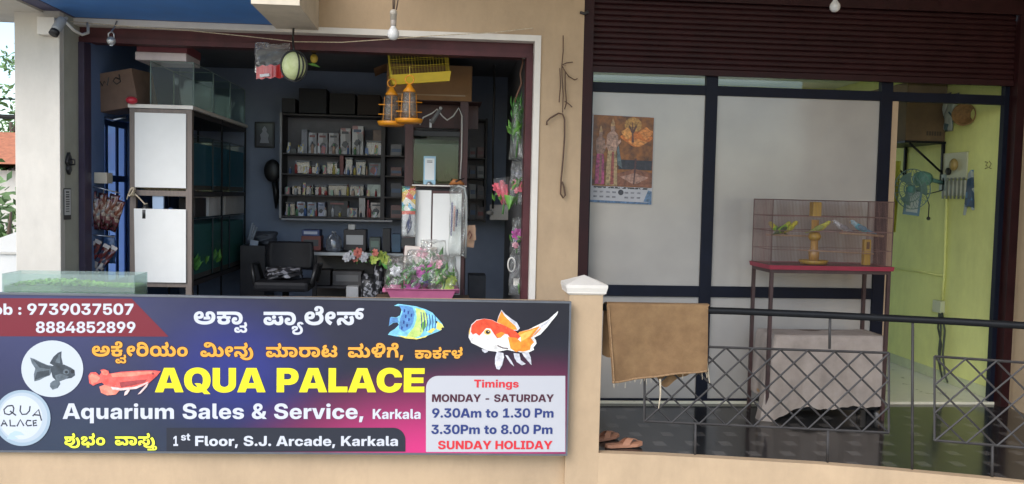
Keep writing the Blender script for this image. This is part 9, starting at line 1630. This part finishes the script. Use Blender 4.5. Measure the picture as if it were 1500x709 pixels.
def bird(label, px, py, Y, heading, c_body, c_head, c_wing, s=1.0, tilt=0.0):
    c = P(px, py, Y)
    t = thing('budgerigar', label, 'bird', tuple(c))
    spine = [(-.105, -.085, .003), (-.075, -.06, .008), (-.045, -.034, .016), (-.018, -.008, .024), (.004, .016, .026), (.018, .038, .022), (.026, .054, .018), (.034, .068, .0185), (.042, .078, .0165), (.050, .082, .010), (.058, .076, .005), (.060, .066, .0015)]
    mb = MB(); n = 12
    ps = [Vector((a, 0, b_)) * s for a, b_, r in spine]; V = []
    for i, p in enumerate(ps):
        d = (ps[min(i+1, len(ps)-1)] - ps[max(i-1, 0)]).normalized(); u = Vector((0, 1, 0)); w2 = d.cross(u)
        for k in range(n):
            a = 2*math.pi*k/n; V.append(p + (u * math.cos(a) * .92 + w2 * math.sin(a)) * spine[i][2] * s)
    mb.v = V
    for i in range(len(ps)-1):
        mi = 2 if i < 2 else (0 if i < 5 else (1 if i < 9 else 3))
        for k in range(n): mb.f.append([i*n+k, i*n+(k+1)%n, (i+1)*n+(k+1)%n, (i+1)*n+k]); mb.mi.append(mi); mb.sm.append(True)
    mb.f += [list(range(n)), [(len(ps)-1)*n + k for k in range(n)]]; mb.mi += [2, 3]; mb.sm += [False, False]
    cm = [mat('plumage', q, .7, vary=.3, scale=60) for q in (c_body, c_head, c_wing)] + [flat('beak', (.35, .26, .14), .4)]
    off = t.location.copy(); t.location = (0, 0, 0)
    body = mb.build('body', cm, t)
    for sg in (-1, 1):
        MB().ball((-.018*s, sg*.021*s, .0*s), .034*s, 10, 8, (1.25, .22, .62), rot=(0, math.radians(-42), 0)).build('wing', cm[2], t)
        MB().ball((.041*s, sg*.0145*s, .077*s), .0032*s, 8, 6).build('eye', C['black'], t)
        MB().tube([(.0, sg*.010*s, -.014*s), (.006*s, sg*.010*s, -.034*s)], .0026*s, 6).build('foot', flat('bird_foot', (.4, .25, .2), .6), t)
    t.location = off; t.rotation_euler = (0, tilt, heading)
Gb, Yb_, Wb = (.20, .38, .035), (.52, .46, .05), (.12, .20, .04)
bird('green budgerigar leftmost of the three huddled on the left perch', 1137, 337, Ym, math.radians(200), Gb, Yb_, (.10, .15, .05), 0.97, .38)
bird('dark winged green budgerigar in the middle of the three on the left perch', 1147, 337, Ym - .03, math.radians(25), Gb, (.40, .42, .05), (.05, .09, .04), 0.99, .38)
bird('bright yellow budgerigar rightmost of the three on the left perch', 1156, 336, Ym + .01, math.radians(15), (.50, .46, .04), Yb_, (.36, .38, .05), 0.99, .38)
bird('yellow green budgerigar perched against the yellow tube feeder', 1202, 335, Ym - .07, math.radians(-15), (.42, .40, .05), (.46, .44, .07), (.22, .25, .06), 0.92, .38)
bird('pale grey budgerigar facing left on the right perch', 1233, 334, Ym, math.radians(170), (.40, .39, .40), (.46, .45, .46), (.20, .19, .20), 0.92, .38)
bird('light blue budgerigar facing left on the right perch', 1260, 335, Ym, math.radians(155), (.10, .34, .40), (.30, .44, .50), (.10, .18, .24), 0.97, .38)

# cloth covered trolley under the cage
Yq0, Yq1 = 6.50, 6.84
qx0, qx1 = Xof(1133, Yq0, 520), Xof(1294, Yq0, 520)
qz = Zof(1210, 492, Yq0)
tl = thing('trolley', 'low steel trolley on castors with wooden shelf under the cage stand', 'trolley', ((qx0+qx1)/2, (Yq0+Yq1)/2, 0))
for x in (qx0 + .01, qx1 - .035):
    for y in (Yq0 + .01, Yq1 - .035):
        MB().box((x, y, .065), (x + .025, y + .025, qz - .012)).build('post', C['black_steel'], tl)
        cs = MB().box((x + .002, y + .002, .05), (x + .024, y + .024, .064)).build('castor', C['steel'], tl)
        MB().lathe([(0, -.011), (.024, -.011), (.026, -.005), (.026, .005), (.024, .011), (0, .011)], 16, (1, 0, 0), (x + .013, y + .013, .0265)).build('wheel', mat('castor_rubber', (.16, .16, .165), .4), cs)
MB().box((qx0, Yq0 + .005, qz - .012), (qx1, Yq1, qz - .002)).build('top_board', C['brown'], tl)
zsh = Zof(1105, 565, Yq1)
MB().box((qx0 - .03, Yq0 + .04, zsh - .02), (qx1 - .036, Yq1 - .036, zsh)).build('wooden_shelf', mat('pine_board', (.32, .19, .09), .7, vary=.2), tl)
MB().box((qx0, Yq0 + .006, .072), (qx1, Yq0 + .026, .097)).build('lower_bar', C['black_steel'], tl)
hz = Zof(1210, 597, Yq0)
path = []
def seg(a, b_, n): 
    for i in range(n): path.append(Vector(a).lerp(Vector(b_), i / n))
e = .012
seg((qx0 - e, Yq1, 0), (qx0 - e, Yq0 - e + .03, 0), 14); seg((qx0 - e, Yq0 - e + .03, 0), (qx0 - e + .03, Yq0 - e, 0), 5)
seg((qx0 - e + .03, Yq0 - e, 0), (qx1 + e - .02, Yq0 - e, 0), 34); seg((qx1 + e - .02, Yq0 - e, 0), (qx1 + e, Yq0 - e + .02, 0), 4)
seg((qx1 + e, Yq0 - e + .02, 0), (qx1 + e, Yq1, 0), 12); path.append(Vector((qx1 + e, Yq1, 0)))
npth = len(path) - 1; ctr_ = Vector(((qx0+qx1)/2, (Yq0+Yq1)/2 + .05, 0))
def cloth(u, v):
    i = min(int(u * npth + .5), npth); p = path[i]; a = path[max(0, i-1)]; b_ = path[min(npth, i+1)]
    tg_ = (b_ - a).normalized(); nn = Vector((tg_.y, -tg_.x, 0)); 
    if nn.dot(p - ctr_) < 0: nn = -nn
    if v < .35:
        f = v / .35; q = ctr_.lerp(p, f); return Vector((q.x, q.y, qz + .003 + .006 * math.sin(q.x * 23 + q.y * 11) * math.sin(q.y * 31) * (1 - f) + .004 * math.sin(math.pi * f)))
    f = (v - .35) / .65
    cn = math.exp(-((i - 16) / 6.0) ** 2); left = 1 if i < 13 else 0
    hem = hz - .13 * cn + .009 * math.sin(i * .47 + .6) + .006 * math.sin(i * 1.31) + .02 * max(0, (i - 40) / 12) + (.05 if i < 8 else 0)
    fold = (.009 * math.sin(i * .37 + 2 * f) + .007 * math.sin(i * .83 + 1 - f) + .004 * math.sin(i * 1.9 + 3 * f)) * f ** .7 + .006 * math.sin(f * 9 + i * .3) * f + .05 * cn * f
    return Vector((p.x, p.y, qz + .003)) + nn * (.006 + fold + .018 * f) + Vector((-.05 * cn * f, 0, -(qz - hem) * f))
CL = mat('faded_mauve_cloth', (.31, .265, .235), .9, vary=.16, scale=7, bump=.25, bscale=160, wear=(.25, .20, .18), wear_amt=.68, wear_scale=7)
tag(MB().grid(cloth, npth, 26).build('cloth', CL, None, weld=False), 'faded greyish cloth draped over the trolley below the bird cage', 'cloth')

# ---------------------------------------------------------------- sack on the railing, slippers
def jute():
    m, t, b = _new('woven_jute'); N, L = t.nodes, t.links; tc = N.new('ShaderNodeTexCoord')
    n1 = N.new('ShaderNodeTexNoise'); n1.inputs['Scale'].default_value = 5; n1.inputs['Detail'].default_value = 8; n1.inputs['Roughness'].default_value = .7; L.new(tc.outputs['Object'], n1.inputs[0])
    rp = N.new('ShaderNodeValToRGB'); rp.color_ramp.elements[0].position = .3; rp.color_ramp.elements[1].position = .7; rp.color_ramp.elements[0].color = (.19, .105, .048, 1); rp.color_ramp.elements[1].color = (.33, .20, .095, 1)
    L.new(n1.outputs[0], rp.inputs[0]); hs = []
    for ax in ('X', 'Z'):
        wv = N.new('ShaderNodeTexWave'); wv.bands_direction = ax; wv.inputs['Scale'].default_value = 55; wv.inputs['Distortion'].default_value = 2.5; wv.inputs['Detail Scale'].default_value = 3; L.new(tc.outputs['Object'], wv.inputs[0]); hs.append(wv.outputs['Fac'])
    ad = N.new('ShaderNodeMath'); ad.operation = 'ADD'; L.new(hs[0], ad.inputs[0]); L.new(hs[1], ad.inputs[1])
    mx = N.new('ShaderNodeMix'); mx.data_type = 'RGBA'; mx.blend_type = 'MULTIPLY'; mr = N.new('ShaderNodeMapRange'); mr.inputs[2].default_value = 2; mr.inputs[3].default_value = .72; mr.inputs[4].default_value = 1.1
    L.new(ad.outputs[0], mr.inputs[0]); mx.inputs[0].default_value = 1; L.new(rp.outputs[0], mx.inputs[6]); L.new(mr.outputs[0], mx.inputs[7]); L.new(mx.outputs[2], b.inputs['Base Color'])
    bp = N.new('ShaderNodeBump'); bp.inputs['Strength'].default_value = .5; bp.inputs['Distance'].default_value = .004; L.new(ad.outputs[0], bp.inputs['Height']); L.new(bp.outputs[0], b.inputs['Normal']); b.inputs['Roughness'].default_value = .95
    return m
JU = jute()
sk = thing('gunny_sack', 'brown jute sack hung over the black railing beside the post', 'sack', tuple(rail_pt(962, 450)))
def sackf(u, v):
    if v < .62:       # front fall
        f = 1 - v / .62; pa = 888 + 149 * u + (8 * f * (1 - u)) - 1.5 * f * u; pt = 443.5 + 2.5 * u; pb = 560 - 17 * u + 1.2 * math.sin(u * 7) + .8 * math.sin(u * 16)
        q = rail_pt(pa, pt + (pb - pt) * f, .012); 
        return q + Vector((0, -.016 * math.sin(u * 8 + f * 2.5) * f ** .7 - .006 * math.sin(u * 17 - f * 4) * f - .012 * f * math.sin(f * 3 + u * 5) - .006, 0))
    f = (v - .62) / .38
    if f < .25:       # over the rail
        a = f / .25 * math.pi; q = rail_pt(888 + 149 * u, 443.5 + 2.5 * u, .05); return q + Vector((0, -.038 * math.cos(a), .006 * math.sin(a)))
    f = (f - .25) / .75
    q = rail_pt(886 + 149 * u, 443.5 + 2.5 * u, .05); dr = .36 + .20 * math.exp(-((u - .68) / .22) ** 2)
    return q + Vector((0, .045 + .014 * math.sin(u * 9 + f * 3) * f, -dr * f * (1 + .05 * math.sin(u * 23))))
MB().grid(sackf, 40, 50).build('cloth', JU, sk, weld=False)
hm = MB(); hm.tube([sackf(u / 30, 0) + Vector((0, -.004, .004)) for u in range(31)], .007, 6); hm.tube([sackf(0.02, .62 * k / 20) + Vector((0, -.006, 0)) for k in range(20)], .005, 6)
hm.build('stitched_hem', mat('jute_hem', (.27, .165, .085), .95, vary=.3, scale=80), sk)
th = MB(); random.seed(71)
for k in range(14):
    u = rnd(0, 1); p = sackf(u, 0); l = rnd(.015, .05); th.tube([p, p + Vector((rnd(-.01, .01), -.004, -l))], .0012, 4)
p = rail_pt(967, 555, .03); th.tube([p, p + Vector((.006, 0, -.10)), p + Vector((-.004, 0, -.20))], [.007, .005, .003], 5)
for k in range(2): p = rail_pt(1034 + k * 2, 520 + 8 * k, .02); th.tube([p, p + Vector((.01, 0, -.07)), p + Vector((.015 + .006 * k, 0, -.15))], .0022, 4)
th.build('loose_threads', C['rope'], sk)

SL = mat('tan_slipper_rubber', (.36, .17, .10), .6, vary=.2)
def slipper(label, px, py, rz, s=1.0):
    q = PZ(px, py, 0)
    t = thing('slipper', label, 'slipper', (0, 0, 0))
    out = [(.135, .0), (.125, .032), (.085, .045), (.03, .042), (-.04, .034), (-.10, .035), (-.13, .022), (-.137, 0), (-.13, -.022), (-.10, -.035), (-.04, -.032), (.03, -.036), (.085, -.042), (.125, -.028)]
    MB().prism(out, lambda u, v, tt: Vector((u*s, v*s, tt + .012 * max(0, u / .135) ** 2 * (1 if tt > 0 else 0))), .002, .024).build('sole', SL, t, bevel=.004)
    for sg in (-1, 1):
        a0, a1 = Vector((-.01, sg*.036, .022)), Vector((.062, sg*.008, .052))
        MB().grid(lambda u, v: (Vector((-.03 + .055*v, sg*.038, .020)).lerp(Vector((.05 + .05*v, -sg*.012, .058 - .012*v)), u) + Vector((0, 0, .022 * math.sin(math.pi * u)))) * s, 8, 5).build('strap', SL, t)
    t.location = (q.x, q.y, .001); t.rotation_euler = (0, 0, rz)
slipper('tan slipper with crossed straps lying nearer the railing', 914, 655, math.radians(8))
slipper('tan slipper half hidden behind the white capped post', 884, 645, math.radians(30))

# ---------------------------------------------------------------- lit green room
def gw(px, py, off=0.0): return PXc(px, py, XR - .002 - off)
q0, q1 = gw(1370, 200), gw(1356, 205)
ysa, ysb = 7.95, 8.75
zsf2 = Zof(1335, 206, ysa)
sf = thing('wall_shelf', 'dark bracketed shelf high on the lime green wall', 'shelf', (XR - .2, 8.3, zsf2))
MB().box((XR - .42, ysa, zsf2 - .02), (XR - .003, ysb, zsf2)).build('board', C['black_steel'], sf)
for y in (ysa + .02, ysb - .1): MB().tube([(XR - .36, y, zsf2 - .022), (XR - .02, y, zsf2 - .30)], .012, 6).build('bracket', C['black_steel'], sf); MB().box((XR - .03, y - .012, zsf2 - .38), (XR - .004, y + .012, zsf2 - .021)).build('upright', C['black_steel'], sf)
zbt = Zof(1335, 135, ysa) + .1
wb = thing('wooden_box', 'brown wooden storage box on the bracketed shelf', 'box', (XR - .22, 8.3, zsf2))
MB().box((XR - .41, ysa + .01, zsf2 + .001), (XR - .01, ysb - .02, zbt)).build('body', mat('old_brown_box', (.13, .085, .045), .8, vary=.2, scale=5), wb, bevel=.006)
pl = MB()
for k in range(6): 
    xx = XR - .20 + k * .026; pl.box((xx, ysa + .0078, zsf2 + .055), (xx + .018, ysa + .0092, zsf2 + .095))
pl.build('faded_lettering', flat('faded_print', (.05, .035, .025), .7), wb)
# wall fan
fcn = gw(1336, 278, .26); fy = 7.82
fcn = P(1336, 277, fy)
fn_ = thing('wall_fan', 'teal and white wall fan with round wire guard on green wall', 'fan', tuple(fcn))
ax = Vector((-.90, -.42, -.05)).normalized()
Rq = ax.to_track_quat('Z', 'Y').to_matrix()
gd = MB()
for s_, zz_ in ((1, .035), (-1, -.035)):
    for k in range(28):
        a = 2*math.pi*k/28; gd.tube([fcn + Rq @ Vector((r*math.cos(a), r*math.sin(a), zz_ * z_)) for r, z_ in ((.03, 1), (.10, .9), (.16, .5), (.19, 0))], .002, 3, cap=False)
for r, z_ in ((.19, 0), (.12, .028), (.06, .034)): gd.tube([fcn + Rq @ Vector((r*math.cos(k*.21), r*math.sin(k*.21), z_)) for k in range(30)], .005, 4, closed=True)
gd.build('guard', flat('grey_green_guard', (.15, .24, .22), .4), fn_, weld=False)
for k in range(3):
    a = k * 2.094; bl_ = MB()
    bl_.grid(lambda u, v: fcn + Rq @ Vector(((.03 + .13*u) * math.cos(a + (v-.5)*.9*(.5+u*.5)), (.03 + .13*u) * math.sin(a + (v-.5)*.9*(.5+u*.5)), .02*(v-.5))), 6, 6); bl_.build('blade', flat('blade_green', (.17, .27, .24), .35), fn_)
MB().lathe([(0, .04), (.035, .035), (.04, .0), (.03, -.02), (0, -.02)], 16, ax, fcn).build('hub', flat('hub_teal', (.12, .30, .27), .4), fn_)
mc = P(1350, 262, fy + .06)
MB().lathe([(0, -.10), (.06, -.09), (.075, -.02), (.07, .04), (.05, .07), (0, .08)], 18, ax, mc).build('motor', flat('motor_teal', (.13, .30, .26), .4), fn_)
MB().tube([mc - ax * .08, Vector((XR - .03, fy + .12, mc.z - .03))], .02, 8).build('arm', flat('arm_teal', (.10, .22, .19), .4), fn_)
MB().box((XR - .03, fy + .07, mc.z - .11), (XR - .003, fy + .17, mc.z + .05)).build('wall_plate', flat('plate_grey', (.2, .25, .22), .4), fn_, bevel=.005)
MB().tube([Vector((XR - .02, fy + .1, mc.z - .1)), P(1356, 285, fy + .1), P(1361, 300, fy + .1), P(1360, 318, fy + .1)], .005, 6).build('cord', C['black'], fn_)
MB().ball(P(1360, 320, fy + .1), .018, 10, 8).build('plug', C['black'], fn_)
x0_, x1_, z0_, z1_ = at_front(1324, 276, 1350, 315, fy + .25)
pk = thing('wall_poster', 'pale blue and white sheet hanging behind the wall fan', 'poster', ((x0_+x1_)/2, fy + .25, z0_))
MB().box((x0_, fy + .25, z0_), (x1_, fy + .254, z1_), rot=(0, .10, 0)).build('sheet', flat('sheet_blue', (.14, .24, .34), .5), pk)
MB().box((x0_ + .025, fy + .247, z0_ + .03), (x1_ - .025, fy + .249, z1_ - .03), rot=(0, .10, 0)).build('white_area', flat('sheet_white', (.45, .5, .5), .5), pk)
yb_ = thing('hanging_cloth', 'yellow green cloth hanging at the left of the wall fan', 'cloth', tuple(P(1310, 290, 8.1)))
MB().grid(lambda u, v: P(1304 + 16 * u * (1 - .5 * v), 236 + 104 * v, 8.15 + .03 * math.sin(u * 9 + v * 3)), 8, 14).build('cloth', mat('yellow_cloth', (.40, .40, .05), .8, vary=.2), yb_)
# switch boards
def wall_panel(px0, py0, px1, py1, th_=.012):
    a, b_ = gw(px0, py1), gw(px1, py0); return min(a.y, b_.y), max(a.y, b_.y), a.z, b_.z
y0_, y1_, z0_, z1_ = wall_panel(1383, 262, 1417, 225)
sb = thing('switch_board', 'white switch board with socket, adapter and row of switches', 'switch board', (XR - .01, (y0_+y1_)/2, z0_))
MB().box((XR - .016, y0_, z0_), (XR - .001, y1_, z1_)).build('back_plate', flat('cream_board', (.52, .52, .36), .45), sb, bevel=.003)
ya_, yb2, za2, zb2 = wall_panel(1383, 287, 1417, 265)
MB().box((XR - .024, ya_, za2), (XR - .001, yb2, zb2)).build('switch_plate', flat('white_board', (.62, .62, .52), .4), sb, bevel=.003)
for k in range(6):
    yy = ya_ + (yb2 - ya_) * (k + .5) / 6; MB().box((XR - .030, yy - .014, za2 + .028), (XR - .0245, yy + .014, zb2 - .028)).build('switch', flat('switch_grey', (.16, .17, .13), .4), sb)
yy = y0_ + (y1_ - y0_) * .42
MB().ball((XR - .04, yy, (z0_ + z1_)/2 + .01), .045, 14, 10, (.8, 1.0, 1.3)).build('adapter', flat('adapter_ochre', (.34, .24, .08), .4), sb)
MB().lathe([(0, 0), (.035, 0), (.035, .02), (0, .024)], 14, (-1, 0, 0), (XR - .017, yy + .10, (z0_+z1_)/2 - .05)).build('dark_knob', C['black'], sb)
y0_, y1_, z0_, z1_ = wall_panel(1418, 303, 1428, 254)
pk = thing('wall_packet', 'blue and silver packet hung right of the switch board', 'packet', (XR - .01, (y0_+y1_)/2, z0_))
MB().prism([(y0_, z1_ - .03), (y0_ + .02, z1_), (y1_ - .02, z1_), (y1_, z1_ - .08), ((y0_+y1_)/2 + .02, z0_), ((y0_+y1_)/2 - .02, z0_ + .03)], lambda u, v, t: Vector((t, u, v)), XR - .03, XR - .003).build('pouch', spotted('blue_packet_print', [(.03, .08, .20), (.06, .16, .30), (.30, .34, .36), (.03, .06, .12)], 14, .3), pk)
bc_ = gw(1413, 168, .05)
bs = thing('wall_basket', 'round brown woven basket hung high on the green wall', 'basket', tuple(bc_))
MB().lathe([(0, -.05), (.06, -.045), (.098, -.02), (.105, .03), (.095, .03), (.085, -.01), (.05, -.03), (0, -.035)], 24, (-.75, -.66, 0), bc_).build('bowl', mat('woven_brown', (.26, .15, .06), .85, vary=.3, scale=40, bump=.5, bscale=120), bs)
MB().tube([bc_ + Vector((0, 0, .095)), bc_ + Vector((.03, 0, .17))], .004, 5).build('hanger', C['black'], bs)
for k, (pa, pb, lb) in enumerate(((1372, 1384, 'silver blue packet hanging left of the woven basket'), (1385, 1396, 'silver blue packet hanging next to the woven basket'))):
    y0_, y1_, z0_, z1_ = wall_panel(pa, 196 - 4 * k, pb, 140)
    t = thing('foil_packet', lb, 'packet', (XR - .03, (y0_+y1_)/2, z0_))
    mb = MB()
    for sg in (0, 1): mb.grid(lambda u, v: Vector((XR - .012 - (.045 * (math.sin(math.pi*u) * math.sin(math.pi*v)) ** .5 if sg and 0 < u < 1 and 0 < v < 1 else 0) - .006 * math.sin(17*v + 5*u + k), y0_ + (y1_-y0_)*u - .10 * (1-v), z0_ + (z1_-z0_)*v)), 8, 12)
    mb.build('pouch', spotted('foil_print', [(.10, .18, .22), (.34, .38, .38), (.05, .10, .14), (.42, .46, .44)], 12, .2, coat=.6), t)
cd_ = thing('conduit', 'lime painted conduit running down to a white junction box', 'conduit', tuple(gw(1386, 360)))
MB().tube([gw(1386, 288, .012), gw(1385, 340, .012), gw(1383, 400, .012), gw(1380, 440, .012)], .013, 8).build('pipe', C['green_wall'], cd_)
MB().tube([gw(1304, 392, .01), gw(1342, 397, .01), gw(1381, 404, .01)], .010, 6).build('branch_pipe', C['green_wall'], cd_)
y0_, y1_, z0_, z1_ = wall_panel(1373, 459, 1384, 439)
MB().box((XR - .05, y0_, z0_), (XR - .002, y1_, z1_)).build('junction_box', flat('box_cream', (.5, .52, .34), .45), cd_, bevel=.004)
CB = mat('dark_cable', (.04, .05, .04), .5)
for k, pts in enumerate((((1376, 458), (1374, 480), (1379, 505), (1375, 530), (1380, 553)), ((1380, 458), (1384, 485), (1381, 520), (1384, 548), (1388, 560)), ((1378, 459), (1378, 490), (1375, 515), (1378, 545)))):
    MB().tube([gw(px, py, .03 + .01 * k) for px, py in pts], .009, 6).build('cable', CB, cd_)
sc_ = MB()
for pts in (((1443, 237), (1447, 238), (1444, 242), (1448, 245), (1443, 247)), ((1449, 236), (1452, 240), (1449, 246), (1452, 247))):
    sc_.tube([gw(px, py, .001) for px, py in pts], .005, 4)
tag(sc_.build('wall_scribble', flat('pencil_brown', (.28, .26, .10), .8)), 'small brown pencil scribble on the green wall', 'scribble')
